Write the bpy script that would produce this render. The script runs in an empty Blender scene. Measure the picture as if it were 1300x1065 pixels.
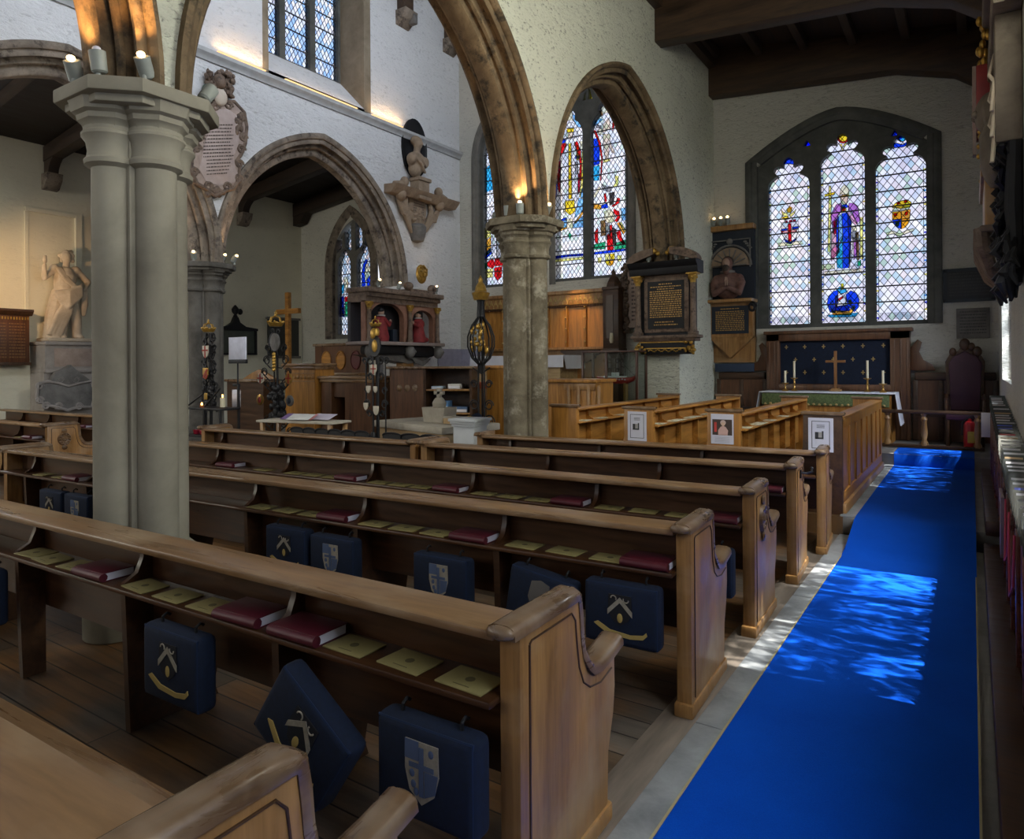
import bpy, bmesh, math, random
from mathutils import Vector, Matrix
random.seed(7)
COL = bpy.context.scene.collection
PI = math.pi
# ---------------------------------------------------------------- camera constants (measured from the photograph)
F, CX, CY, RHO, YAW, EYE = 880.0, 650.0, 462.0, 0.007, math.atan(584 / 880.0), 1.6
CO, SI = math.cos(YAW), math.sin(YAW)
def ray(u, v):
    dx, dy = u - CX, v - CY
    r = (dx - RHO * dy) / F; t = -(dy + RHO * dx) / F
    return r * CO - SI, r * SI + CO, t
def atx(u, v, x):
    d = ray(u, v); k = x / d[0]; return Vector((x, d[1] * k, EYE + d[2] * k))
def aty(u, v, y):
    d = ray(u, v); k = y / d[1]; return Vector((d[0] * k, y, EYE + d[2] * k))
def atz(u, v, z):
    d = ray(u, v); k = (z - EYE) / d[2]; return Vector((d[0] * k, d[1] * k, z))
# ---------------------------------------------------------------- mesh builder
class MB:
    def __init__(s): s.bm = bmesh.new(); s.mi = 0
    def _v(s, pts): return [s.bm.verts.new(p) for p in pts]
    def _f(s, vs):
        try:
            f = s.bm.faces.new(vs); f.material_index = s.mi; return f
        except ValueError: return None
    def box(s, x0, x1, y0, y1, z0, z1, bev=0.0, seg=2, M=None):
        v = s._v([(x, y, z) for x in (x0, x1) for y in (y0, y1) for z in (z0, z1)])
        if M is not None:
            for q in v: q.co = M @ q.co
        fs = [s._f([v[i] for i in f]) for f in ((0,1,3,2),(4,6,7,5),(0,4,5,1),(2,3,7,6),(0,2,6,4),(1,5,7,3))]
        if bev > 0:
            es = list({e for f in fs for e in f.edges})
            r = bmesh.ops.bevel(s.bm, geom=es, offset=bev, segments=seg, affect='EDGES', profile=.5, clamp_overlap=True)
            for f in r['faces']: f.material_index = s.mi
        return s
    def prism(s, pts, ax, a0, a1, bev=0.0, seg=2):
        def P(p, a): return (a, p[0], p[1]) if ax == 'x' else (p[0], a, p[1]) if ax == 'y' else (p[0], p[1], a)
        A = s._v([P(p, a0) for p in pts]); B = s._v([P(p, a1) for p in pts]); n = len(pts)
        fs = [s._f(A), s._f(B[::-1])] + [s._f([A[i], B[i], B[(i+1) % n], A[(i+1) % n]]) for i in range(n)]
        fs = [f for f in fs if f]
        bmesh.ops.recalc_face_normals(s.bm, faces=fs)
        if bev > 0:
            es = list(set(fs[0].edges) | set(fs[1].edges))
            r = bmesh.ops.bevel(s.bm, geom=es, offset=bev, segments=seg, affect='EDGES', profile=.5, clamp_overlap=True)
            for f in r['faces']: f.material_index = s.mi
        return s
    def plate(s, outline, holes, ax, a0, a1):
        """flat slab with holes; outline and holes are 2D loops"""
        def P(p, a): return (a, p[0], p[1]) if ax == 'x' else (p[0], a, p[1]) if ax == 'y' else (p[0], p[1], a)
        es = []
        for lp in [outline] + holes:
            v = s._v([P(p, a0) for p in lp])
            es += [s.bm.edges.new((v[i], v[(i+1) % len(v)])) for i in range(len(v))]
        r = bmesh.ops.triangle_fill(s.bm, use_beauty=True, use_dissolve=False, edges=es)
        fs = [g for g in r['geom'] if isinstance(g, bmesh.types.BMFace)]
        for f in fs: f.material_index = s.mi
        x = bmesh.ops.extrude_face_region(s.bm, geom=fs, use_keep_orig=True)
        d = a1 - a0
        off = (d,0,0) if ax == 'x' else (0,d,0) if ax == 'y' else (0,0,d)
        bmesh.ops.translate(s.bm, verts=[g for g in x['geom'] if isinstance(g, bmesh.types.BMVert)], vec=off)
        bmesh.ops.recalc_face_normals(s.bm, faces=s.bm.faces[:])
        for f in s.bm.faces:
            if f not in fs: f.material_index = s.mi
        return s
    def lathe(s, prof, n=20, c=(0,0,0), M=None, sx=1, sy=1, a0=0.0, a1=2*PI, ph=0.0):
        full = abs(a1 - a0 - 2*PI) < 1e-6; m = n if full else n + 1
        rings = []
        for r, z in prof:
            ring = []
            for i in range(m):
                a = a0 + (a1 - a0) * i / n + ph
                p = Vector((c[0] + r*sx*math.cos(a), c[1] + r*sy*math.sin(a), c[2] + z))
                ring.append(M @ p if M is not None else p)
            rings.append(s._v(ring))
        for A, B in zip(rings, rings[1:]):
            for i in range(n): s._f([A[i], A[(i+1) % m], B[(i+1) % m], B[i]])
        if full:
            if prof[0][0] > 1e-4: s._f(rings[0][::-1])
            if prof[-1][0] > 1e-4: s._f(rings[-1])
        return s
    def tube(s, pts, r, n=8, cap=True, closed=False):
        pts = [Vector(p) for p in pts]; N = len(pts); rings = []
        up = Vector((0,0,1)); prev = None
        for i, p in enumerate(pts):
            a = pts[(i-1) % N] if (i or closed) else p; b = pts[(i+1) % N] if (i < N-1 or closed) else p
            t = (b - a).normalized() if (b - a).length > 1e-9 else Vector((0,0,1))
            if prev is None: prev = t.orthogonal().normalized()
            e1 = (prev - t * prev.dot(t))
            e1 = e1.normalized() if e1.length > 1e-6 else t.orthogonal().normalized()
            prev = e1; e2 = t.cross(e1)
            rr = r[i] if isinstance(r, (list, tuple)) else r
            rings.append(s._v([p + (e1*math.cos(2*PI*k/n) + e2*math.sin(2*PI*k/n))*rr for k in range(n)]))
        m = N if closed else N - 1
        for i in range(m):
            A, B = rings[i], rings[(i+1) % N]
            for k in range(n): s._f([A[k], A[(k+1) % n], B[(k+1) % n], B[k]])
        if cap and not closed: s._f(rings[0][::-1]); s._f(rings[-1])
        return s
    def ball(s, c, r, n=12, m=8, M=None):
        if not isinstance(r, (tuple, list)): r = (r, r, r)
        prof = [(max(1e-5, math.sin(PI*i/m)), -math.cos(PI*i/m)) for i in range(m+1)]
        T = Matrix.Translation(c) @ (M if M is not None else Matrix.Identity(4)) @ Matrix.Diagonal((*r, 1))
        st = len(s.bm.verts)
        rings = [s._v([T @ Vector((q*math.cos(2*PI*k/n), q*math.sin(2*PI*k/n), z)) for k in range(n)]) for q, z in prof]
        for A, B in zip(rings, rings[1:]):
            for k in range(n): s._f([A[k], A[(k+1) % n], B[(k+1) % n], B[k]])
        return s
    def sweep(s, prof, path, frame):
        """prof: 2D (a,b); path: list of points; frame(i)->(ea,eb)"""
        rings = []
        for i, p in enumerate(path):
            ea, eb = frame(i); rings.append(s._v([Vector(p) + ea*a + eb*b for a, b in prof]))
        for A, B in zip(rings, rings[1:]):
            for k in range(len(prof) - 1): s._f([A[k], A[k+1], B[k+1], B[k]])
        return s
    def build(s, name, mats, parent=None, loc=None, rot=None, ang=38, label=None, kind=None, smooth=True, doubles=True):
        if doubles: bmesh.ops.remove_doubles(s.bm, verts=s.bm.verts[:], dist=1e-5)
        if smooth:
            ca = math.radians(ang)
            for f in s.bm.faces: f.smooth = True
            for e in s.bm.edges:
                if len(e.link_faces) == 2:
                    if e.calc_face_angle(0) > ca: e.smooth = False
        me = bpy.data.meshes.new(name); s.bm.to_mesh(me); s.bm.free()
        for m in (mats if isinstance(mats, (list, tuple)) else [mats]): me.materials.append(m)
        o = bpy.data.objects.new(name, me); COL.objects.link(o)
        if parent: o.parent = parent
        if loc is not None: o.location = loc
        if rot is not None: o.rotation_euler = rot
        if label: o['label'] = label
        if kind: o['kind'] = kind
        return o
def thing(name, label, cat, loc=(0,0,0), rz=0.0, group=None, rot=None):
    o = bpy.data.objects.new(name, None); COL.objects.link(o); o.empty_display_size = .1
    o.location = loc; o.rotation_euler = rot if rot else (0, 0, rz); o['label'] = label; o['category'] = cat
    if group: o['group'] = group
    return o
def tag(o, label, cat, group=None):
    o['label'] = label; o['category'] = cat
    if group: o['group'] = group
    return o
def struct(o): o['kind'] = 'structure'; return o
def copy_thing(src, loc, rot, label, group=None):
    r = src.copy(); COL.objects.link(r); r.location = loc; r.rotation_euler = rot; r['label'] = label
    if group: r['group'] = group
    for ch in src.children:
        c = ch.copy(); COL.objects.link(c); c.parent = r
        for g in ch.children:
            d = g.copy(); COL.objects.link(d); d.parent = c
    return r
# ---------------------------------------------------------------- materials
def nt(m): return m.node_tree.nodes, m.node_tree.links
def base_mat(name, rough=.6, metal=0.0, spec=.5):
    m = bpy.data.materials.new(name); m.use_nodes = True
    b = m.node_tree.nodes['Principled BSDF']; b.inputs['Roughness'].default_value = rough; b.inputs['Metallic'].default_value = metal
    b.inputs['Specular IOR Level'].default_value = spec
    return m, b
def coords(m, scale, src='Object'):
    N, L = nt(m); tc = N.new('ShaderNodeTexCoord'); mp = N.new('ShaderNodeMapping')
    mp.inputs['Scale'].default_value = scale if isinstance(scale, (tuple, list)) else (scale,)*3
    L.new(tc.outputs[src], mp.inputs['Vector']); return mp.outputs['Vector']
def noise(m, vec, scale=1.0, detail=4, rough=.55, dist=0.0):
    N, L = nt(m); n = N.new('ShaderNodeTexNoise'); n.inputs['Scale'].default_value = scale; n.inputs['Detail'].default_value = detail
    n.inputs['Roughness'].default_value = rough; n.inputs['Distortion'].default_value = dist
    L.new(vec, n.inputs['Vector']); return n.outputs['Fac']
def ramp(m, fac, stops):
    N, L = nt(m); r = N.new('ShaderNodeValToRGB'); e = r.color_ramp.elements
    while len(e) < len(stops): e.new(.5)
    for el, (p, c) in zip(e, stops): el.position = p; el.color = (*c, 1) if len(c) == 3 else c
    L.new(fac, r.inputs['Fac']); return r.outputs['Color']
def mathn(m, op, a, b=None):
    N, L = nt(m); n = N.new('ShaderNodeMath'); n.operation = op
    for i, x in enumerate((a, b)):
        if x is None: continue
        if isinstance(x, (int, float)): n.inputs[i].default_value = x
        else: L.new(x, n.inputs[i])
    return n.outputs[0]
def mixc(m, fac, a, b, mode='MIX'):
    N, L = nt(m); n = N.new('ShaderNodeMix'); n.data_type = 'RGBA'; n.blend_type = mode
    for i, x in ((0, fac), (6, a), (7, b)):
        if hasattr(x, 'is_output') or isinstance(x, bpy.types.NodeSocket): L.new(x, n.inputs[i])
        elif isinstance(x, (int, float)): n.inputs[i].default_value = x
        else: n.inputs[i].default_value = (*x, 1)
    return n.outputs[2]
def bump(m, b, h, strength=.3, dist=.01):
    N, L = nt(m); n = N.new('ShaderNodeBump'); n.inputs['Strength'].default_value = strength; n.inputs['Distance'].default_value = dist
    L.new(h, n.inputs['Height']); L.new(n.outputs['Normal'], b.inputs['Normal'])
def plain(name, c, rough=.6, metal=0.0, var=.12, sc=8.0, spec=.5):
    m, b = base_mat(name, rough, metal, spec); N, L = nt(m)
    f = noise(m, coords(m, 1.0), sc, 4)
    lo = tuple(x*(1-var) for x in c); hi = tuple(min(1, x*(1+var)) for x in c)
    L.new(ramp(m, f, [(.3, lo), (.7, hi)]), b.inputs['Base Color']); return m
def wood(name, dark, light, scale=(1.2, 16, 16), rough=.38, spec=.5, wear=None):
    m, b = base_mat(name, rough, 0, spec); N, L = nt(m)
    v = coords(m, scale); f = noise(m, v, 1.0, 6, .6, .6)
    g = noise(m, coords(m, tuple(x*4 for x in scale)), 1.0, 3, .5)
    f2 = mathn(m, 'ADD', mathn(m, 'MULTIPLY', f, .75), mathn(m, 'MULTIPLY', g, .25))
    c = ramp(m, f2, [(.32, dark), (.68, light)])
    if wear:
        w = noise(m, coords(m, (1.1, 2.3, 2.3)), 1.6, 4, .6)
        c = mixc(m, ramp(m, w, [(.48, (0,0,0)), (.72, (1,1,1))]), c, wear)
    L.new(c, b.inputs['Base Color']); bump(m, b, f2, .12, .004)
    r = ramp(m, f, [(.3, (rough-.08,)*3), (.7, (rough+.1,)*3)]); L.new(r, b.inputs['Roughness']); return m
def stone(name, dark, light, sc=2.2, rough=.85, bstr=.5, spots=None):
    m, b = base_mat(name, rough, 0, .3); N, L = nt(m); v = coords(m, 1.0)
    f = noise(m, v, sc, 8, .65, .4); g = noise(m, v, sc*9, 4, .6)
    c = ramp(m, f, [(.3, dark), (.7, light)])
    if spots: c = mixc(m, ramp(m, noise(m, v, sc*1.7, 5, .7), [(.52, (0,0,0)), (.66, (1,1,1))]), c, spots)
    L.new(c, b.inputs['Base Color'])
    bump(m, b, mathn(m, 'ADD', f, mathn(m, 'MULTIPLY', g, .5)), bstr, .02); return m
def glow(name, c, s):
    m = bpy.data.materials.new(name); m.use_nodes = True; N, L = nt(m); N.remove(N['Principled BSDF'])
    e = N.new('ShaderNodeEmission'); e.inputs[0].default_value = (*c, 1); e.inputs[1].default_value = s
    L.new(e.outputs[0], N['Material Output'].inputs[0]); return m
def glass(name, c, streak=.25, sc=14):
    """coloured church glass: daylight from the sky outside passes through, tinted"""
    m = bpy.data.materials.new(name); m.use_nodes = True; N, L = nt(m); N.remove(N['Principled BSDF'])
    t = N.new('ShaderNodeBsdfTransparent')
    f = noise(m, coords(m, (1, 1, .4)), sc, 4, .6, .3)
    lo = tuple(x*(1-streak) for x in c); hi = tuple(min(1, x*(1+streak)) for x in c)
    L.new(ramp(m, f, [(.3, lo), (.7, hi)]), t.inputs[0]); L.new(t.outputs[0], N['Material Output'].inputs[0]); return m
def quarry_glass(name, w, h, lead=.055, tints=None, bar=.0, white=(.94,.94,.96)):
    """diamond leaded panes: tint differs pane by pane, lead lines are opaque; pattern in object x,z"""
    m = bpy.data.materials.new(name); m.use_nodes = True; N, L = nt(m); N.remove(N['Principled BSDF'])
    tc = N.new('ShaderNodeTexCoord'); sp = N.new('ShaderNodeSeparateXYZ'); L.new(tc.outputs['Object'], sp.inputs[0])
    gx = mathn(m, 'DIVIDE', sp.outputs[0], w); gz = mathn(m, 'DIVIDE', sp.outputs[2], h)
    a = mathn(m, 'ADD', gx, gz); b = mathn(m, 'SUBTRACT', gx, gz)
    fa, fb = mathn(m, 'FLOOR', a), mathn(m, 'FLOOR', b)
    ra, rb = mathn(m, 'SUBTRACT', a, fa), mathn(m, 'SUBTRACT', b, fb)
    def edge(r):
        return mathn(m, 'LESS_THAN', mathn(m, 'SUBTRACT', .5, mathn(m, 'ABSOLUTE', mathn(m, 'SUBTRACT', r, .5))), lead)
    ln = mathn(m, 'MAXIMUM', edge(ra), edge(rb))
    cb = N.new('ShaderNodeCombineXYZ'); L.new(fa, cb.inputs[0]); L.new(fb, cb.inputs[1])
    wn = N.new('ShaderNodeTexWhiteNoise'); L.new(cb.outputs[0], wn.inputs['Vector'])
    st = tints or [(0, white), (.35, (.80,.83,.90)), (.55, (.92,.9,.95)), (.72, (.72,.82,.88)), (.84, (.9,.86,.88)), (.95, (.70,.80,.74))]
    c = ramp(m, wn.outputs['Value'], st); c.node.color_ramp.interpolation = 'CONSTANT'
    big = noise(m, coords(m, 1.0), 1.7, 3); c = mixc(m, 1.0, c, ramp(m, big, [(.3, (.82,.84,.92)), (.65, (1,1,1))]), 'MULTIPLY')
    t = N.new('ShaderNodeBsdfTransparent'); L.new(c, t.inputs[0])
    d = N.new('ShaderNodeBsdfDiffuse'); d.inputs[0].default_value = (.02,.02,.022,1)
    mx = N.new('ShaderNodeMixShader'); L.new(ln, mx.inputs[0]); L.new(t.outputs[0], mx.inputs[1]); L.new(d.outputs[0], mx.inputs[2])
    L.new(mx.outputs[0], N['Material Output'].inputs[0]); return m
def plaster(name, c, pit=.5, sc=1.0, bstr=.6):
    m, b = base_mat(name, .9, 0, .2); N, L = nt(m); v = coords(m, 1.0)
    big = noise(m, v, .8*sc, 5, .6); mid = noise(m, coords(m, (1, 1, 2.6)), 3.6*sc, 6, .65, .6); fine = noise(m, coords(m, (1, 1, 2.2)), 16*sc, 5, .65, .4)
    col = ramp(m, big, [(.3, tuple(x*.86 for x in c)), (.7, c)])
    pits = ramp(m, mathn(m, 'ADD', mathn(m, 'MULTIPLY', fine, .7), mathn(m, 'MULTIPLY', mid, .3)), [(.385, (1,1,1)), (.45, (0,0,0))])
    col = mixc(m, mathn(m, 'MULTIPLY', pits, pit), col, tuple(x*.3 for x in c))
    L.new(col, b.inputs['Base Color'])
    bump(m, b, mathn(m, 'ADD', mid, mathn(m, 'MULTIPLY', fine, .6)), bstr, .05); return m
# ================================================================ materials of the building
PL_NAVE = plaster('plaster_limewash', (.74,.74,.75), .32, .6, 1.0)
PL_AISLE = plaster('plaster_rough_cream', (.72,.73,.62), .8, 1.2, 1.0)
PL_EAST = plaster('plaster_east', (.60,.585,.52), .35, .9, .8)
PL_NORTH = plaster('plaster_smooth_cream', (.72,.69,.56), .1, .6, .15)
ST_PIER = stone('stone_pier_grey', (.165,.15,.115), (.29,.27,.215), 1.3, .8, .15)
ST_OLD = stone('stone_pier_weathered', (.075,.06,.038), (.25,.215,.15), 3.0, .85, .6, (.34,.31,.24))
ST_ARCH = stone('stone_arch_brown', (.065,.043,.024), (.225,.16,.092), 2.6, .85, .6, (.035,.028,.02))
ST_NARCH = stone('stone_arch_north', (.10,.08,.065), (.30,.25,.20), 3.2, .85, .5, (.05,.04,.035))
ST_TRAC = stone('stone_tracery', (.055,.058,.055), (.12,.122,.112), 3, .85, .3)
ST_TRACN = stone('stone_tracery_pale', (.11,.105,.095), (.2,.19,.17), 3, .85, .3)
ST_KERB = stone('stone_kerb', (.16,.165,.17), (.32,.33,.33), 4, .6, .2)
DARKWOOD = wood('roof_timber', (.02,.011,.006), (.075,.042,.022), (6, 1, 6), .6)
DARKWOODX = wood('roof_timber_beam', (.02,.011,.006), (.085,.046,.023), (1, 7, 7), .6)
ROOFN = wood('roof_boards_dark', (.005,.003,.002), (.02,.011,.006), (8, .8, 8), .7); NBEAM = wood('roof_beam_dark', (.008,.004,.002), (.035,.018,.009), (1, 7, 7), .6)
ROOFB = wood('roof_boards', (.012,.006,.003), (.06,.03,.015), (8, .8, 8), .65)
# ---- floor boards: planks along x with joints
def plank_mat():
    m, b = base_mat('floor_boards', .38, 0, .5); N, L = nt(m)
    br = N.new('ShaderNodeTexBrick'); L.new(coords(m, 1.0), br.inputs['Vector'])
    br.inputs['Scale'].default_value = 1; br.inputs['Brick Width'].default_value = 2.3; br.inputs['Row Height'].default_value = .145
    br.inputs['Mortar Size'].default_value = .004; br.offset = .37; br.inputs['Bias'].default_value = 0
    br.inputs['Color1'].default_value = (.5,.5,.5,1); br.inputs['Color2'].default_value = (1,1,1,1); br.inputs['Mortar'].default_value = (.05,.05,.05,1)
    f = noise(m, coords(m, (1.2, 14, 1)), 1.0, 6, .65, .5)
    wear = noise(m, coords(m, 1.0), 1.3, 4, .6)
    c = ramp(m, f, [(.3, (.13,.062,.022)), (.7, (.33,.17,.065))])
    g = ramp(m, f, [(.3, (.075,.06,.046)), (.7, (.2,.165,.13))])
    c = mixc(m, ramp(m, wear, [(.42, (0,0,0)), (.6, (1,1,1))]), c, g)
    c = mixc(m, 1.0, c, br.outputs['Color'], 'MULTIPLY'); L.new(c, b.inputs['Base Color'])
    bump(m, b, mathn(m, 'ADD', br.outputs['Fac'], mathn(m, 'MULTIPLY', f, -.3)), .35, -.006); return m
BOARDS = plank_mat()
FLAGS = stone('stone_flags', (.13,.125,.115), (.27,.26,.24), 2, .55, .2)
def carpet_mat():
    m, b = base_mat('carpet_blue', .95, 0, .1); N, L = nt(m)
    f = noise(m, coords(m, 1.0), 260, 2, .5); w = noise(m, coords(m, 1.0), 2.2, 4, .6)
    c = mixc(m, f, (.0,.05,.36), (.0,.085,.58)); c = mixc(m, 1.0, c, ramp(m, w, [(.3, (.8,.8,.85)), (.7, (1,1,1))]), 'MULTIPLY')
    L.new(c, b.inputs['Base Color']); b.inputs['Sheen Weight'].default_value = .05; b.inputs['Sheen Tint'].default_value = (.2,.4,1,1)
    bump(m, b, f, .35, .004); return m
CARPET = carpet_mat()
# ================================================================ floors
STEP = .17
struct(MB().box(-16, -1.0, -6, 7.0, -.08, -.005).build('floor', BOARDS))
struct(MB().box(-16, -3.98, 7.0, 12.9, -.08, STEP - .002).build('floor_chancel', FLAGS))
struct(MB().box(-3.98, -1.0, 7.0, 10.82, -.08, STEP).build('floor_chapel', BOARDS))
struct(MB().box(-1.0, .34, -6, 7.0, -.08, -.008).box(-1.0, .34, 7.0, 10.82, -.08, STEP - .008).build('floor_aisle', FLAGS))
struct(MB().box(-3.98, .34, 10.82, 12.9, -.08, STEP*2 - .008).build('floor_sanctuary', FLAGS))
MB_ = MB()
for i in range(9): MB_.box(-1.03, -.9, -2 + i*1.0, -2 + i*1.0 + .995, -.01, .012, .006)
for i in range(4): MB_.box(-1.03, -.9, 7.02 + i*.95, 7.02 + i*.95 + .945, STEP - .01, STEP + .012, .006)
struct(MB_.build('trim_1', ST_KERB))
struct(MB().box(-1.19, -1.03, -6, 6.99, -.005, .004, .002).build('trim_2', wood('worn_border_board', (.085,.068,.052), (.24,.19,.145), (12, 1.3, 12), .5)))
# carpet: runs up a short ramp and a second step
y_prof = [(-3, .0), (6.14, .0), (6.45, .035), (6.95, STEP - .012), (7.1, STEP), (10.80, STEP), (10.82, STEP*2 - .02), (10.86, STEP*2), (11.5, STEP*2)]
b = MB(); nx = 12
rows = []
for y, z in y_prof:
    rows.append([b.bm.verts.new((-.9 + .92*i/nx, y, z + .009)) for i in range(nx + 1)])
for A, B in zip(rows, rows[1:]):
    for i in range(nx): b._f([A[i], A[i+1], B[i+1], B[i]])
ext = bmesh.ops.extrude_face_region(b.bm, geom=b.bm.faces[:], use_keep_orig=True)
bmesh.ops.translate(b.bm, verts=[g for g in ext['geom'] if isinstance(g, bmesh.types.BMVert)], vec=(0,0,-.013))
bmesh.ops.recalc_face_normals(b.bm, faces=b.bm.faces[:])
carp = b.build('carpet_runner', CARPET, ang=60)
tag(carp, 'blue carpet runner along the aisle floor up to the altar rail', 'carpet')
cap = MB().box(-.905, -.897, -2, 6.9, .013, .018).box(.012, .02, -2, 6.1, .009, .015).build('edge_binding', plain('binding', (.35,.3,.16), .7), carp)
# ================================================================ arches and walls
def arch_curve(yc, w, zs, h, n, m=22):
    R = (w*w + h*h) / (2*w); c = R - w; r = R + n
    a1 = math.acos(max(-1, min(1, -c / r)))   # angle at apex for left arc, measured from +y
    left = [(yc + c + r*math.cos(PI + (a1 - PI)*i/m), zs + r*math.sin(PI + (a1 - PI)*i/m)) for i in range(m + 1)]
    right = [(2*yc - y, z) for y, z in left[::-1]][1:]
    return left + right
PROF = [(.30,.37),(.355,.37),(.365,.32),(.335,.275),(.302,.275),(.302,.215),(.288,.19),(.25,.205),(.215,.245),(.19,.235),(.175,.185),(.185,.16),(.18,.13),(.15,.115),(.13,.15),(.11,.14),(.10,.085),(.105,.03),(.08,.0)]
PROF = PROF + [(-a, b) for a, b in PROF[::-1]]
def arch_ring(mb, yc, w, zs, h, xc, prof=PROF, m=22, ends=.04):
    rings = []
    cur = [arch_curve(yc, w, zs, h, n, m) for _, n in prof]
    for i in range(len(cur[0])):
        rings.append([mb.bm.verts.new((xc + prof[k][0], cur[k][i][0], cur[k][i][1])) for k in range(len(prof))])
    for A, B in zip(rings, rings[1:]):
        for k in range(len(prof) - 1): mb._f([A[k], A[k+1], B[k+1], B[k]])
def arcade_outline(piers, w, h, zs, y_end, ztop, tail, off=.30):
    """outline in (y,z): pointed openings between piers, solid from the last pier to y_end"""
    pts = [(piers[0] - .02, ztop), (piers[0] - .02, zs)]
    for a, c in zip(piers, piers[1:]):
        yc = (a + c) / 2; pts += arch_curve(yc, (c - a)/2 - w, zs, h, off)
    pts += [(tail, zs), (tail, 0.0), (y_end, 0.0), (y_end, ztop)]
    out = []
    for p in pts:
        if not out or (abs(out[-1][0]-p[0]) + abs(out[-1][1]-p[1])) > 1e-4: out.append(p)
    return out
ZS = 3.245
SP = [-2.11, 2.32, 6.76, 11.2]; XS = -4.3
NP = [-2.1, 2.25, 6.6, 10.95]; XNC = -10.3
o = arcade_outline(SP, .29, 2.26, ZS, 12.9, 10.6, 11.0, .195)
cl = [[(yc-1.0, 7.9), (yc+1.0, 7.9), (yc+1.0, 9.9), (yc-1.0, 9.9)] for yc in (.1, 4.54, 8.98)]  # unseen clerestory openings, added to let fill light into the nave
struct(MB().plate(o, cl, 'x', XS - .3, XS + .3).build('wall_south_arcade', PL_AISLE))
on = arcade_outline(NP, .29, 2.26, ZS, 12.9, 10.6, 10.75)
NWIN = [(7.56, 9.93, 6.66, 10.0), (2.9, 5.2, 6.66, 10.0)]
nh = [[(a, zb), (c, zb), (c, zt), (a, zt)] for a, c, zb, zt in NWIN]
struct(MB().plate(on, nh, 'x', XNC - .3, XNC + .3).build('wall_north_arcade', PL_NAVE))
for nm, P, xc, mat in (('trim_3', SP, XS, ST_ARCH), ('trim_4', NP, XNC, ST_NARCH)):
    b = MB()
    for a, c in zip(P, P[1:]): arch_ring(b, (a + c)/2, (c - a)/2 - .29, ZS, 2.26, xc, PROF if xc < -9 else [(p, q*.66) for p, q in PROF])
    struct(b.build(nm, mat, ang=50))
# ---- piers: four round shafts on a core, moulded bells, one spreading abacus
def pier(name, x, y, mat, half=None):
    b = MB(); r, d = .117, .167
    b.lathe([(.155, .0), (.155, 3.2)], 8, (x, y, 0), ph=PI/8)
    bell = [(.175,.0),(.18,.30),(.20,.33),(.19,.38),(.17,.40),(.16,.46),(r,.50),(r,2.84),(.152,2.86),(.156,2.885),(.14,2.905),(.135,2.94),(.145,3.0),(.168,3.03),(.168,3.045),(.155,3.06),(.155,3.08)]
    octa = [(.152,3.07),(.165,3.10),(.185,3.115),(.19,3.145),(.215,3.16),(.225,3.21),(.232,3.225)]
    for dx, dy in ((d,0),(-d,0),(0,d),(0,-d)):
        b.lathe(bell, 20, (x+dx, y+dy, 0)); b.lathe(octa, 8, (x+dx, y+dy, 0), ph=PI/8)
    for dx, dy in ((1,1),(-1,1),(1,-1),(-1,-1)): b.box(x+dx*.12-.028, x+dx*.12+.028, y+dy*.12-.028, y+dy*.12+.028, .3, 3.2, .008)
    e, k = .405, .205
    oc = [(x-e,y-k),(x-k,y-e),(x+k,y-e),(x+e,y-k),(x+e,y+k),(x+k,y+e),(x-k,y+e),(x-e,y+k)]
    b.prism(oc, 'z', 3.225, 3.31, .012)
    b.prism([(x+(px-x)*.87, y+(py-y)*.87) for px, py in oc], 'z', 3.18, 3.235, .01)
    for v in b.bm.verts: v.co.z *= .978
    return struct(b.build(name, mat, ang=30))
pier('pillar_1', XS, SP[1], ST_PIER)
pier('pillar_2', XS, SP[2], ST_OLD)
pier('pillar_3', XNC, NP[1], ST_OLD)
pier('pillar_4', XNC, NP[2], stone('stone_pier_dark', (.05,.045,.04), (.15,.14,.125), 2.5, .85, .5))
# ---- string course along the nave north wall
XF = XNC + .3
struct(MB().prism([(XF, 6.40), (XF+.03, 6.40), (XF+.04, 6.44), (XF+.07, 6.47), (XF+.10, 6.50), (XF+.10, 6.56), (XF, 6.60)], 'y', -2, 12.9).build('trim_5', plain('string_course_paint', (.42,.42,.42), .7)))
# ================================================================ outer walls, ceilings
def pointed(x0, x1, zb, zs, h, m=10):
    return [(x0, zb), (x1, zb)] + [(x, z) for x, z in arch_curve((x0+x1)/2, (x1-x0)/2, zs, h, 0, m)[::-1]]
def fourc(x0, x1, zb, zs, h, m=10):
    c = (x0+x1)/2; w = (x1-x0)/2; pts = [(x0, zb), (x1, zb)]
    for i in range(2*m + 1):
        t = 1 - i/m   # 1..-1
        pts.append((c + w*t, zs + h*(1 - abs(t)**1.55)*(1.0 - .0*abs(t))))
    return pts
W_S = (-3.25, -.53); W_C1 = (-7.50, -5.70); W_C2 = (-9.58, -7.78); W_NA = (-14.45, -12.6)
E_holes = [fourc(*W_S, 2.2, 5.12, .62), pointed(*W_C1, 3.35, 6.3, 1.25), pointed(*W_C2, 3.35, 6.3, 1.25), pointed(*W_NA, 2.3, 4.1, 1.35)]
struct(MB().plate([(-16.2, 0), (.7, 0), (.7, 7.6), (-4.0, 7.6), (-4.0, 11), (-10.6, 11), (-10.6, 7.6), (-16.2, 7.6)], E_holes, 'y', 12.9, 13.35).build('wall_east', PL_EAST))
SW = .34
s_low = [[(.1, 1.2), (2.2, 1.2), (2.2, 3.4), (.1, 3.4)], [(3.7, 1.2), (6.0, 1.2), (6.0, 3.72), (3.7, 3.72)], [(8.85, 1.35), (11.5, 1.35), (11.5, 3.6), (8.85, 3.6)]]
s_hi = [[(yc-1, 3.8), (yc+1, 3.8), (yc+1, 5.7), (yc-1, 5.7)] for yc in (-1.5, 2.0)] + [[(4.0, 4.2), (6.0, 4.2), (6.0, 5.9), (4.0, 5.9)]]
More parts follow.
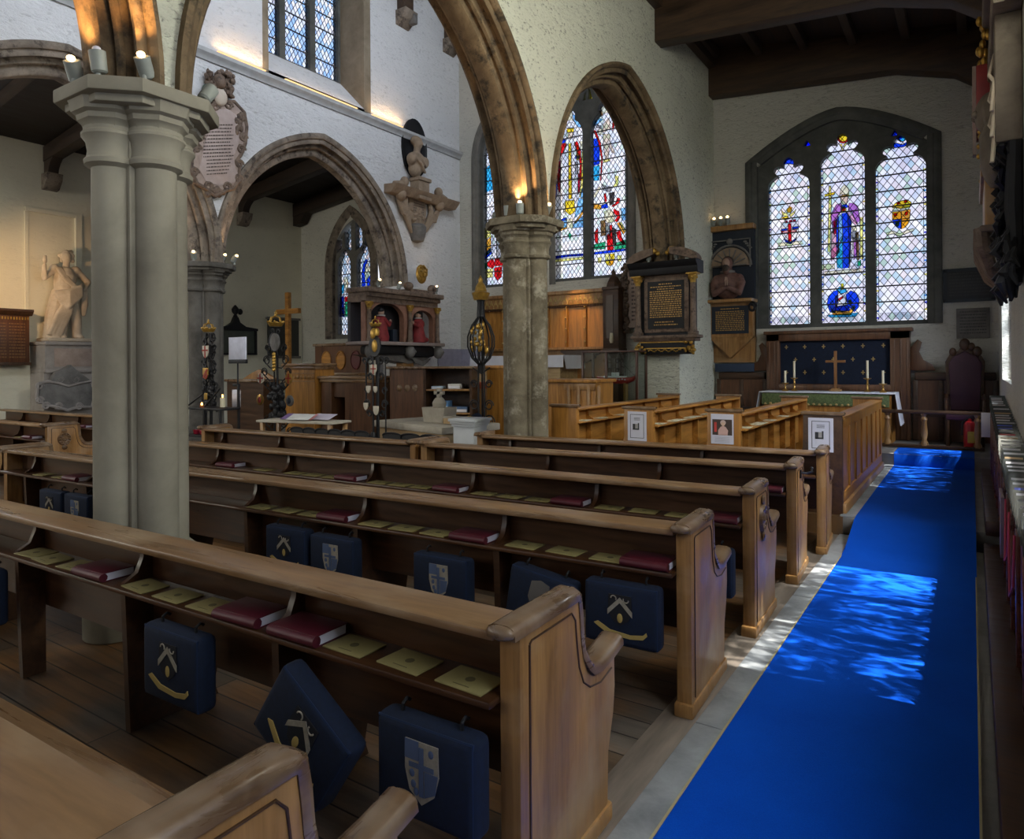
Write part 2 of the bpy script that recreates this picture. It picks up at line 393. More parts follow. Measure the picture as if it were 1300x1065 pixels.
struct(MB().plate([(-6, 0), (13.2, 0), (13.2, 7.2), (-6, 7.2)], s_low + s_hi, 'x', SW, SW + .25).build('wall_south', PL_EAST))
n_hi = [[(yc-1, 2.6), (yc+1, 2.6), (yc+1, 4.9), (yc-1, 4.9)] for yc in (0., 3.6, )]
struct(MB().plate([(-6, 0), (13.2, 0), (13.2, 7.2), (-6, 7.2)], n_hi, 'x', -16.05, -15.6).build('wall_north', PL_NORTH))
w_h = [[(-8.8, 3.), (-5.6, 3.), (-5.6, 8.5), (-8.8, 8.5)], [(-3.3, 2.2), (-.6, 2.2), (-.6, 5.6), (-3.3, 5.6)], [(-14.5, 2.4), (-12, 2.4), (-12, 5.4), (-14.5, 5.4)]]
struct(MB().plate([(-16.2, 0), (.7, 0), (.7, 11), (-16.2, 11)], w_h, 'y', -6.3, -6.0).build('wall_west', PL_NAVE))
# ceilings
struct(MB().box(-10.6, -4.0, -6, 13, 10.6, 10.8).build('ceiling', ROOFB))
struct(MB().prism([(-4.0, 7.32), (.7, 6.62), (.7, 6.85), (-4.0, 7.55)], 'y', -6, 13).build('ceiling_aisle', ROOFB))
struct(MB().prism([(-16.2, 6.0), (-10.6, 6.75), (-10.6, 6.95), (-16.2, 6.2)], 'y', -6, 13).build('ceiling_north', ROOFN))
# south aisle roof: tie beams with a slight cranked soffit, joists between
def tie_beam(y, d=.3):
    return MB().prism([(-4.0, 6.49), (-1.0, 6.25), (-.2, 6.0), (.12, 5.76), (.36, 5.5), (.36, 6.75), (-4.0, 7.34)], 'y', y, y + d, .03)
for y in (10.0, 12.58): struct(tie_beam(y).build('ceiling_beam', DARKWOODX))
for y in (6.4, 2.8): struct(tie_beam(y).build('ceiling_beam', DARKWOODX))
for k, x in enumerate((-3.85, -3.1, -2.35, -1.6, -.85, -.1)):
    z = 7.32 - (x + 4.0)*.149
    struct(MB().box(x-.06, x+.06, -2, 12.88, z - .17, z, .01).build('ceiling_joist', DARKWOOD))
struct(MB().box(-4.0, -3.86, -2, 12.88, 6.98, 7.15, .01).build('trim_6', DARKWOOD))
# north aisle roof: beams with curved braces on stone corbels
def n_brace(y):
    b = MB().prism([(-15.6, 5.75), (-10.6, 6.35), (-10.6, 6.75), (-15.6, 6.05)], 'y', y-.12, y+.12, .02)
    arc = [(-15.6 + 1.15*(1-math.cos(t)), 5.62 - .0 - 0 + 0) for t in (0,)]
    out = [(-15.6, 5.5), (-15.42, 5.5)] + [(-15.42 + 1.2*(1-math.cos(a)), 5.5 + .52*math.sin(a)) for a in [PI/2*i/8 for i in range(1, 9)]] + [(-14.2, 6.0), (-15.6, 5.9)]
    b.prism(out, 'y', y-.1, y+.1, .015); return b
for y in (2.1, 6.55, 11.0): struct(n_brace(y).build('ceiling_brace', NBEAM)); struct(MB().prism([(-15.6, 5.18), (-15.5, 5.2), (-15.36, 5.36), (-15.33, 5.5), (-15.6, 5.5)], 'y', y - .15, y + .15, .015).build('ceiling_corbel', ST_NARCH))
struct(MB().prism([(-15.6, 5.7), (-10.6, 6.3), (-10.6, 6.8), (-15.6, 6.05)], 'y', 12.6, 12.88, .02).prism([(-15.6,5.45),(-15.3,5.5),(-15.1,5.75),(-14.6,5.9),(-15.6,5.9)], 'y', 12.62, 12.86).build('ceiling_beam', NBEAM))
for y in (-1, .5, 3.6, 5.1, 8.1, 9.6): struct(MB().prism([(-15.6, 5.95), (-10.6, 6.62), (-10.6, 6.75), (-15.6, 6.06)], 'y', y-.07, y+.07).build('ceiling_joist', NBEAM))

# unseen eaves added outside to keep the high sun off the upper windows
struct(MB().box(SW + .25, SW + 1.55, -6, 13.3, 6.6, 6.8).build('added_sun_shade', DARKWOOD))
struct(MB().box(-4.0, -2.5, -6, 13.3, 10.5, 10.7).build('added_sun_shade', DARKWOOD))
# ================================================================ windows
Q_EAST = quarry_glass('quarries_east', .115, .150, .05)
Q_CHAN = quarry_glass('quarries_chancel', .098, .140, .06, [(0,(.95,.96,1)),(.5,(.86,.9,.98)),(.75,(.95,.93,.97)),(.92,(.8,.88,.86))])
Q_NOR = quarry_glass('quarries_north_aisle', .10, .145, .07, [(0,(.72,.78,.86)),(.4,(.84,.86,.9)),(.7,(.58,.68,.78)),(.9,(.8,.74,.72))])
Q_CLER = quarry_glass('quarries_clerestory', .098, .165, .06, [(0,(.70,.82,1)),(.3,(.9,.94,1)),(.6,(.62,.78,1)),(.8,(.95,.95,1))])
LEAD = plain('window_lead', (.02,.02,.022), .6)
GC = {k: glass('glass_' + k, c) for k, c in dict(
    blue=(.01,.06,.80), deep=(.005,.02,.35), sky=(.22,.50,.88), cyan=(.04,.45,.80), red=(.75,.015,.02), ruby=(.45,.01,.05), gold=(.95,.62,.03), amber=(.80,.36,.02),
    yellow=(.98,.86,.25), white=(.80,.80,.84), cream=(.9,.80,.56), pink=(.80,.42,.58), purple=(.45,.16,.55), green=(.03,.42,.18), brown=(.28,.15,.06), grey=(.30,.30,.31), dark=(.06,.05,.05), skin=(.82,.66,.50), orange=(.95,.40,.05)).items()}
def head(x0, x1, z, style='trefoil'):
    """outline of one light head above springing z; clockwise from the right springing"""
    w = x1 - x0; c = (x0 + x1)/2
    if style == 'trefoil':
        h = [(.5,0),(.485,.10),(.43,.19),(.34,.26),(.25,.31),(.33,.37),(.36,.44),(.33,.51),(.25,.54),(.17,.52),(.12,.49),(.13,.56),(.12,.64),(.07,.71),(0,.74)]
    else:
        h = [(.5,0),(.48,.16),(.42,.32),(.34,.44),(.24,.50),(.27,.58),(.24,.70),(.15,.80),(.06,.86),(0,.90)]
    return [(c + a*w, z + b*w) for a, b in h] + [(c - a*w, z + b*w) for a, b in h[::-1][1:]]
def light_outline(x0, x1, zb, zs, style='trefoil'):
    return [(x0, zb), (x1, zb)] + head(x0, x1, zs, style)
def make_window(name, y, yg, outline, lights, extra, frame_mat, quarry, hood, style='trefoil', bars=()):
    b = MB().plate(outline, [light_outline(*l, style) for l in lights] + extra, 'y', y, y + .16)
    fr = struct(b.build(name, frame_mat))
    panes = []
    for (x0, x1, zb, zs) in lights:
        w = x1 - x0
        p = MB().box(-.02, w + .02, 0, .006, -.02, zs - zb + w*.95).build('pane', quarry, fr, loc=(x0, yg, zb), smooth=False)
        bm = MB(); z = 0.0
        for z in bars:
            if z < zs - zb + .35*w: bm.box(0, w, -.02, -.008, z - .011, z + .011)
        e = .024
        for k in range(int((zs - zb)/.085)):   # narrow border of coloured strips is read from the edge leads
            pass
        bm.box(.035, .043, -.012, -.004, 0, zs - zb).box(w - .043, w - .035, -.012, -.004, 0, zs - zb)
        bm.build('saddle_bar', LEAD, p, smooth=False)
        panes.append(p)
    # moulded surround standing out of the wall face
    return fr, panes
def border(pane, w, h, cols, n):
    m = MB(); ks = list(cols)
    for i in range(n):
        z = h*(i + .5)/n
        for x in (.018, w - .018):
            m.mi = (i*2 + (x > .1)) % len(ks); m.box(x - .016, x + .016, -.006, -.003, z - .012, z + .012)
    m.build('border_glass', [GC[k] for k in ks], pane, smooth=False)
def figure(pane, name, y, pieces, label=None, inset=.011):
    """leaded picture: each piece is a polygon of photo pixels laid on the glazing plane"""
    m = MB(); keys = sorted({p[0] for p in pieces}); o = pane.location; n = 0
    for key, px in pieces:
        n += 1
        pts = [aty(u, v, y) for u, v in px]
        vs = [m.bm.verts.new((p.x - o.x, -.010 - .0016*(n % 5), p.z - o.z)) for p in pts]
        m.mi = keys.index(key); f = m._f(vs)
        if f is None: continue
        m.mi = len(keys); lp = [Vector((p.x - o.x, -.012 - .0016*(n % 5), p.z - o.z)) for p in pts]
        m.tube(lp, inset*.6, 4, closed=True)
    return m.build(name, [GC[k] for k in keys] + [LEAD], pane, label=label, smooth=False, doubles=False)
def hood(name, path, mat, y0, wd, pr):
    """moulded frame following a closed-bottom path of (x,z)"""
    b = MB(); prof = [(0, 0), (0, -pr*.6), (wd*.25, -pr), (wd*.5, -pr*.85), (wd*.62, -pr*.3), (wd, -.0), (wd, .25)]
    n = len(path)
    def fr(i):
        a = path[max(0, i-1)]; c = path[min(n-1, i+1)]; t = Vector((c[0]-a[0], 0, c[1]-a[1])).normalized()
        nrm = Vector((t.z, 0, -t.x))  # pointing inward for clockwise paths
        return nrm, Vector((0, 1, 0))
    b.sweep(prof, [(x, y0, z) for x, z in path], fr); bmesh.ops.recalc_face_normals(b.bm, faces=b.bm.faces[:])
    return b.build(name, mat)
YE = 13.05
# ---- south aisle east window
def lx(u): return aty(u, 320, YE).x
L3 = [(lx(976.5), lx(1029), 2.27, 4.72), (lx(1042.5), lx(1099), 2.27, 4.98), (lx(1112), lx(1176.5), 2.27, 4.76)]
def tri(u, v, r):
    p = aty(u, v, YE); return [(p.x - r, p.z - r*.8), (p.x + r, p.z - r*.8), (p.x, p.z + r)]
win1, P1 = make_window('window_1', 12.98, YE, fourc(-3.38, -.42, 2.12, 5.25, .72), L3, [tri(1025, 183, .06), tri(1136, 170, .06)], ST_TRAC, Q_EAST, None, 'trefoil', [.32 + .262*i for i in range(12)])
for i, (u, v) in enumerate(((1025, 183), (1136, 170))):
    p = aty(u, v, YE); MB().box(p.x - .1, p.x + .1, YE, YE + .006, p.z - .1, p.z + .1).build('tracery_glass', GC['blue'], win1)
for p, l in zip(P1, L3): border(p, l[1] - l[0], l[3] - l[2], ('blue', 'white', 'cyan', 'yellow', 'white'), 22)
h = hood('trim_7', fourc(-3.42, -.38, 2.12, 5.2, .72)[2:][::-1] if False else [(-3.42, 2.2)] + fourc(-3.42, -.38, 2.12, 5.22, .70)[2:][::-1] + [(-.38, 2.2)], ST_TRAC, 12.9, .2, .06); struct(h)
figure(P1[0], 'stained_glass_shield', YE, [
    ('white', [(992,283),(1014,281),(1014,294),(1010,303),(1004,307),(997,304),(992,296)]),
    ('deep', [(995,303),(1004,308),(1012,301),(1010,305),(1004,310),(998,308)]), ('blue', [(992.5,291),(1000,290),(1000,292.5),(992.5,293.5)]), ('blue', [(1006,288.5),(1014,287.5),(1014,290),(1006,291)]),
    ('red', [(1000.5,284),(1004.5,283.5),(1005,306),(1001,306.5)]), ('red', [(992.5,293.5),(1012,291),(1012,295),(992.5,297)]),
    ('gold', [(992,276),(1000,274.5),(1003,278),(996,279.5)]), ('amber', [(999,266),(1003,262),(1006,264),(1004,270),(1000,270)]), ('yellow', [(992,266),(995,270),(999,271),(1001,275),(994,274)]), ('yellow', [(1011,265),(1008,269),(1003,272),(1004,276),(1009,271)]),
    ('ruby', [(997,281),(1000,280),(1000,283),(997,283.5)]), ('ruby', [(1002,280),(1006,279),(1006,282),(1002,283)]), ('ruby', [(1007,279),(1010.5,278.5),(1010.5,281.5),(1007,282)]),
    ('cream', [(988,309),(1018,306),(1020,310),(1010,311),(996,312.5),(988,313)])])
figure(P1[0], 'stained_glass_star', YE, [('blue', [(996,201),(997,195),(1000,192),(1005,192),(1008,195),(1007,199),(1011,204),(1008,209),(1001,208),(995,209),(992,206)]), ('cream', [(1003,202),(1005,202),(1005,204),(1003,204)]), ('cream', [(999,196),(1001,196),(1001,198),(999,198)]),
    ('white', [(986,206),(990,203),(993,208),(990,213),(985,211)]), ('white', [(1012,204),(1018,199),(1020,202),(1015,208),(1011,210)])])
def circ(u, v, r, n=12, sx=1): return [(u + r*sx*math.cos(2*PI*i/n), v - r*math.sin(2*PI*i/n)) for i in range(n)]
figure(P1[1], 'stained_glass_sun', YE, [('sky', [(1064,168),(1066,161),(1070,160),(1075,161),(1077,168)]), ('white', [(1051,174),(1056,171),(1062,175),(1060,182),(1053,180)]), ('white', [(1081,172),(1088,167),(1091,170),(1086,177),(1080,180)]),
    ('red', circ(1070.5, 174.5, 7.6)[:7] + circ(1070.5, 174.5, 5.8)[:7][::-1]), ('red', circ(1070.5, 174.5, 7.6)[6:] + circ(1070.5, 174.5, 7.6)[:1] + circ(1070.5, 174.5, 5.8)[:1] + circ(1070.5, 174.5, 5.8)[6:][::-1]), ('gold', circ(1070.5, 174.5, 5.6)), ('yellow', [(1065,183),(1069,183),(1070.5,191),(1072,183),(1076,182),(1072,187),(1070,193),(1068,187)])])
figure(P1[1], 'stained_glass_bishop', YE, [
    ('yellow', [(1052.5,236),(1055,236),(1055.8,264),(1055,270),(1054,320),(1051,320),(1052,268)]), ('gold', [(1047,247),(1060,244),(1060,247),(1047,250)]),
    ('purple', [(1055,272),(1062,260),(1068,258),(1070,266),(1064,274),(1062,290),(1058,296)]), ('pink', [(1056,296),(1062,288),(1062,308),(1066,318),(1060,326),(1055,330)]), ('ruby', [(1058,282),(1062,278),(1062,296),(1059,298)]),
    ('purple', [(1078,258),(1084,258),(1089,262),(1092,280),(1088,284),(1082,270),(1077,266)]), ('pink', [(1079,268),(1084,276),(1089,284),(1086,286),(1080,280),(1076,270)]), ('pink', [(1055,318),(1062,312),(1066,320),(1060,326),(1056,332)]),
    ('skin', [(1067,250),(1070,247),(1075,247),(1077,251),(1075,259),(1071,260),(1068,256)]), ('cream', [(1066,247),(1068,239),(1072,234),(1077,239),(1078,247)]), ('gold', [(1066,249),(1078,247),(1078,248.5),(1066,250.5)]),
    ('sky', [(1065,275),(1069,271),(1070,300),(1064,316)]), ('blue', [(1061,280),(1065,275),(1065,316),(1062,326),(1062,300)]), ('blue', [(1069,271),(1076,270),(1078,300),(1078,340),(1070,341),(1070,300)]), ('deep', [(1076,270),(1081,280),(1080,320),(1079,340),(1077.5,300)]), ('cyan', [(1064,316),(1070,302),(1070,341),(1063,340),(1062,326)]),
    ('blue', [(1068,261),(1075,259),(1077,263),(1072,265),(1068,264)]), ('gold', circ(1071, 266, 3.6)), ('red', circ(1071, 266, 2.2)),
    ('white', [(1073,300),(1092,303),(1092,304.5),(1073,302)]), ('white', [(1080,306),(1083,306),(1081,332),(1079,334)]), ('cream', circ(1085, 291, 3)), ('grey', [(1082,294),(1088,294),(1088,304),(1084,306),(1082,303)]), ('purple', [(1084,306),(1089,304),(1088,326),(1084,330)]), ('brown', [(1086,296),(1090,294),(1091,330),(1088,330)]), ('yellow', [(1092,276),(1096,276),(1095,330),(1092,328)]),
    ('green', [(1089,332),(1093,330),(1093,337),(1089,338)]), ('cream', [(1044,336),(1060,335),(1060,341),(1044,343)]), ('cream', [(1047,345),(1094,341),(1094,346),(1047,350)]), ('white', [(1080,338),(1087,336),(1092,340),(1084,344)])])
figure(P1[1], 'stained_glass_ship', YE, [('blue', [(1050,386),(1052,376),(1058,370),(1064,368),(1064,384),(1060,398),(1054,396)]), ('blue', [(1074,374),(1080,369),(1087,372),(1091,380),(1090,390),(1085,396),(1076,388)]), ('deep', [(1060,389),(1076,387),(1080,394),(1070,396),(1060,395)]), ('cyan', [(1062,368),(1066,364),(1073,366),(1076,370),(1068,374)]),
    ('white', [(1060,378),(1070,372),(1074,378),(1074,388),(1063,390)]), ('red', [(1061,376),(1063,375),(1062,390),(1060,389)]), ('red', [(1062,381),(1070,376),(1071,378),(1063,383)]), ('cream', [(1054,383),(1058,382),(1059,393),(1055,394)]),
    ('orange', [(1055,394),(1078,395),(1084,388),(1086,391),(1080,400),(1058,400)]), ('cream', [(1058,397),(1078,396.5),(1078,399.5),(1058,400)]), ('gold', [(1077,381),(1080,380),(1082,385),(1078,387)]), ('orange', [(1080,388),(1086,387),(1086,389.5),(1080,390.5)]), ('cyan', [(1050,400),(1090,397),(1086,402),(1054,403)]), ('gold', [(1068,360),(1071,360),(1071,368),(1068,368)])])
figure(P1[2], 'stained_glass_arms', YE, [('gold', [(1132,263),(1137,258),(1145,255),(1152,254),(1157,257),(1155,263),(1144,265)]), ('ruby', [(1138,257),(1142,255.5),(1143,259),(1139,260)]), ('ruby', [(1148,254),(1152,253.5),(1152,257),(1148,258)]), ('cream', [(1133,264),(1155,262),(1155,266),(1133,268)]),
    ('amber', [(1133,269),(1144,268),(1144,278),(1133,279)]), ('orange', [(1144.5,268),(1156,266),(1155,277),(1144.5,278)]), ('blue', [(1133,279.5),(1144,278.5),(1144,291),(1138,288),(1134,283)]), ('gold', [(1137,281),(1142,280),(1141,287),(1139,288),(1137,285)]), ('amber', [(1144.5,278.5),(1155,277.5),(1153,284),(1149,289),(1144.5,291)]),
    ('red', [(1149,269),(1153,268.5),(1152,273),(1149,274)]), ('red', [(1135,271),(1139,270.5),(1139,274),(1135,275)]), ('cream', [(1125,296),(1134,293),(1142,297),(1150,293),(1160,290),(1160,293),(1150,297),(1142,300),(1134,297),(1126,299)])])
figure(P1[2], 'stained_glass_moon', YE, [('cyan', circ(1145, 174, 6)), ('white', [(1139,172),(1140,168),(1145,166),(1141,171),(1141,176),(1144,181),(1140,178)]), ('blue', [(1131,181),(1138,182),(1146,184),(1154,179),(1154,184),(1146,187),(1136,188)]), ('white', [(1124,182),(1129,180),(1134,187),(1130,192),(1124,188)]), ('white', [(1156,180),(1163,176),(1165,179),(1160,186),(1155,188)])])
for p, l in zip(P1, L3): MB().box(.05, l[1]-l[0]-.05, -.007, -.003, .02, .14).build('sill_glass', GC['white'], p)
# ---- two windows of the chancel east wall
def chancel_window(name, us, hoodx):
    ls = [(aty(a, 330, YE).x, aty(c, 330, YE).x, 3.42, zs) for a, c, zs in us]
    x0, x1 = ls[0][0] - .13, ls[1][1] + .13; c = (x0 + x1)/2
    ex = [[(c - .1, 7.12), (c - .03, 7.12), (c - .03, 7.3), (c - .07, 7.25)], [(c + .03, 7.12), (c + .12, 7.12), (c + .08, 7.3), (c + .03, 7.38)]]
    fr, ps = make_window(name, 12.98, YE, pointed(x0, x1, 3.3, 6.3, 1.4), ls, ex, ST_TRAC, Q_CHAN, None, 'pointed', [.3*i for i in range(1, 12)])
    MB().box(c - .15, c + .15, YE, YE + .006, 7.05, 7.45).build('tracery_glass', GC['yellow'], fr)
    path = [(x0 - .12, 3.3)] + pointed(x0 - .12, x1 + .12, 3.3, 6.3, 1.45)[2:][::-1] + [(x1 + .12, 3.3)]
    struct(hood('trim_8', path, ST_TRACN, 12.9, .16, .05)); return fr, ps
win2, P2 = chancel_window('window_2', [(703.5, 743, 6.38), (752, 796.5, 6.38)], None)
s7 = 7.607
def cz(u, v): return (690 + u/s7, 90 + v/s7)
def cy(u, v): return (690 + u/s7, 220 + v/s7)
def pz(f, *a): return [f(*p) for p in a]
figure(P2[0], 'stained_glass_queen', YE, [
    ('cream', pz(cz,(245,385),(280,380),(280,480),(235,480))), ('sky', pz(cz,(285,420),(330,440),(405,500),(405,560),(330,540),(290,470))), ('red', pz(cz,(330,445),(410,490),(408,500),(335,460))), ('white', pz(cz,(225,520),(270,495),(320,520),(330,550),(215,555))),
    ('gold', pz(cz,(228,560),(296,555),(296,590),(228,595))), ('skin', pz(cz,(236,600),(284,595),(282,645),(262,668),(240,650))), ('white', pz(cz,(190,600),(228,580),(232,660),(190,680))), ('white', pz(cz,(288,590),(335,580),(335,640),(290,660))), ('blue', pz(cz,(180,660),(225,670),(215,690),(175,710))),
    ('red', pz(cz,(178,700),(225,700),(190,790),(163,840))), ('red', pz(cz,(300,690),(330,680),(360,770),(372,900),(365,1060),(345,1060),(355,900),(330,780))), ('white', pz(cz,(225,715),(245,705),(245,1060),(165,1060),(175,860))), ('gold', pz(cz,(246,705),(270,700),(272,1060),(246,1060))), ('white', pz(cz,(272,705),(300,700),(330,800),(340,1060),(274,1060))),
    ('ruby', pz(cz,(150,880),(165,860),(165,1000),(158,1062),(140,1062))), ('grey', pz(cz,(305,880),(335,880),(340,1000),(310,1000))), ('blue', pz(cz,(310,820),(355,820),(355,850),(310,850))), ('gold', pz(cz,(322,720),(345,720),(348,860),(322,860))), ('yellow', pz(cz,(375,780),(405,780),(400,1062),(370,1062))), ('cream', pz(cz,(355,680),(380,680),(380,770),(360,760))),
    ('red', pz(cy,(130,0),(160,0),(165,180),(150,185))), ('white', pz(cy,(165,5),(245,5),(245,270),(190,270),(172,180))), ('gold', pz(cy,(246,0),(276,0),(276,250),(246,250))), ('white', pz(cy,(278,5),(335,5),(335,200),(320,270),(278,270))), ('ruby', pz(cy,(335,0),(358,0),(352,170),(335,210))), ('yellow', pz(cy,(372,0),(400,0),(385,120),(360,230),(350,230))),
    ('gold', pz(cy,(215,265),(300,260),(310,370),(260,405),(215,370))), ('cream', pz(cy,(190,300),(212,280),(212,390),(200,390))), ('sky', pz(cy,(345,240),(405,250),(400,340),(300,440),(320,340))), ('orange', pz(cy,(385,275),(405,290),(405,360),(320,480),(290,490),(380,370))), ('blue', pz(cy,(110,480),(220,425),(228,440),(110,500))), ('sky', pz(cy,(110,500),(228,445),(228,520),(112,555))), ('cream', pz(cy,(230,440),(285,440),(285,530),(230,530))),
    ('sky', pz(cy,(290,490),(400,400),(405,520),(290,530))), ('orange', pz(cy,(110,560),(228,520),(228,535),(112,578))), ('green', pz(cy,(256,570),(275,600),(256,635),(237,600))), ('blue', pz(cy,(110,55),(140,110),(125,250),(110,260))), ('sky', pz(cy,(370,150),(405,140),(405,235),(360,240)))])
figure(P2[0], 'stained_glass_border', YE, [('deep', pz(cy,(110,800),(250,785),(405,775),(405,795),(250,805),(110,828))), ('yellow', pz(cy,(110,835),(405,805),(405,830),(110,860)))])
figure(P2[1], 'stained_glass_crucifix', YE, [
    ('red', pz(cz,(565,200),(590,195),(605,300),(575,290))), ('orange', pz(cz,(615,235),(640,260),(655,310),(615,300))), ('red', pz(cz,(630,345),(655,340),(705,410),(690,520),(670,590),(668,520),(680,430))), ('sky', pz(cz,(485,490),(545,460),(580,470),(520,520),(485,540))), ('sky', pz(cz,(700,455),(730,445),(745,510),(695,530))),
    ('cream', pz(cz,(555,345),(615,345),(640,400),(560,420))), ('brown', pz(cz,(540,390),(560,380),(580,430),(560,440))), ('skin', pz(cz,(575,520),(640,450),(650,560),(580,600))), ('skin', pz(cz,(580,610),(645,610),(650,700),(700,800),(660,790),(640,720),(630,850),(600,850),(580,720))), ('grey', pz(cz,(505,520),(560,530),(570,560),(510,550))), ('cream', pz(cz,(525,570),(570,560),(575,620),(530,615))),
    ('red', pz(cz,(487,575),(510,580),(555,700),(575,850),(560,1060),(550,1060),(562,850),(540,720))), ('blue', pz(cz,(487,660),(525,650),(545,760),(545,900),(487,920))), ('cyan', pz(cz,(487,925),(545,910),(540,1060),(487,1062))), ('yellow', pz(cz,(580,865),(640,850),(650,870),(580,890))),
    ('grey', pz(cy,(560,100),(620,130),(680,130),(640,180),(570,160))), ('yellow', pz(cy,(690,20),(730,30),(720,120),(670,140),(700,90))), ('orange', pz(cy,(487,290),(560,310),(560,350),(490,345))), ('cream', pz(cy,(487,215),(540,130),(555,140),(500,250))), ('blue', pz(cy,(560,310),(620,290),(625,335),(560,340))), ('red', pz(cy,(585,200),(605,190),(615,270),(595,280))), ('dark', pz(cy,(640,190),(690,180),(680,300),(640,310))),
    ('red', pz(cy,(715,235),(745,245),(730,290),(680,325),(655,320),(700,290))), ('red', pz(cy,(680,345),(735,370),(745,430),(715,475),(690,460),(715,420),(680,380))), ('cream', pz(cy,(590,370),(640,350),(680,380),(690,470),(620,480),(590,440))), ('sky', pz(cy,(750,340),(800,330),(805,450),(760,460))), ('orange', pz(cy,(710,485),(735,470),(790,570),(775,590))), ('yellow', pz(cy,(735,480),(755,470),(800,560),(790,572))),
    ('brown', pz(cy,(555,460),(600,450),(610,600),(560,610))), ('grey', pz(cy,(600,480),(640,480),(650,640),(600,640))), ('red', pz(cy,(495,570),(530,530),(530,680),(500,670))), ('red', pz(cy,(640,500),(665,500),(665,560),(640,600))), ('red', pz(cy,(615,600),(665,560),(680,740),(620,745))), ('red', pz(cy,(705,570),(745,550),(760,620),(800,690),(770,690),(720,630))), ('green', pz(cy,(487,690),(600,660),(600,730),(490,735))), ('dark', pz(cy,(665,520),(700,540),(705,690),(680,690))),
    ('green', pz(cy,(690,680),(800,640),(805,720),(690,740))), ('blue', pz(cy,(487,765),(640,745),(805,730),(805,745),(640,770),(487,785))), ('yellow', pz(cy,(597,785),(640,780),(640,835),(600,838))), ('gold', pz(cy,(645,780),(690,775),(688,830),(645,834))), ('gold', pz(cy,(600,842),(640,838),(640,895),(610,880))), ('amber', pz(cy,(645,838),(686,835),(676,880),(645,896))), ('yellow', pz(cy,(525,815),(565,810),(560,865),(530,865))), ('yellow', pz(cy,(715,795),(760,790),(755,850),(720,850)))])
win3, P3 = chancel_window('window_3', [(616, 652, 6.38), (660, 697, 6.38)], None)
figure(P3[0], 'stained_glass_figure', YE, [('cyan', [(616,215),(627,205),(628,240),(616,245)]), ('yellow', [(616,290),(622,286),(624,300),(616,304)]), ('orange', [(618,306),(624,300),(624,320),(617,326)]), ('blue', [(616,322),(624,314),(625,322),(616,330)]), ('white', [(626,292),(631,292),(631,330),(625,330)]), ('grey', [(630,294),(640,290),(640,330),(631,331)]), ('red', [(619,333),(626,328),(630,336),(626,341),(619,338)]), ('red', [(628,328),(642,326),(642,337),(630,338)]), ('green', [(616,334),(619,334),(619,341),(616,342)]), ('yellow', [(617,342),(626,341),(626,352),(617,353)]), ('red', [(628,340),(638,338),(637,352),(632,356),(628,350)]), ('gold', [(632,342),(636,341),(635,350),(632,351)])])
# ---- north aisle east window: two lights and small upper lights
def nz_(u, v): s = 501/80; return (410 + u/s, 260 + v/s)
nl = [(aty(430.5, 380, YE).x, aty(447, 380, YE).x, 2.42, 4.28), (aty(454.5, 380, YE).x, aty(474, 380, YE).x, 2.42, 4.28)]
cxn = (nl[0][1] + nl[1][0])/2
exn = [[(cxn-.62, 4.62), (cxn-.42, 4.75), (cxn-.42, 5.05), (cxn-.6, 4.9)], [(cxn-.32, 4.72), (cxn-.08, 4.62), (cxn-.08, 5.3), (cxn-.2, 5.42), (cxn-.32, 5.2)], [(cxn+.08, 4.62), (cxn+.34, 4.75), (cxn+.32, 5.3), (cxn+.2, 5.5), (cxn+.08, 5.36)], [(cxn+.42, 4.75), (cxn+.62, 4.62), (cxn+.6, 4.9), (cxn+.42, 5.05)]]
win4, P4 = make_window('window_4', 13.0, YE + .03, pointed(-14.4, 2*cxn + 14.4, 2.3, 4.2, 1.5), nl, exn, ST_TRACN, Q_NOR, None, 'pointed', [.27*i for i in range(1, 8)])
MB().box(cxn - .62, cxn + .62, YE + .03, YE + .036, 4.6, 5.5).build('tracery_glass', Q_NOR, win4)
struct(hood('trim_9', [(-14.62, 2.3)] + pointed(-14.62, 2*cxn + 14.62, 2.3, 4.2, 1.62)[2:][::-1] + [(2*cxn + 14.62, 2.3)], ST_NARCH, 12.9, .26, .05))
figure(P4[0], 'stained_glass_saint', YE + .03, [('cream', pz(nz_,(180,335),(200,335),(198,360),(182,360))), ('cream', pz(nz_,(170,580),(200,570),(205,640),(190,700),(172,640))), ('cyan', pz(nz_,(150,640),(172,620),(172,700),(150,710))), ('deep', pz(nz_,(140,740),(170,720),(175,890),(135,890))), ('red', pz(nz_,(172,735),(205,728),(200,770),(178,770))), ('green', pz(nz_,(178,775),(215,765),(215,880),(180,890))), ('grey', pz(nz_,(150,820),(180,810),(180,890),(152,892)))])
figure(P4[1], 'stained_glass_mother_and_child', YE + .03, [('blue', pz(nz_,(330,450),(352,430),(362,450),(340,490),(335,560),(345,640),(312,660),(310,540))), ('skin', pz(nz_,(345,470),(365,465),(365,500),(345,505))), ('cream', pz(nz_,(338,510),(380,490),(385,550),(350,600),(335,570))), ('blue', pz(nz_,(350,600),(388,545),(388,640),(355,650))), ('ruby', pz(nz_,(312,750),(340,740),(340,805),(312,805))), ('cyan', pz(nz_,(288,812),(340,812),(345,880),(290,850)))])
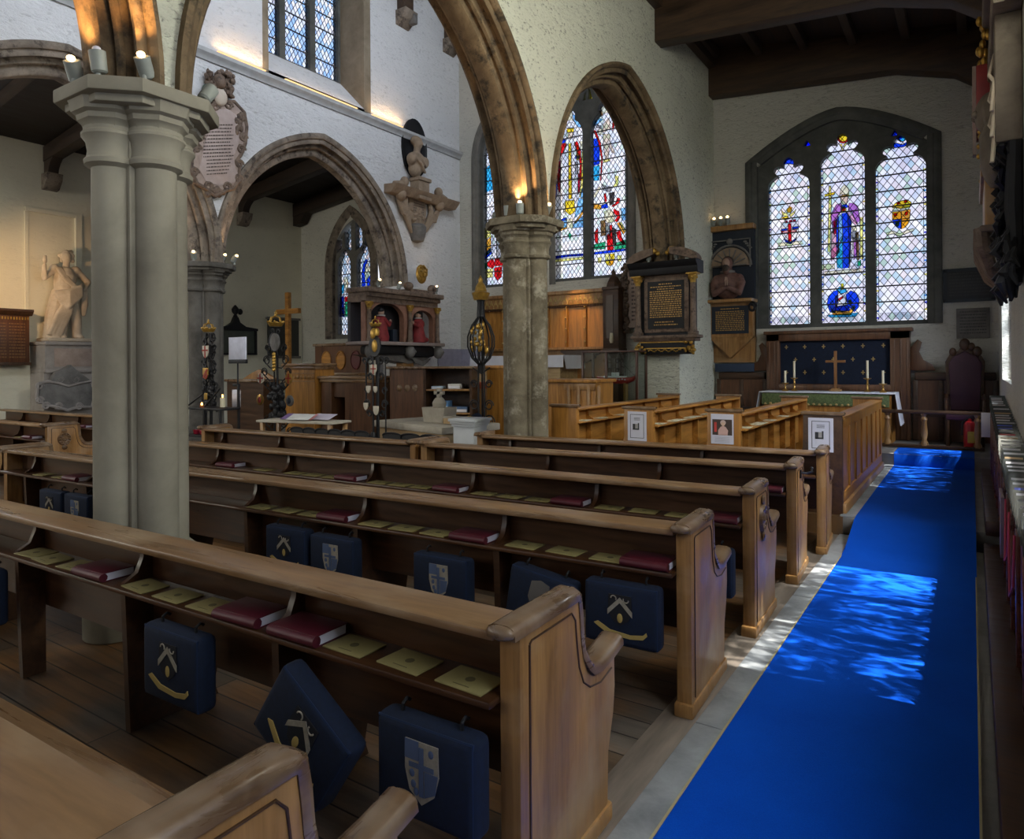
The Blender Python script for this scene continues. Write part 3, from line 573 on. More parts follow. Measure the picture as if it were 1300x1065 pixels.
# ---- nave clerestory north: three tall lights behind a splayed reveal
XG = XNC - .3
def cwin(name, y0, y1, zb):
    n = 3; gap = .13; w = (y1 - y0 - gap*(n-1))/n
    ls = [(y0 + i*(w+gap), y0 + i*(w+gap) + w) for i in range(n)]
    o = [(y0 - .12, zb - .1), (y1 + .12, zb - .1), (y1 + .12, 9.95), (y0 - .12, 9.95)]
    hs = [[(a, zb), (c, zb), (c, 9.0), ((a+c)/2 + .1, 9.35), ((a+c)/2, 9.45), ((a+c)/2 - .1, 9.35), (a, 9.0)] for a, c in ls]
    fr = struct(MB().plate(o, hs, 'x', XG - .14, XG).build(name, ST_TRAC))
    for a, c in ls:
        p = MB().box(-.02, c - a + .02, 0, .006, -.02, 2.3).build('pane', Q_CLER, fr, loc=(XG - .07, a, zb), rot=(0, 0, PI/2), smooth=False)
        m = MB()
        for k in range(1, 8): m.box(0, c - a, -.02, -.008, .31*k - .012, .31*k + .012)
        m.build('saddle_bar', LEAD, p, smooth=False)
    # sloping sill and side splays fill the opening in the wall
    struct(MB().prism([(XF, 6.66), (XF, 6.5), (XG - .14, 6.5), (XG - .14, zb - .02), (XG, zb - .02)], 'y', y0 - .25, y1 + .22).build('trim_10', PL_NAVE))
    b = MB()
    b.prism([(XF + .002, y1 + .12), (XF + .002, y1 + .30), (XG - .1, y1 + .30), (XG - .1, y1 + .06), (XG, y1 + .06)], 'z', 6.62, 10)
    b.prism([(XF + .002, y0 - .12), (XF + .002, y0 - .24), (XG - .1, y0 - .24), (XG - .1, y0 - .06), (XG, y0 - .06)], 'z', 6.62, 10)
    struct(b.build('trim_11', stone('stone_splay_tan', (.16,.125,.085), (.30,.25,.18), 2, .85, .3)))
cwin('window_5', 7.72, 9.72, 7.3)
cwin('window_6', 3.05, 5.05, 7.3)
# ---- low south windows: caustic streaks put into the glass tint break sunlight on the carpet
def uneven():
    m = bpy.data.materials.new('uneven_glass'); m.use_nodes = True; N, L = nt(m); N.remove(N['Principled BSDF'])
    t = N.new('ShaderNodeBsdfTransparent')
    f = noise(m, coords(m, (1, 8.5, 2.0)), 1.3, 5, .62, .9); g = noise(m, coords(m, (1, .7, 1.0)), 1.1, 2, .5)
    f = mathn(m, 'ADD', mathn(m, 'MULTIPLY', f, .62), mathn(m, 'MULTIPLY', g, .38))
    L.new(ramp(m, f, [(.44, (.05,.055,.06)), (.50, (.25,.27,.29)), (.56, (.6,.62,.65)), (.62, (1,1,1))]), t.inputs[0]); L.new(t.outputs[0], N['Material Output'].inputs[0]); return m
UNEVEN = uneven()
for nm, y0, y1, z0, z1 in (('window_15', .1, 2.2, 1.2, 3.4), ('window_7', 3.7, 6.0, 1.2, 3.72), ('window_8', 8.85, 11.5, 1.35, 3.6)):  # the nearest window is added out of view to light the near carpet
    fr = MB(); n = 3
    for i in range(n + 1): y = y0 + (y1 - y0)*i/n; fr.box(SW + .1, SW + .16, y - .035, y + .035, z0, z1)
    fr.box(SW + .1, SW + .16, y0, y1, z0, z0 + .05).box(SW + .1, SW + .16, y0, y1, z1 - .05, z1)
    fo = struct(fr.build(nm, ST_TRACN)); MB().box(SW + .12, SW + .126, y0, y1, z0, z1).build('pane', UNEVEN, fo)
# plain windows of the unseen sides, added to bring in fill light
for k, (y0, y1, z0, z1) in enumerate([(-2.5, -.5, 3.8, 5.7), (1, 3, 3.8, 5.7), (4, 6, 4.2, 5.9)]):
    b = MB()
    for i in range(4): y = y0 + (y1 - y0)*i/3; b.box(SW + .1, SW + .16, y - .04, y + .04, z0, z1)
    struct(b.build('window_%d' % (9 + k), ST_TRACN))
for k, (x0, x1, z0, z1) in enumerate([(-8.8, -5.6, 3., 8.5), (-3.3, -.6, 2.2, 5.6), (-14.5, -12, 2.4, 5.4)]):
    b = MB()
    for i in range(4): x = x0 + (x1 - x0)*i/3; b.box(x - .05, x + .05, -6.2, -6.1, z0, z1)
    struct(b.build('window_%d' % (12 + k), ST_TRACN))
for k, yc in enumerate((0., 3.6)):
    b = MB().box(-15.75, -15.66, yc - 1, yc + 1, 2.6, 2.68).box(-15.75, -15.66, yc - 1, yc + 1, 4.82, 4.9)
    for i in range(4): y = yc - 1 + 2*i/3; b.box(-15.76, -15.65, y - .05, y + .05, 2.6, 4.9)
    fr = struct(b.build('window_%d' % (16 + k), ST_TRACN)); MB().box(0, 2, 0, .006, 0, 2.3).build('pane', Q_CHAN, fr, loc=(-15.72, yc - 1, 2.6), rot=(0, 0, PI/2), smooth=False)
# ================================================================ pews and what lies on them
OAK = wood('oak_pew', (.025,.009,.004), (.092,.038,.013), (1.4, 15, 15), .34)
OAK_T = wood('oak_rail_worn', (.11,.055,.022), (.29,.165,.075), (1.1, 13, 13), .3, .5, (.32,.22,.13))
OAK_E = wood('oak_pew_end', (.15,.068,.018), (.43,.225,.075), (14, 14, 1.2), .36, .5, (.38,.235,.11))
OAK_C = wood('oak_end_cap', (.07,.036,.016), (.23,.135,.068), (12, 2, 12), .3, .5, (.30,.22,.15))
OAK_D = wood('oak_dark', (.028,.012,.005), (.085,.038,.015), (1.4, 15, 15), .42)
OAK_R = wood('oak_red_brown', (.05,.02,.009), (.16,.07,.03), (12, 12, 1.3), .36)
OAK_H = wood('oak_honey', (.20,.08,.012), (.56,.26,.055), (1.4, 14, 14), .36)
OAK_HV = wood('oak_honey_upright', (.20,.08,.012), (.56,.26,.055), (14, 14, 1.3), .36)
BLACK = plain('iron_black', (.012,.012,.014), .5, .3)
def end_profile():
    p = [(0,0),(0,.845),(.36,.845),(.372,.76),(.384,.68),(.415,.605),(.455,.565),(.50,.552),(.56,.558),(.64,.575),(.645,.45),(.63,.36),(.585,.24),(.575,0)]
    return p
CAPP = [(-.045,.853),(.0,.853),(.12,.853),(.24,.853),(.345,.853),(.372,.838),(.381,.78),(.387,.71),(.402,.645),(.428,.60),(.462,.572),(.52,.563),(.60,.573),(.695,.592)]
def add_end(pew, x, side, mat=OAK_E, full=True, roundel=False, hook=False):
    """bench end at local x, thickness .07, showing face towards +x when side=1"""
    pr = end_profile() if full else [(0,0),(0,.845),(.15,.845),(.15,0)]
    b = MB().prism(pr, 'x', x - .035, x + .035, .006)
    b.box(x - .045, x + .045, -.02, (.6 if full else .17), 0, .065, .012)
    e = b.build('pew_end', mat, pew)
    path = CAPP if full else CAPP[:4]
    n = len(path); prof = [(-1,-.014),(-1.0,.004),(-.86,.019),(-.5,.027),(.5,.027),(.86,.019),(1.0,.004),(1,-.014),(-1,-.014)]
    def fr(i):
        a = Vector(path[max(0,i-1)]); c = Vector(path[min(n-1,i+1)]); t = (c - a).normalized()
        w = .047 if i < 5 else (.038 if i < 9 else .046)
        return Vector((w,0,0)), Vector((0,-t.y,t.x))
    c = MB().sweep(prof, [(x, y, z) for y, z in path], fr)
    for i in (0, n-1):
        ea, eb = fr(i); c._f([c.bm.verts.new(Vector((x, *path[i])) + ea*a + eb*q) for a, q in prof[:-1]])
    c.ball((x, -.045, .858), (.047, .024, .021), 12, 6)
    c.ball((x, path[-1][0], path[-1][1] + .005), (.045, .014, .018), 12, 6)
    bmesh.ops.recalc_face_normals(c.bm, faces=c.bm.faces[:])
    c.build('end_cap', OAK_C, e, ang=60)
    fx = x + .036*side; g = MB(); t = .003
    g.box(fx - t, fx + t, .045, .052, .08, .80)
    if full: g.tube([(fx, .0485, .80), (fx, .06, .808)] + [(fx, y - .035, z - .045) for y, z in CAPP[3:5]] + [(fx, .335, .78), (fx, .345, .70), (fx, .36, .62), (fx, .39, .56), (fx, .44, .525), (fx, .52, .51), (fx, .61, .525)], .0035, 6)
    g.build('incised_line', OAK_D, e)
    if roundel:
        r = MB(); T = Matrix.Translation((fx, .2, .66)) @ Matrix.Rotation(PI/2, 4, 'Y')
        r.lathe([(.0,.012),(.02,.018),(.035,.010),(.045,.014),(.055,.006),(.075,.018),(.085,.0)], 18, M=T)
        for k in range(10):
            a = 2*PI*k/10; r.ball((fx + .012, .2 + .06*math.cos(a), .66 + .06*math.sin(a)), (.008, .014, .014), 8, 5)
        for q in (.11, -.11): r.ball((fx + .008, .2, .66 + q), (.01, .035, .03), 10, 6)
        r.build('carved_roundel', OAK_C, e)
    if hook:
        q = MB().box(fx, fx + .01, .17, .21, .74, .80).tube([(fx, .19, .78), (fx + .04, .21, .775), (fx + .07, .30, .775), (fx + .06, .36, .785)], .008, 8)
        q.ball((fx + .06, .37, .79), .014); q.build('iron_hook', BLACK, e, label='black iron hook')
    return e
def make_pew(name, label, loc, th, Ln, left=True, left_full=True, seat=None, first=1.0, roundel=False, hook=False, group='long oak pews', right_full=True, rail=OAK_T):
    t = thing(name, label, 'pew', loc, math.radians(th), group)
    MB().box(-Ln, -.036, -.03, .152, .818, .848, .009).build('top_rail', rail, t)
    MB().box(-Ln, -.036, .128, .15, .35, .82).build('back_panel', OAK, t)
    MB().box(-Ln, -.036, -.05, .128, .632, .655, .008).build('book_shelf', OAK, t)
    s = MB()
    for a, c in (seat or [(-Ln, -.036)]): s.box(a, c, .15, .585, .40, .43, .008)
    s.build('seat', OAK_T, t)
    k = first
    while k < Ln - .2:
        MB().prism([(.0,.655),(.06,.69),(.085,.75),(.09,.82),(.128,.82),(.128,.655)], 'x', -k - .014, -k + .014).build('shelf_bracket', OAK, t)
        ok = any(a < -k < c for a, c in (seat or [(-Ln, 0)]))
        MB().prism([(.02,0),(.0,.63),(.128,.63),(.128,.40),(.5,.40),(.43,.06),(.45,0)] if ok else [(.02,0),(.0,.63),(.128,.63),(.128,0)], 'x', -k - .018, -k + .018).build('support', OAK_D, t)
        k += 1.0
    add_end(t, 0, 1, full=right_full, roundel=roundel, hook=hook)
    if left: add_end(t, -Ln, -1, full=left_full)
    return t
PW = {}
PW['P0'] = make_pew('pew', 'oak pew in the near corner, its worn top rail closest to the camera', (-1.09, .50, 0), 1.3, 3.6, False)
PW['P1'] = make_pew('pew', 'long oak pew running just in front of the pale stone pillar', (-1.09, 1.62, 0), 1.3, 6.6, True, True, [(-2.72, -.036), (-6.6, -3.7)])
PW['P2'] = make_pew('pew', 'long oak pew just past the pale pillar, hung with blue kneelers', (-1.09, 3.03, 0), 2.6, 6.36)
PW['P3'] = make_pew('pew', 'oak pew whose aisle end carries a small carved roundel', (-1.09, 4.12, 0), 2.2, 6.3, roundel=True)
PW['P4b'] = make_pew('pew', 'oak pew with an iron hook on its aisle end', (-1.09, 5.27, 0), 4.0, 3.28, hook=True)
PW['P4a'] = make_pew('pew', 'oak pew by the candle stand, in line behind the scalloped iron cresting', (-4.52, 5.06, 0), 2.4, 3.25)
PW['P5'] = make_pew('pew', 'frontmost oak pew of the aisle, ending beside the white pedestal', (-1.05, 6.2, 0), 4.5, 3.32, left_full=False, seat=[(-2.75, -.036)])
PW['NA'] = make_pew('pew', 'far oak pew across the nave below the cartouche under the statue', (-9.95, 5.32, 0), 0, 4.8, False)
PW['NB'] = make_pew('pew', 'oak pew across the nave with a carved crest on its end panel', (-9.95, 4.12, 0), 0, 4.6, False, roundel=True)
PW['NC'] = make_pew('pew', 'oak pew across the nave at the left picture edge', (-9.95, 2.98, 0), 0, 4.4, False)
# ---- chapel pews on the platform, turned towards the north
def chapel_pew(label, x0, panelled=False, poster=None):
    t = thing('chapel_pew', label, 'pew', (x0, 10.42, STEP), PI/2, 'chapel pews on the platform'); Ln = 3.32
    MB().box(-Ln, -.0, -.03, .11, .885, .915, .008).build('top_rail', OAK_H, t)
    if panelled:
        b = MB().box(-Ln, 0, .0, .03, .10, .885)
        m = MB()
        for k in range(8): xx = -Ln + .03 + (Ln - .09)*k/7; m.box(xx, xx + .06, -.018, .002, .14, .885, .006)
        m.box(-Ln, 0, -.018, .002, .80, .885, .006).box(-Ln, 0, -.02, .002, .10, .20, .006)
        bp = b.build('back_panel', OAK_HV, t); m.build('panel_frame', OAK_HV, bp)
        MB().box(-Ln, 0, -.05, .1, 0, .10, .02).build('plinth', OAK_E, t)
    else:
        MB().box(-Ln, 0, .09, .112, .30, .885).build('back_panel', OAK_H, t)
        MB().box(-Ln, 0, -.06, .09, .735, .757, .006).build('book_shelf', OAK_H, t)
        for k in (.55, 1.15, 1.75, 2.35, 2.9):
            MB().prism([(-.02,.757),(.05,.80),(.06,.885),(.09,.885),(.09,.757)], 'x', -k - .012, -k + .012).build('shelf_bracket', OAK_H, t)
            MB().prism([(.03,0),(.02,.735),(.09,.735),(.09,.42),(.4,.42),(.36,0)], 'x', -k - .016, -k + .016).build('support', OAK_H, t)
    MB().box(-Ln, 0, .112, .52, .40, .43, .008).build('seat', OAK_T, t)
    for x, s in ((0, 1), (-Ln, -1)):
        pr = [(-.02,0),(-.02,.93),(.32,.93),(.325,.62),(.345,.54),(.39,.49),(.45,.475),(.58,.475),(.58,.42),(.53,.38),(.53,0)]
        e = MB().prism(pr, 'x', x - .028, x + .028, .005).build('pew_end', OAK_D if (panelled and s < 0) else OAK_HV, t)
        MB().box(x - .042, x + .042, -.04, .345, .925, .955, .008).build('end_cap', OAK_C, e)
        MB().box(x - .036, x + .036, .335, .6, .475, .495, .006).build('arm_rest', OAK_C, e)
    if poster: poster(t, -Ln - .031)
    return t
PAPER = plain('paper_white', (.62,.62,.72), .6, 0, .04); PAPER2 = plain('paper_inner', (.72,.71,.76), .6, 0, .03); INK = plain('printed_ink', (.04,.04,.045), .7)
def poster_mono(t, x):
    e = t.children[[c.name.split('.')[0] for c in t.children].index('pew_end') + 1]
    p = MB().box(x - .003, x, .055, .275, .58, .90).build('poster', PAPER, e, label='white printed notice with a small dark portrait')
    q = MB(); f = x - .0045
    for a, c, z0, z1 in ((.085,.09,.61,.87),(.24,.245,.61,.87),(.085,.245,.61,.615),(.085,.245,.865,.87)): q.box(f, x - .003, a, c, z0, z1)
    q.box(f, x - .003, .15, .21, .70, .715).box(f, x - .003, .14, .155, .70, .775).box(f, x - .003, .185, .215, .70, .765)
    for k in range(3): q.box(f, x - .003, .13 , .2, .83 - k*.012, .834 - k*.012)
    q.build('print', INK, p)
    MB().box(f, x - .003, .157, .187, .715, .765).build('portrait', plain('portrait_grey', (.35,.33,.32), .7), p)
def poster_colour(t, x):
    e = t.children[[c.name.split('.')[0] for c in t.children].index('pew_end') + 1]
    p = MB().box(x - .003, x, .05, .28, .60, .905).build('poster', PAPER, e, label='printed sheet with a colour photograph of a person')
    f = x - .0045
    MB().box(f, x - .003, .065, .265, .69, .85).build('photograph', plain('photo_dark', (.06,.04,.035), .5), p)
    MB().box(f - .001, x - .003, .22, .245, .72, .82).build('photo_flag', plain('photo_red', (.55,.06,.05), .5), p)
    m = MB().prism([(.11,.69),(.105,.74),(.13,.775),(.155,.785),(.18,.775),(.205,.74),(.205,.69)], 'x', f - .001, x - .003); m.build('photo_coat', plain('photo_pink', (.62,.40,.36), .5), p)
    MB().prism(circ(.155, .803, .02, 12), 'x', f - .0015, x - .003).build('photo_face', plain('photo_skin', (.65,.45,.33), .5), p)
    MB().prism(circ(.155, .818, .026, 12, 1.1), 'x', f - .0012, x - .003).build('photo_hat', plain('photo_hat', (.6,.45,.42), .5), p)
    q = MB()
    for k in range(5): q.box(f, x - .003, .09, .24, .665 - k*.012, .669 - k*.012)
    q.build('print', plain('print_grey', (.45,.45,.5), .7), p)
Q3 = chapel_pew('panelled chapel pew nearest the blue carpet, with a white notice on its end', -1.03, True, poster_mono)
Q2 = chapel_pew('chapel pew whose end shows a sheet with a colour photograph', -1.96, False, poster_colour)
Q1 = chapel_pew('chapel pew with a white monochrome notice, third from the blue carpet', -2.89, False, poster_mono)
Q0 = chapel_pew('chapel pew without a notice, beside the glass ship case', -3.82, False)
for ch in (Q3,): pass
# ---- books and booklets
YEL = plain('booklet_yellow', (.27,.225,.085), .65, 0, .08); YEL2 = plain('booklet_cream', (.66,.63,.47), .65, 0, .06); RED = plain('book_cloth_red', (.075,.006,.014), .5); PAGES = plain('page_block', (.62,.62,.68), .8, 0, .05)
EMB = plain('booklet_print', (.10,.08,.03), .7)
ORD = ['first','second','third','fourth','fifth','sixth','seventh','eighth','ninth','tenth','eleventh','twelfth','thirteenth']
def on_pew(key, s, y, z):
    p = PW[key]; th = p.rotation_euler.z
    return Vector((p.location.x + s*math.cos(th) - y*math.sin(th), p.location.y + s*math.sin(th) + y*math.cos(th), z)), th
bk0 = thing('booklet', 'x', 'booklet', (0,0,0), 0, 'x')
MB().box(-.088,.088,-.062,.062,0,.006,.002).build('cover', YEL, bk0)
MB().prism(circ(-.0, .0, .016, 10), 'z', .006, .0066).box(-.03,.03,-.045,-.042,.006,.0066).build('printed_crest', EMB, bk0)
rb0 = thing('hymn_book', 'x', 'book', (0,0,0), 0, 'x')
c = MB().box(-.115,.115,-.075,.072,0,.005,.002).box(-.115,.115,-.075,.072,.036,.041,.002); c.tube([(-.115,-.072,.0205),(.115,-.072,.0205)], .019, 10).build('cover', RED, rb0)
MB().box(-.108,.112,-.068,.066,.005,.036).build('page_block', PAGES, rb0)
ph = {'P1':'pew before the pale pillar','P2':'pew past the pale pillar','P3':'pew with carved roundel','P4b':'pew with iron hook','P4a':'pew behind iron cresting','NA':'far pew under the statue','NB':'far pew with carved crest'}
first = [True, True]
def place(src, flag, loc, rot, label, group):
    if first[flag]:
        first[flag] = False; src.location = loc; src.rotation_euler = rot; src['label'] = label; src['group'] = group; return src
    return copy_thing(src, loc, rot, label, group)
BK = {'P1':[-.16,-.40,-.64,-1.40,-1.63,-1.87,-2.44,-2.68,-2.87],'P2':[-.37,-.61,-.85,-1.40,-1.63,-1.86,-2.39,-2.62,-2.86,-5.40,-5.71],'P3':[-.41,-.65,-.88,-1.41,-1.64,-1.87,-2.44,-2.65,-2.87,-3.40,-3.63,-3.855,-4.26],'P4b':[-2.49],'P4a':[-2.18],'NB':[-.77]}
RB = {'P1':[-.855,-1.165,-2.2],'P2':[-.17,-1.15,-2.15,-5.14],'P3':[-.17,-1.16,-2.16,-3.18,-4.72],'P4b':[-.17],'NA':[-1.6],'NB':[-.45]}
for k, ss in BK.items():
    for i, s in enumerate(ss):
        p, th = on_pew(k, s, .035 + random.uniform(-.01, .01), .656)
        lab = 'yellow booklet on the %s, %s from aisle end' % (ph[k], ORD[i]) if len(ss) > 1 else 'single pale booklet lying on the %s' % ph[k]
        place(bk0, 0, p, (0, 0, th + random.uniform(-.09, .09)), lab, 'yellow booklets on the pew shelves')
for k, ss in RB.items():
    for i, s in enumerate(ss):
        p, th = on_pew(k, s, .03, .6555)
        lab = 'dark red hymn book on the %s, %s from aisle end' % (ph[k], ORD[i]) if len(ss) > 1 else 'only dark red hymn book on the %s' % ph[k]
        place(rb0, 1, p, (0, 0, th + random.uniform(-.05, .05)), lab, 'red hymn books on the pew shelves')
for x, nm, ys in ((-1.94,'colour photograph',(7.27,7.68,7.9,8.3,9.0)), (-2.87,'grey notice',(7.27,7.68,7.9,8.22,8.46,8.9)), (-3.8,'plain end',(7.27,7.7,8.3))):
    for i, y in enumerate(ys):
        q = place(bk0, 0, (x + .0 - .01, y, STEP + .758), (0, 0, PI/2 + random.uniform(-.1, .1)), 'cream booklet on chapel pew with %s, %s from near end' % (nm, ORD[i]), 'cream booklets on the chapel pews')
        if q is not bk0:
            q.children[0].data = q.children[0].data.copy(); q.children[0].data.materials[0] = YEL2
# ---- kneelers
KB = plain('kneeler_blue', (.0006,.007,.027), .9, 0, .25, 60); KP = plain('kneeler_piping', (.001,.012,.045), .9)
EW = plain('embroidery_white', (.28,.25,.195), .9, 0, .25, 40); EG = plain('embroidery_gold', (.42,.30,.09), .9); EBK = plain('embroidery_black', (.008,.008,.012), .95); ELB = plain('embroidery_pale_blue', (.07,.10,.18), .9)
def kneeler(label, key, s, z, kind, tilt=0.0, dy=0.0):
    p, th = on_pew(key, s, -.058 + dy, z)
    t = thing('kneeler', label, 'kneeler', p, 0, 'blue embroidered kneelers hanging under the shelves', (0, math.radians(tilt), th))
    MB().box(-.185,.185,-.045,.045,-.29,0,.028,3).build('cushion', KB, t)
    b = MB()
    for zz in (-.262, -.028): pass
    b.tube([(-.172,-.034,-.276),(.172,-.034,-.276),(.172,-.034,-.012),(-.172,-.034,-.012)], .006, 6, closed=True).build('piping', KP, t)
    if abs(tilt) < 20:
        h = MB()
        for x in (-.11,.11): h.tube([(x,.0,-.01),(x,.0,.02),(x,.018,.030),(x,.032,.02)], .006, 6)
        h.build('hanging_loop', BLACK, t)
    f = -.0462
    def pl(pts, d=.0025): return MB().prism(pts, 'y', f - d, f + .001)
    if kind == 'chevron':
        e = pl([(-.055,-.05),(.055,-.05),(.058,-.12),(.04,-.165),(0,-.19),(-.04,-.165),(-.058,-.12)]).build('shield_emblem', EBK, t)
        m = MB()
        m.prism([(-.06,-.145),(0,-.085),(.06,-.145),(.06,-.12),(0,-.06),(-.06,-.12)], 'y', f - .005, f - .002)
        for sx in (-1, 1):
            m.tube([(sx*.03 + .013*math.cos(a), f - .004, -.068 + .013*math.sin(a)) for a in [(-.4 + .5*i) + (PI if sx > 0 else 0) for i in range(8)]], .003, 5)
        m.build('chevron', EW, e)
        MB().ball((0, f - .003, -.155), (.014,.003,.022), 10, 6).build('gold_charge', EG, e)
        MB().prism([(-.13,-.195),(-.11,-.185),(-.05,-.215),(.05,-.225),(.11,-.215),(.125,-.2),(.13,-.215),(.11,-.235),(.05,-.243),(-.06,-.235),(-.115,-.205)], 'y', f - .003, f + .001).build('motto_scroll', EG, t)
    elif kind == 'cross':
        e = pl([(-.06,-.045),(.06,-.045),(.062,-.13),(.045,-.19),(0,-.225),(-.045,-.19),(-.062,-.13)]).build('shield_emblem', EW, t)
        m = MB().prism([(-.06,-.045),(-.01,-.045),(-.01,-.10),(-.061,-.10)], 'y', f - .0045, f - .002).prism([(.012,-.125),(.06,-.125),(.05,-.18),(.012,-.2)], 'y', f - .0045, f - .002)
        for q in ((-.035,-.14),(-.03,-.17),(.035,-.07),(-.02,-.19)): m.ball((q[0], f - .003, q[1]), (.010,.002,.012), 8, 5)
        m.box(-.008,.008,f - .005,f - .002,-.2,-.06).box(-.045,.045,f - .005,f - .002,-.122,-.108); m.build('cross_charge', ELB, e)
    elif kind == 'leaf':
        e = pl([(-.05,-.05),(.0,-.035),(.05,-.05),(.06,-.13),(.03,-.19),(0,-.21),(-.03,-.19),(-.06,-.13)]).build('shield_emblem', plain('embroidery_grey', (.12,.11,.10), .9), t)
        MB().prism([(-.12,-.225),(-.06,-.245),(.05,-.235),(.11,-.2),(.12,-.215),(.06,-.255),(-.06,-.262),(-.12,-.245)], 'y', f - .003, f + .001).build('motto_scroll', EG, t)
    return t
kneeler('blue kneeler with a grey emblem at the left edge, before the pale pillar', 'P1', -3.22, .57, 'leaf')
kneeler('blue kneeler with chevron crest hanging straight under the pew before the pale pillar', 'P1', -1.49, .585, 'chevron')
kneeler('blue kneeler hanging askew with its chevron crest tilted, before the pale pillar', 'P1', -.60, .55, 'chevron', 34, -.07)
kneeler('blue kneeler with a pale cross shield beside the near pew end', 'P1', -.235, .56, 'cross')
kneeler('blue kneeler with a chevron crest under the second pew, left of a cross shield kneeler', 'P2', -2.50, .59, 'chevron')
kneeler('blue kneeler with a cross shield right beside a chevron kneeler, second pew', 'P2', -2.10, .58, 'cross')
kneeler('blue kneeler with a cross shield hanging alone at the middle of the second pew', 'P2', -1.30, .575, 'cross')
kneeler('blue kneeler leaning sideways under the second pew, seen past the near pew end', 'P2', -.67, .575, 'leaf', 9)
kneeler('blue kneeler with a chevron crest against the aisle end of the second pew', 'P2', -.265, .588, 'chevron')
kneeler('dim blue kneeler left of the pale pillar, first from the pew end', 'P2', -5.35, .57, 'chevron')
kneeler('dim blue kneeler left of the pale pillar, next to the pillar itself', 'P2', -4.95, .57, 'cross')
kneeler('plain blue kneeler in shadow under the pew with the carved roundel', 'P3', -.25, .52, 'none')
# a kneeler leans by the far pew end across the nave
# ================================================================ daylight and added window fill lights
w = bpy.data.worlds.new('sky'); bpy.context.scene.world = w; w.use_nodes = True
N, L = w.node_tree.nodes, w.node_tree.links; bg = N['Background']
tc = N.new('ShaderNodeTexCoord'); nz = N.new('ShaderNodeTexNoise'); nz.inputs['Scale'].default_value = 3; nz.inputs['Detail'].default_value = 4
L.new(tc.outputs['Generated'], nz.inputs['Vector']); cr = N.new('ShaderNodeValToRGB'); L.new(nz.outputs['Fac'], cr.inputs[0])
cr.color_ramp.elements[0].position = .35; cr.color_ramp.elements[0].color = (.82,.86,.95,1)
cr.color_ramp.elements[1].position = .6; cr.color_ramp.elements[1].color = (1,1,1.0,1)
L.new(cr.outputs[0], bg.inputs[0]); bg.inputs[1].default_value = 1.3
def area(name, loc, target, sx, sy, power, col):
    l = bpy.data.lights.new(name, 'AREA'); l.shape = 'RECTANGLE'; l.size = sx; l.size_y = sy; l.energy = power; l.color = col
    o = bpy.data.objects.new(name, l); COL.objects.link(o); o.location = loc
    d = (Vector(target) - Vector(loc)).normalized(); o.rotation_euler = d.to_track_quat('-Z', 'Y').to_euler(); return o
def spot(name, loc, target, power, col, size=70, blend=.6, r=.03):
    l = bpy.data.lights.new(name, 'SPOT'); l.energy = power; l.color = col; l.spot_size = math.radians(size); l.spot_blend = blend; l.shadow_soft_size = r
    o = bpy.data.objects.new(name, l); COL.objects.link(o); o.location = loc
    d = (Vector(target) - Vector(loc)).normalized(); o.rotation_euler = d.to_track_quat('-Z', 'Y').to_euler(); return o
sun = bpy.data.lights.new('sun', 'SUN'); sun.energy = 26; sun.angle = .009; sun.color = (1,.94,.84)
so = bpy.data.objects.new('sun', sun); COL.objects.link(so)
so.rotation_euler = Vector((-.47, -.02, -1.0)).normalized().to_track_quat('-Z', 'Y').to_euler()
COOL = (.80,.88,1.0)
for yc in (.1, 4.54, 8.98): area('added_fill_clerestory', (XS + .45, yc, 8.9), (XNC, yc, 5.6), 1.9, 1.9, 210, COOL)  # fill lights added outside the unseen clerestory openings
area('added_fill_west', (-7.2, -6.35, 5.7), (-7.2, 6, 3.0), 3.1, 5.2, 60, COOL)  # west fills, here and below, added behind unseen windows to lift the interior
area('added_fill_west_aisle', (-1.95, -6.35, 3.9), (-1.95, 6, 2.2), 2.5, 3.2, 5, (1,.98,.86))
area('added_fill_west_north', (-13.25, -6.35, 3.9), (-13, 6, 2.5), 2.3, 2.8, 430, (1,.96,.82))
for yc, pw_ in ((-1.5, 4), (2.0, 60), (5.0, 280)):
    area('added_fill_south', (SW + .32, yc, 4.7), (-4.3, yc + 1.4, 3.4), 1.9, 1.9, pw_, (1,.98,.82))  # fill added at the unseen upper south windows
for yc, w_, pw_ in ((1.15, 2.0, 560), (4.85, 2.2, 600), (10.15, 2.4, 850)): area('added_fill_low_south', (1.65, yc, 3.2), (-1.1, yc - .1, .0), w_, 1.0, pw_, (.95,.97,1))  # strong fill added outside the low windows for carpet and pew ends
for yc in (0., 3.6): area('added_fill_north', (-16.1, yc, 3.75), (-10, yc + 1.5, 2.0), 1.9, 2.2, 170, (1,.95,.82))  # fill added behind unseen north windows to brighten the aisle
# ================================================================ monuments
MARB = stone('marble_warm', (.27,.20,.17), (.43,.34,.29), 5, .7, .25); MARBD = stone('marble_brown', (.08,.055,.042), (.24,.17,.125), 6, .6, .35, (.05,.035,.03))
MARBW = stone('statue_stone', (.40,.33,.25), (.58,.50,.40), 4, .75, .25); ALAB = stone('alabaster_buff', (.20,.145,.10), (.36,.27,.19), 5, .7, .3)
GILT = plain('gilding', (.42,.25,.05), .38, .6, .3, 20); BLK = plain('black_marble', (.012,.012,.014), .5, 0, .12, 8, .25); GREYM = stone('grey_marble', (.09,.085,.08), (.2,.19,.18), 4, .6, .3)
INSC = plain('inscription_grey', (.10,.075,.065), .8); GINS = plain('inscription_gilt', (.40,.24,.07), .5, .2)
REDP = plain('painted_red', (.20,.016,.018), .7, 0, .3, 12); FLESH = plain('painted_flesh', (.36,.23,.17), .7); BLUEB = plain('painted_blue_black', (.006,.012,.024), .6)
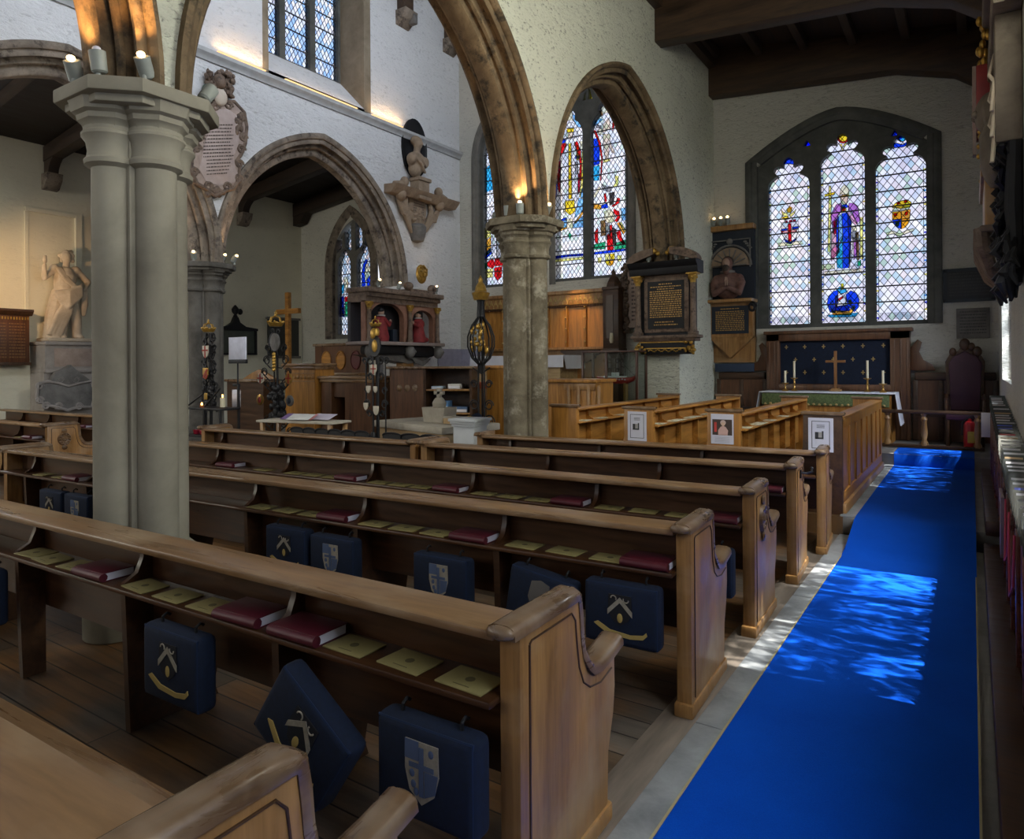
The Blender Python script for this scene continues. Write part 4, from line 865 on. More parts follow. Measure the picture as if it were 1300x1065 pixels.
def wp(mb, name, m, t, **k):
    """part of thing t built in world coordinates (t unrotated)"""
    if 'parent' in k: return mb.build(name, m, k.pop('parent'), **k)
    return mb.build(name, m, t, loc=-Vector(t.location), **k)
def text_lines(mb, P, rows, d, seed=1, dens=.86):
    """rows of broken strokes that read as an inscription; P(s,t)->point for s,t in 0..1, d = outward vector"""
    R = random.Random(seed)
    for i, (t, h, s0, s1) in enumerate(rows):
        s = s0
        while s < s1 - .01:
            w = R.uniform(.025, .085); e = min(s1, s + w)
            q = [P(s, t), P(e, t), P(e, t + h), P(s, t + h)]; vs = [mb.bm.verts.new(p + d) for p in q]; mb._f(vs)
            s = e + R.uniform(.012, .024)
def rel(pts, x0, thick, f=None):
    """relief slab on the nave north wall from photo pixels"""
    return MB().prism([(p.y, p.z) for p in (atx(u, v, x0) for u, v in pts)], 'x', x0 - .01, x0 + thick, min(.02, thick*.35))
def fleshy(mb, name, m, t, vox=.018, **k):
    o = mb.build(name, m, t, doubles=False, **k); r = o.modifiers.new('body', 'REMESH'); r.mode = 'VOXEL'; r.voxel_size = vox; r.use_smooth_shade = True
    s = o.modifiers.new('smooth', 'SMOOTH'); s.factor = .5; s.iterations = 3; return o
# ---- 1. rococo cartouche beside the pale pillar
t = thing('wall_cartouche', 'pale carved stone cartouche with lettered panel high beside the pale pillar', 'monument', atx(275, 248, XF))
s5 = 532/90
def K(*a): return [(230 + x/s5, 80 + y/s5) for x, y in a]
OUT = K((215,320),(300,300),(395,290),(470,370),(490,480),(480,600),(445,690),(410,740),(435,790),(430,880),(390,940),(340,955),(250,1000),(180,940),(110,900),(75,820),(75,690),(110,640),(120,560),(180,470),(190,380))
body = wp(rel(OUT, XF, .07), 'cartouche_body', MARB, t)
INN = K((235,360),(330,350),(400,400),(420,500),(410,620),(375,700),(385,790),(415,850),(380,905),(260,930),(160,890),(110,800),(130,720),(150,620),(190,480))
pan = wp(rel(INN, XF, .085), 'inscription_panel', stone('marble_pink', (.36,.28,.25), (.46,.37,.34), 5, .6, .1), t)
a, b_, c_ = atx(*K((150,460))[0], XF + .09), atx(*K((400,460))[0], XF + .09), atx(*K((150,860))[0], XF + .09)
m = MB(); text_lines(m, lambda s, q: a + (b_ - a)*s + (c_ - a)*q, [(i/15, .022, .06 + .1*(i > 9), .97 - .04*(i % 3) - .1*(i > 11)) for i in range(15)], Vector((.001,0,0)), 3); wp(m, 'lettering', INSC, t)
def scroll(mb, px, x, r, turns=1.4):
    c = atx(*px, x); mb.tube([(x + .02, c.y + r*(1 - .62*i/26)*math.cos(turns*2*PI*i/26), c.z + r*(1 - .62*i/26)*math.sin(turns*2*PI*i/26)) for i in range(27)], [.03 - .012*i/26 for i in range(27)], 7)
m = MB(); pth = [atx(u, v, XF + .06) for u, v in OUT]; m.tube(pth, .035, 8, closed=True)
for q in ((110,640),(90,820),(430,760),(425,870),(440,420),(460,560),(200,930),(340,930),(130,560),(445,650),(250,330),(350,320)): scroll(m, K(q)[0], XF + .05, .07)
wp(m, 'scroll_border', MARBD, t)
m = MB(); R = random.Random(4)
for i in range(110):
    px = K((R.uniform(180, 390), R.uniform(60, 260)))[0]; c = atx(*px, XF + .05 + R.uniform(0, .06)); m.ball(c, (R.uniform(.03,.05), R.uniform(.02,.05), R.uniform(.025,.06)), 8, 6)
for i in range(14):
    px = K((R.uniform(410, 470), R.uniform(380, 560)))[0]; m.ball(atx(*px, XF + .07), (.04,.04,.06), 8, 6)
for i in range(16):
    px = K((R.uniform(190, 320), R.uniform(930, 990)))[0]; m.ball(atx(*px, XF + .05), (.04,.05,.05), 8, 6)
m.ball(atx(*K((290,140))[0], XF + .12), (.09,.10,.12), 12, 8); wp(m, 'foliage_crest', MARBD, t)
m = MB().ball(atx(*K((290,250))[0], XF + .09), (.06,.13,.15), 14, 10); wp(m, 'shield_boss', stone('marble_cream', (.5,.42,.34), (.62,.54,.45), 4, .6, .1), t)
m = MB().ball(atx(*K((205,220))[0], XF + .12), (.09,.11,.13), 14, 10); wp(m, 'helmet', plain('bronze_green', (.12,.17,.14), .6), t)
# ---- 2. bust in a dark oval niche on a bracket
t = thing('bust_monument', 'carved bust in a dark oval niche above a cherub bracket high on the nave wall', 'monument', atx(527, 312, XF))
c = atx(525, 189, XF); T = Matrix.Translation(c) @ Matrix.Rotation(PI/2, 4, 'Y')
wp(MB().lathe([(.0,.012),(.9,.012),(1.0,.03),(1.06,.05),(1.06,-.03)], 30, M=T @ Matrix.Diagonal((.60,.37,1,1))), 'oval_niche', BLK, t)
b0 = atx(527, 222, XF + .16)
m = MB(); m.ball(b0 + Vector((0,.04,.30)), (.16,.25,.20), 14, 10).ball(b0 + Vector((0,.0,.12)), (.13,.17,.18), 12, 8).tube([b0 + Vector((0,.03,.40)), b0 + Vector((.01,.06,.58))], .075, 10).ball(b0 + Vector((.02,.07,.68)), (.115,.105,.14), 14, 10).ball(b0 + Vector((-.02,.05,.74)), (.12,.12,.11), 12, 8)
m.ball(b0 + Vector((.13,.09,.66)), (.03,.025,.035), 8, 6).ball(b0 + Vector((.05,-.17,.3)), (.12,.09,.13), 10, 8).ball(b0 + Vector((.05,.24,.3)), (.12,.09,.13), 10, 8)
m.tube([b0 + Vector((.14,-.18,.36)), b0 + Vector((.17,.0,.22)), b0 + Vector((.13,.18,.05))], .035, 8).tube([b0 + Vector((.14,-.1,.42)), b0 + Vector((.17,.06,.3)), b0 + Vector((.14,.2,.18))], .03, 8)
fleshy(m, 'bust', ALAB, t, .02, loc=-Vector(t.location))
p = atx(527, 228, XF)
wp(MB().box(XF, XF + .26, p.y - .17, p.y + .17, p.z - .42, p.z - .02, .015).box(XF, XF + .3, p.y - .2, p.y + .2, p.z - .08, p.z, .015).box(XF, XF + .3, p.y - .2, p.y + .2, p.z - .48, p.z - .40, .015), 'pedestal', ALAB, t)
l, r = atx(487, 240, XF + .02), atx(572, 250, XF + .02); zc = 5.18
wp(MB().prism([(XF, zc - .06), (XF + .2, zc - .06), (XF + .3, zc + .04), (XF + .34, zc + .10), (XF, zc + .12)], 'y', l.y + .03, r.y - .05), 'cornice', ALAB, t)
m = MB(); cc = atx(527, 268, XF)
m.lathe([(.0,.10),(.24,.10),(.30,.07),(.33,.0)], 22, M=Matrix.Translation((XF, cc.y, cc.z + .02)) @ Matrix.Rotation(PI/2, 4, 'Y') @ Matrix.Diagonal((1.25,.95,1,1)))
for sx in (-1, 1):
    for k in range(3): m.tube([(XF + .06, cc.y + sx*(.36 + .05*k), cc.z + .35 - .1*k), (XF + .1, cc.y + sx*(.42 + .02*k), cc.z + .05 - .08*k), (XF + .06, cc.y + sx*(.22 - .02*k), cc.z - .38 - .06*k)], [.05,.06,.035], 8)
wp(m, 'cartouche_shield', ALAB, t)
q0 = Vector((XF + .104, cc.y - .2, cc.z + .2)); m = MB(); text_lines(m, lambda s, q: q0 + Vector((0,.4*s,-.42*q)), [(i/8, .045, .08, .92) for i in range(8)], Vector((.003,0,0)), 8); wp(m, 'lettering', INSC, t)
m = MB(); R = random.Random(9)
for sx in (-1, 1):
    h = Vector((XF + .16, cc.y + sx*.62, cc.z + .22)); m.ball(h, (.12,.12,.14), 12, 8)
    for i in range(9): m.ball(h + Vector((R.uniform(-.05,.05), R.uniform(-.12,.12), R.uniform(.02,.14))), .05, 8, 6)
    for k in range(4): m.tube([h + Vector((-.05, sx*.02, -.1)), h + Vector((-.04, -sx*.1, -.22 - .05*k)), h + Vector((-.06, -sx*(.26 + .03*k), -.26 - .06*k))], [.05,.045,.01], 7)
wp(m, 'cherub', ALAB, t)
for sx in (-1, 1): wp(MB().ball((XF + .2, cc.y + sx*.55, zc + .22), (.1,.09,.11), 12, 8).tube([(XF + .18, cc.y + sx*.60, zc + .16), (XF + .18, cc.y + sx*.85, zc + .14)], [.08,.04], 8), 'reclining_cherub', ALAB, t)
e = atx(527, 300, XF); m = MB(); R = random.Random(3)
for i in range(24): m.ball((XF + .08, e.y + R.uniform(-.2,.2), e.z + .42 + R.uniform(-.16,.16)), .05, 8, 6)
wp(m, 'fruit_swag', ALAB, t)
wp(MB().lathe([(.02,-.2),(.14,-.16),(.19,.0),(.2,.14),(.15,.2),(.02,.22)], 14, (XF + .06, e.y, e.z + .05)), 'pendant', GREYM, t)
# ---- 3. coloured monument with two kneeling figures at the north respond
XK = -9.5
t = thing('kneelers_monument', 'coloured wall monument with two kneeling red robed figures under arched niches', 'monument', (XF + .2, 10.4, 1.75))
y0, ym, y1 = 9.36, 10.55, 11.46
wp(MB().box(XF, XK + .12, y0 - .04, y1 + .08, 2.98, 3.08, .02).box(XF, XK + .06, y0, y1 + .03, 2.90, 2.99, .015).box(XF, XK, y0, y1, 2.80, 2.91), 'cornice', MARBD, t)
back = wp(MB().box(XF, XF + .08, y0, y1, 2.05, 2.82), 'back_slab', plain('niche_dark', (.03,.028,.035), .7), t)
b = MB()
for a, c in ((y0, ym), (ym, y1)):
    w = (c - a)/2 - .13; yc = (a + c)/2
    arc = [(yc + w*math.cos(PI*i/14), 2.52 + w*.62*math.sin(PI*i/14)) for i in range(15)]
    b.prism([(a, 2.04), (a, 2.82), (c, 2.82), (c, 2.04), (yc + w, 2.04)] + arc + [(yc - w, 2.04)], 'x', XK - .14, XK - .02)
wp(b, 'niche_arch', stone('marble_red_brown', (.16,.07,.045), (.30,.16,.11), 6, .55, .2), t)
for k, y in enumerate((y0 + .05, ym, y1 - .05)):
    cl = wp(MB().lathe([(.06,2.04),(.06,2.1),(.045,2.12),(.04,2.66),(.055,2.68)], 14, (XK + .03, y, 0)), 'column', MARBD, t)
    wp(MB().lathe([(.045,2.66),(.05,2.70),(.08,2.78),(.085,2.80)], 10, (XK + .03, y, 0)).ball((XK + .07, y - .05, 2.76), .025, 8, 5).ball((XK + .07, y + .05, 2.76), .025, 8, 5), 'capital', GILT, cl, parent=cl)
wp(MB().box(XF, XK + .14, y0 - .06, y1 + .08, 1.98, 2.05, .02), 'shelf', stone('marble_grey_pink', (.20,.16,.15), (.33,.27,.25), 4, .5, .2), t)
wp(MB().box(XF, XK + .02, ym + .1, y1 - .12, 1.76, 1.98, .05).box(XF, XK + .02, y0 + .3, ym - .1, 1.8, 1.98, .05), 'black_panel', BLK, t)
m = MB()
for y in (y0 + .08, ym, y1 - .02): m.ball((XK + .02, y, 1.86), (.12,.10,.14), 12, 8); m.tube([(XK + .06, y, 1.98), (XK + .12, y + .05, 1.86), (XK + .02, y + .04, 1.74)], .03, 7)
m.prism([(y0 + .1, 1.8), (y1 - .05, 1.8), (y1 - .3, 1.68), (ym + .1, 1.62), (ym - .5, 1.70)], 'x', XF, XK - .1); wp(m, 'scroll_bracket', GREYM, t)
m = MB()
for i in range(5): m.tube([(XK - .05, ym + .15 + i*.02, 1.72 - i*.016), (XK - .02, ym + .45, 1.66 - i*.02), (XK - .05, y1 - .2 - i*.02, 1.72 - i*.016)], .012, 6)
wp(m, 'swag', GREYM, t)
def kneeling(y, face, gown):
    m = MB(); x = XK - .12
    m.lathe([(.15,2.06),(.16,2.15),(.12,2.32),(.105,2.42),(.115,2.5),(.06,2.56)], 14, (x, y, 0)).ball((x, y - face*.10, 2.12), (.12,.19,.07), 12, 8)
    m.ball((x, y - face*.10, 2.45), (.07,.06,.09), 10, 8).tube([(x + .08, y + face*.02, 2.48), (x + .10, y + face*.12, 2.38), (x + .05, y + face*.2, 2.44)], [.045,.04,.03], 8)
    o = wp(m, 'robed_body', gown, t)
    wp(MB().ball((x, y, 2.63), (.06,.065,.08), 12, 8).ball((x, y + face*.06, 2.62), .018, 8, 6).ball((x + .05, y + face*.21, 2.46), (.025,.03,.04), 8, 6), 'head_and_hands', FLESH, o, parent=o)
    wp(MB().lathe([(.04,2.54),(.085,2.555),(.085,2.575),(.04,2.585)], 14, (x, y, 0)), 'ruff', plain('ruff_white', (.35,.33,.31), .8), o, parent=o)
    wp(MB().ball((x, y - face*.01, 2.665), (.065,.066,.06), 12, 8), 'hair', BLK, o, parent=o)
kneeling(y0 + .52, 1, REDP); kneeling(ym + .42, -1, REDP)
for ya_, yb_ in (((ym + y0)/2 + .2, (ym + y0)/2 + .32), (ym + .12, ym + .2)): wp(MB().box(XK - .22, XK - .06, ya_, yb_, 2.05, 2.3, .01), 'prayer_desk', BLUEB, t)
p = atx(535, 348, XK + .02); m = MB().ball(p, (.06,.16,.20), 14, 10)
for sx in (-1, 1): m.ball(p + Vector((.05, sx*.06, .05)), (.03,.035,.025), 8, 6).tube([p + Vector((.05, sx*.03, -.08)), p + Vector((.04, sx*.12, -.02)), p + Vector((.03, sx*.14, .12))], .02, 6)
m.ball(p + Vector((.07,0,-.02)), (.03,.025,.05), 8, 6); m.tube([p + Vector((.05,-.08,.12)), p + Vector((.06,0,.17)), p + Vector((.05,.08,.12))], .02, 6)
wp(m, 'gilt_mask', GILT, t)
m = MB().box(XF, XK + .02, p.y - .3, p.y + .45, 3.07, 3.15, .02)
for dy in (-.32, .42): m.ball((XK - .05, p.y + dy, 3.2), (.09,.12,.09), 10, 8)
wp(m, 'crest_scroll', MARBD, t)
wp(MB().box(XK - .35, XK - .15, ym - .02, ym + .32, .2, 1.7, .03), 'stem', OAK_E, t)
# ---- 4. standing statue in the north aisle
XA = -15.6
t = thing('statue', 'pale stone statue in a draped robe with one arm raised, far left aisle', 'statue', (-15.3, 6.62, 2.14))
m = MB()
m.tube([(.0,.0,.05),(.0,.03,.45),(.02,.02,.9)], [.10,.11,.17], 10).tube([(.05,.28,.05),(.06,.26,.45),(.02,.14,.9)], [.09,.10,.16], 10)   # legs
m.ball((.06,.0,.06), (.14,.08,.06)).ball((.1,.3,.06), (.14,.08,.06))
m.tube([(.0,.08,.85),(.02,.06,1.1),(.0,.08,1.3),(.0,.09,1.47)], [.21,.19,.21,.12], 14)    # trunk
m.ball((.0,-.11,1.43), .10).ball((.0,.28,1.43), .10)
m.tube([(.0,.1,1.45),(.02,.1,1.58)], .065, 10).ball((.03,.1,1.68), (.105,.095,.125), 14, 10).ball((.125,.1,1.66), (.02,.018,.03), 8, 6)
m.tube([(.0,-.12,1.42),(.08,-.33,1.22),(.16,-.36,1.47)], [.075,.065,.045], 10).ball((.18,-.36,1.55), (.05,.045,.065), 10, 8)
for k in range(4): m.tube([(.18,-.39 + .022*k,1.58), (.20,-.39 + .022*k,1.66 - .01*abs(k - 1.5))], .014, 6)
m.tube([(.0,.30,1.42),(.02,.52,1.2),(.14,.36,1.02)], [.08,.07,.05], 10).ball((.17,.3,1.0), (.05,.06,.05), 10, 8)
fleshy(m, 'body', MARBW, t, .022)
m = MB()
for k in range(7):   # folds sweep from the right hip across to the left shoulder and down to the feet
    m.tube([(.18,-.20 + .03*k,.95 - .06*k), (.24,.05,.98 - .05*k), (.20,.28,1.08 - .03*k), (.10,.36,1.15 - .03*k)], [.035,.05,.05,.03], 8)
for k in range(8):
    m.tube([(.17,.20 - .01*k,.92), (.2,.08 - .03*k,.55), (.12,-.06 - .035*k + .02*(k % 2),.10)], [.03,.05,.035], 8)
for k in range(4): m.tube([(.12,.36 + .02*k,1.05), (.12,.36 + .02*k,.75), (.09,.36 + .015*k,.5)], [.03,.045,.02], 8)
for k in range(4): m.tube([(.1,-.13 + .03*k,1.45), (.2,-.02 + .03*k,1.22), (.19,.18 + .02*k,1.05)], [.03,.035,.03], 8)
m.tube([(-.04,-.12,.03),(-.04,-.1,.5),(-.04,0,1.0)], [.2,.17,.14], 10)
fleshy(m, 'drapery', MARBW, t, .016).modifiers['smooth'].iterations = 1
m = MB(); R = random.Random(2)
for i in range(22): m.ball((-.02 + R.uniform(-.07,.06), .1 + R.uniform(-.12,.12), 1.73 + R.uniform(-.12,.09)), .05, 8, 6)
fleshy(m, 'hair', MARBW, t, .02)
MB().box(-.25,.3,-.35,.55,-.03,.04,.02).build('base', MARBW, t)
t = thing('statue_pedestal', 'grey stone plinth with a panel carrying the standing statue', 'plinth', (-15.3, 6.66, .95))
MB().box(-.29,.42,-.50,.80,1.08,1.155,.02).box(-.29,.36,-.48,.76,.62,1.08).box(-.29,.36,-.48,.78,.54,.62,.015).box(-.29,.30,-.48,.76,-.95,.54).build('block', stone('plinth_stone', (.26,.23,.21), (.40,.36,.33), 3, .7, .2), t)
MB().box(.355,.37,-.32,.56,.66,1.02,.006).build('panel', MARB, t)
struct(MB().prism([(6.10, 2.2), (6.10, 4.75), (6.16, 4.75), (6.16, 2.2)], 'x', XA, XA + .03).prism([(7.02, 2.2), (7.02, 4.75), (7.14, 4.75), (7.14, 2.2)], 'x', XA, XA + .06).prism([(6.1, 4.7), (7.14, 4.7), (7.14, 4.78), (6.1, 4.78)], 'x', XA, XA + .05).build('trim_13', PL_NORTH))
t = thing('wall_cartouche', 'grey scroll edged stone cartouche low on the far left wall under the statue', 'monument', (-14.9, 6.9, .75))
XC = -14.78
def rl(pts, x0, th): return MB().prism([(p.y, p.z) for p in (atx(u, v, x0) for u, v in pts)], 'x', x0 - .08, x0 + th, .015)
wp(rl([(50,486),(62,484),(86,489),(113,486),(120,500),(116,517),(85,521),(58,517),(48,505)], XC, .05), 'panel', GREYM, t)
wp(rl([(62,484),(70,472),(80,468),(88,463),(96,470),(112,482),(100,486),(86,489)], XC, .08), 'crest', GREYM, t)
m = MB(); m.tube([atx(u, v, XC + .05) for u, v in [(48,488),(60,484),(74,486),(86,490),(100,486),(116,484),(122,500),(116,517),(100,516),(86,521),(70,516),(56,514),(47,503)]], .035, 8, closed=True)
for px in ((50,490),(50,508),(58,515),(74,516),(100,516),(76,482),(96,482)):
    c = atx(*px, XC + .05); m.tube([(XC + .06, c.y + .07*(1 - .6*i/18)*math.cos(.55*i), c.z + .07*(1 - .6*i/18)*math.sin(.55*i)) for i in range(19)], .022, 6)
wp(m, 'scroll_border', stone('grey_marble_light', (.2,.18,.17), (.34,.31,.29), 5, .6, .3), t)
# ---- 5. honours board, black memorial, small memorial in the north aisle
t = thing('hanging_board', 'brown wooden board with rows of names at the left edge beyond the statue', 'board', (-15.3, 5.75, 1.7))
wp(MB().box(-15.59,-15.3,5.35,6.06,1.68,2.62,.01), 'panel', wood('mahogany', (.06,.02,.008), (.15,.055,.02), (14,14,1.2), .4), t)
wp(MB().prism([(-15.59,2.6),(-15.28,2.6),(-15.2,2.68),(-15.2,2.72),(-15.59,2.72)], 'y', 5.3, 6.1).box(-15.55,-15.27,5.33,6.08,1.64,1.70,.01), 'cornice', OAK_D, t)
m = MB()
for k in range(14): m.box(-15.298,-15.285,5.4 + k*.048,5.42 + k*.048,2.52,2.57)
wp(m, 'dentils', GILT, t)
m = MB(); q0 = Vector((-15.298,5.4,2.45)); text_lines(m, lambda s, q: q0 + Vector((0,.6*s,-.7*q)), [(i/12, .03, .02, .45) for i in range(12)] + [(i/12, .03, .52, .97) for i in range(12)], Vector((.002,0,0)), 5); wp(m, 'lettering', plain('gilt_names', (.22,.11,.04), .6), t)
t = thing('wall_tablet', 'black pedimented memorial tablet with an urn on the far north aisle wall', 'monument', (XA + .05, 10.8, 1.9))
wp(MB().box(XA, XA + .07, 10.2, 11.34, 1.93, 2.5, .01), 'panel', plain('slate_green', (.06,.07,.055), .5), t)
m = MB().prism([(y, z) for y, z in ((10.15,2.5),(11.4,2.5),(11.4,2.56),(11.05,2.60),(10.88,2.70),(10.82,2.84),(10.72,2.84),(10.66,2.70),(10.5,2.60),(10.15,2.56))], 'x', XA, XA + .1).box(XA, XA + .09, 10.17, 11.38, 1.88, 1.93)
for y in (10.2, 11.34): m.box(XA, XA + .1, y - .03, y + .03, 1.9, 2.5)
m.lathe([(.04,2.82),(.06,2.86),(.03,2.9),(.08,2.96),(.09,3.04),(.05,3.1),(.015,3.14)], 12, (XA + .06, 10.76, 0)).ball((XA + .06, 10.9, 2.98), (.05,.07,.08), 10, 8); wp(m, 'frame', BLK, t)
t = thing('wall_tablet', 'small dark rectangular memorial on the far wall behind the wooden cross', 'monument', (XA + .05, 12.0, 1.85))
wp(MB().box(XA, XA + .06, 11.75, 12.75, 1.85, 2.85, .01), 'panel', plain('slate_dark', (.03,.032,.03), .5), t); wp(MB().box(XA, XA + .07, 11.7, 12.8, 1.8, 1.86).box(XA, XA + .07, 11.7, 12.8, 2.84, 2.9), 'frame', GREYM, t)
# ---- 6. black and gold tablet on the respond by the chapel
YT = 10.9
def tx(u, v, dy=0): p = aty(u, v, YT - dy); return p.x, p.z
t = thing('wall_tablet', 'black and gilt tablet with columns, lettered in gold, on the end of the arcade wall', 'monument', (-4.22, 11.0, 1.75))
x0, x1 = -4.72, -3.62
wp(MB().box(x0 + .08, x1 - .08, YT - .02, 11.0, 2.02, 3.1), 'back_slab', BLK, t)
wp(MB().box(x0 + .17, x1 - .17, YT - .05, YT, 2.1, 2.98, .012).box(x0 + .12, x1 - .12, YT - .04, YT, 2.98, 3.1, .01), 'inner_frame', MARBD, t)
pn = wp(MB().box(x0 + .24, x1 - .24, YT - .065, YT - .04, 2.16, 2.94), 'inscription_panel', BLK, t)
m = MB(); q0 = Vector((x0 + .26, YT - .066, 2.90)); text_lines(m, lambda s, q: q0 + Vector((.58*s,0,-.74*q)), [(0,.022,.3,.7),(.06,.02,.05,.95),(.11,.02,.25,.75)] + [(.16 + i*.047,.026,.03,.97) for i in range(13)] + [(.84,.024,.18,.75),(.90,.024,.15,.85)], Vector((0,-.001,0)), 6); wp(m, 'lettering', GINS, t)
for x in (x0 + .08, x1 - .08):
    cl = wp(MB().lathe([(.065,2.1),(.065,2.14),(.05,2.17),(.042,2.9)], 16, (x, YT - .09, 0)).box(x - .07, x + .07, YT - .16, YT - .02, 2.05, 2.11, .01), 'column', MARBD, t)
    m = MB().lathe([(.045,2.88),(.05,2.92),(.08,3.02)], 12, (x, YT - .09, 0)).box(x - .09, x + .09, YT - .18, YT, 3.01, 3.04, .008)
    for a in range(8): m.ball((x + .06*math.cos(a*PI/4), YT - .09 + .06*math.sin(a*PI/4), 2.96 + .03*(a % 2)), .022, 8, 5)
    wp(m, 'capital', GILT, cl, parent=cl)
wp(MB().prism([(YT - .18, 3.04), (YT - .2, 3.10), (YT - .2, 3.14), (YT - .26, 3.19), (YT - .28, 3.24), (11.0, 3.24), (11.0, 3.04)], 'x', x0 - .03, x1 + .03), 'entablature', BLK, t)
for sx in (-1, 1):
    pts = [((x0 if sx < 0 else x1) + -sx*(.46*(1 - math.cos(a)))*1.0 + sx*.05, 3.24 + .22*math.sin(a)) for a in [PI/2*i/10 for i in range(11)]]
    b = MB().prism(pts + [(pts[-1][0], 3.36), (pts[0][0] - sx*.08, 3.24)], 'y', YT - .26, YT - .04); wp(b, 'broken_pediment', MARBD, t)
    wp(MB().ball((pts[-1][0] + sx*.02, YT - .2, 3.42), (.07,.05,.06), 12, 8).ball((pts[-1][0] - sx*.06, YT - .18, 3.38), .04, 10, 6), 'gilt_volute', GILT, t)
wp(MB().box(x0 - .02, x1 + .02, YT - .2, 11.0, 2.0, 2.05, .012).prism([(YT - .16, 1.95), (YT - .19, 2.0), (11.0, 2.0), (11.0, 1.95)], 'x', x0 + .03, x1 - .03), 'sill', MARBD, t)
wp(MB().box(x0 + .12, x1 - .12, YT - .1, 11.0, 1.74, 1.96, .015), 'apron', BLK, t)
m = MB().box(x0 + .1, x1 - .1, YT - .11, YT - .09, 1.93, 1.96).box(x0 + .2, x1 - .2, YT - .11, YT - .095, 1.83, 1.845); R = random.Random(12)
for sx, xx in ((1, x0 + .12), (-1, x1 - .12)):
    for i in range(18): m.ball((xx + R.uniform(-.08,.09), YT - .13 + R.uniform(-.02,.02), 1.84 + R.uniform(-.09,.10)), R.uniform(.018,.034), 8, 5)
for i in range(22): m.ball((x0 + .27 + i*.026, YT - .11, 1.80 + .015*math.sin(i*1.3)), .014, 6, 5)
wp(m, 'gilt_carving', GILT, t)
# ---- 7. praying bust monument on the chapel east wall
YB = 12.78
t = thing('bust_monument', 'blue-black wall monument with a bearded bust at prayer beside the chapel window', 'monument', (-3.8, 12.88, 1.6))
xa, xb = -4.0, -3.25
wp(MB().box(xa - .35, xb + .02, YB - .1, 12.9, 4.0, 4.1, .02), 'top_board', OAK_E, t)
wp(MB().box(xa - .32, xb, YB, 12.9, 2.72, 4.02), 'niche_back', BLUEB, t)
b = MB(); cxm = (xa + xb)/2 - .04; w = .34
b.prism([(cxm + w*math.cos(PI*i/16), 3.35 + w*1.0*math.sin(PI*i/16)) for i in range(17)], 'y', YB - .06, YB - .0); wp(b, 'niche_shell', ALAB, t)
m = MB()
for i in range(9):
    a = PI*i/8; m.tube([(cxm, YB - .07, 3.36), (cxm + .3*math.cos(a), YB - .075, 3.36 + .3*math.sin(a))], .012, 6)
m.tube([(cxm + .38*math.cos(PI*i/16), YB - .05, 3.35 + .38*math.sin(PI*i/16)) for i in range(17)], .02, 6)
for q in ((xa - .06, 3.82, xb - .05, 3.84), (xa - .06, 3.32, xa - .04, 3.84), (xb - .07, 3.32, xb - .05, 3.84)): m.box(q[0], q[2], YB - .05, YB - .02, q[1], q[3])
for sx in (-1, 1):
    for k in range(4): m.ball((cxm + sx*(.27 + .03*k), YB - .04, 3.78 - .04*k), (.035,.015,.02), 8, 5)
m.ball((cxm, YB - .06, 3.80), (.06,.03,.06), 8, 6); wp(m, 'arch_carving', GREYM, t)
m = MB(); c = Vector((cxm - .01, YB - .16, 2.78))
m.ball(c + Vector((0,.03,.22)), (.27,.15,.26), 14, 10).ball(c + Vector((-.2,.02,.26)), (.10,.12,.16), 10, 8).ball(c + Vector((.2,.02,.26)), (.10,.12,.16), 10, 8).tube([c + Vector((0,.02,.42)), c + Vector((0,-.01,.54))], .08, 10)
m.ball(c + Vector((0,-.03,.60)), (.10,.11,.125), 14, 10).ball(c + Vector((.0,-.13,.58)), (.022,.03,.03), 8, 6).ball(c + Vector((0,-.09,.49)), (.075,.07,.09), 10, 8)
m.tube([c + Vector((-.25,.0,.28)), c + Vector((-.2,-.14,.06)), c + Vector((.02,-.2,.17))], [.075,.07,.045], 10).tube([c + Vector((.25,.0,.28)), c + Vector((.24,-.14,.06)), c + Vector((.05,-.2,.17))], [.075,.07,.045], 10)
fleshy(m, 'bust', plain('painted_maroon', (.15,.075,.06), .6, 0, .35, 14), t, .018, loc=-Vector(t.location))
m = MB()
for s in (-.012, .02): m.ball(c + Vector((.035 + s,-.22,.26)), (.014,.02,.075), 8, 8)
for k in range(4): m.tube([c + Vector((.02 + .010*k,-.235 + .006*k,.28)), c + Vector((.022 + .010*k,-.232 + .006*k,.345 - .006*abs(k - 1)))], .007, 6)
m.tube([c + Vector((.02,-.21,.24)), c + Vector((.015,-.245,.29))], .009, 6); wp(m, 'praying_hands', FLESH, t)
wp(MB().ball(c + Vector((0,-.08,.60)), (.075,.075,.10), 12, 8).ball(c + Vector((.0,-.155,.59)), (.015,.02,.025), 8, 6), 'face', FLESH, t)
wp(MB().ball(c + Vector((0,.015,.64)), (.108,.10,.105), 12, 8).ball(c + Vector((0,-.12,.515)), (.062,.05,.075), 10, 8).ball(c + Vector((0,-.165,.555)), (.045,.02,.014), 8, 5), 'hair_and_beard', plain('painted_hair', (.045,.03,.022), .8), t)
wp(MB().lathe([(.07,.42),(.13,.44),(.13,.47),(.07,.49)], 14, tuple(c + Vector((0,0,0)))), 'ruff', GREYM, t)
wp(MB().box(xa - .3, xb + .03, YB - .3, 12.9, 2.68, 2.74, .012), 'shelf', OAK_E, t)
wp(MB().box(xa - .05, xb, YB - .12, 12.9, 2.06, 2.68).prism([(xa - .3, 2.68), (xb, 2.68), (xb, 1.6), (xa - .36, 1.6), (xa - .36, 2.1)], 'y', YB + .03, 12.9), 'backboard', OAK_E, t)
wp(MB().prism([(xa - .05, 2.06), (xb, 2.06), ((xa + xb)/2 - .03, 1.68)], 'y', YB - .1, YB + .03), 'pendant_board', OAK_E, t)
wp(MB().box(xa + .02, xb - .07, YB - .135, YB - .11, 2.12, 2.62), 'text_tablet', BLUEB, t)
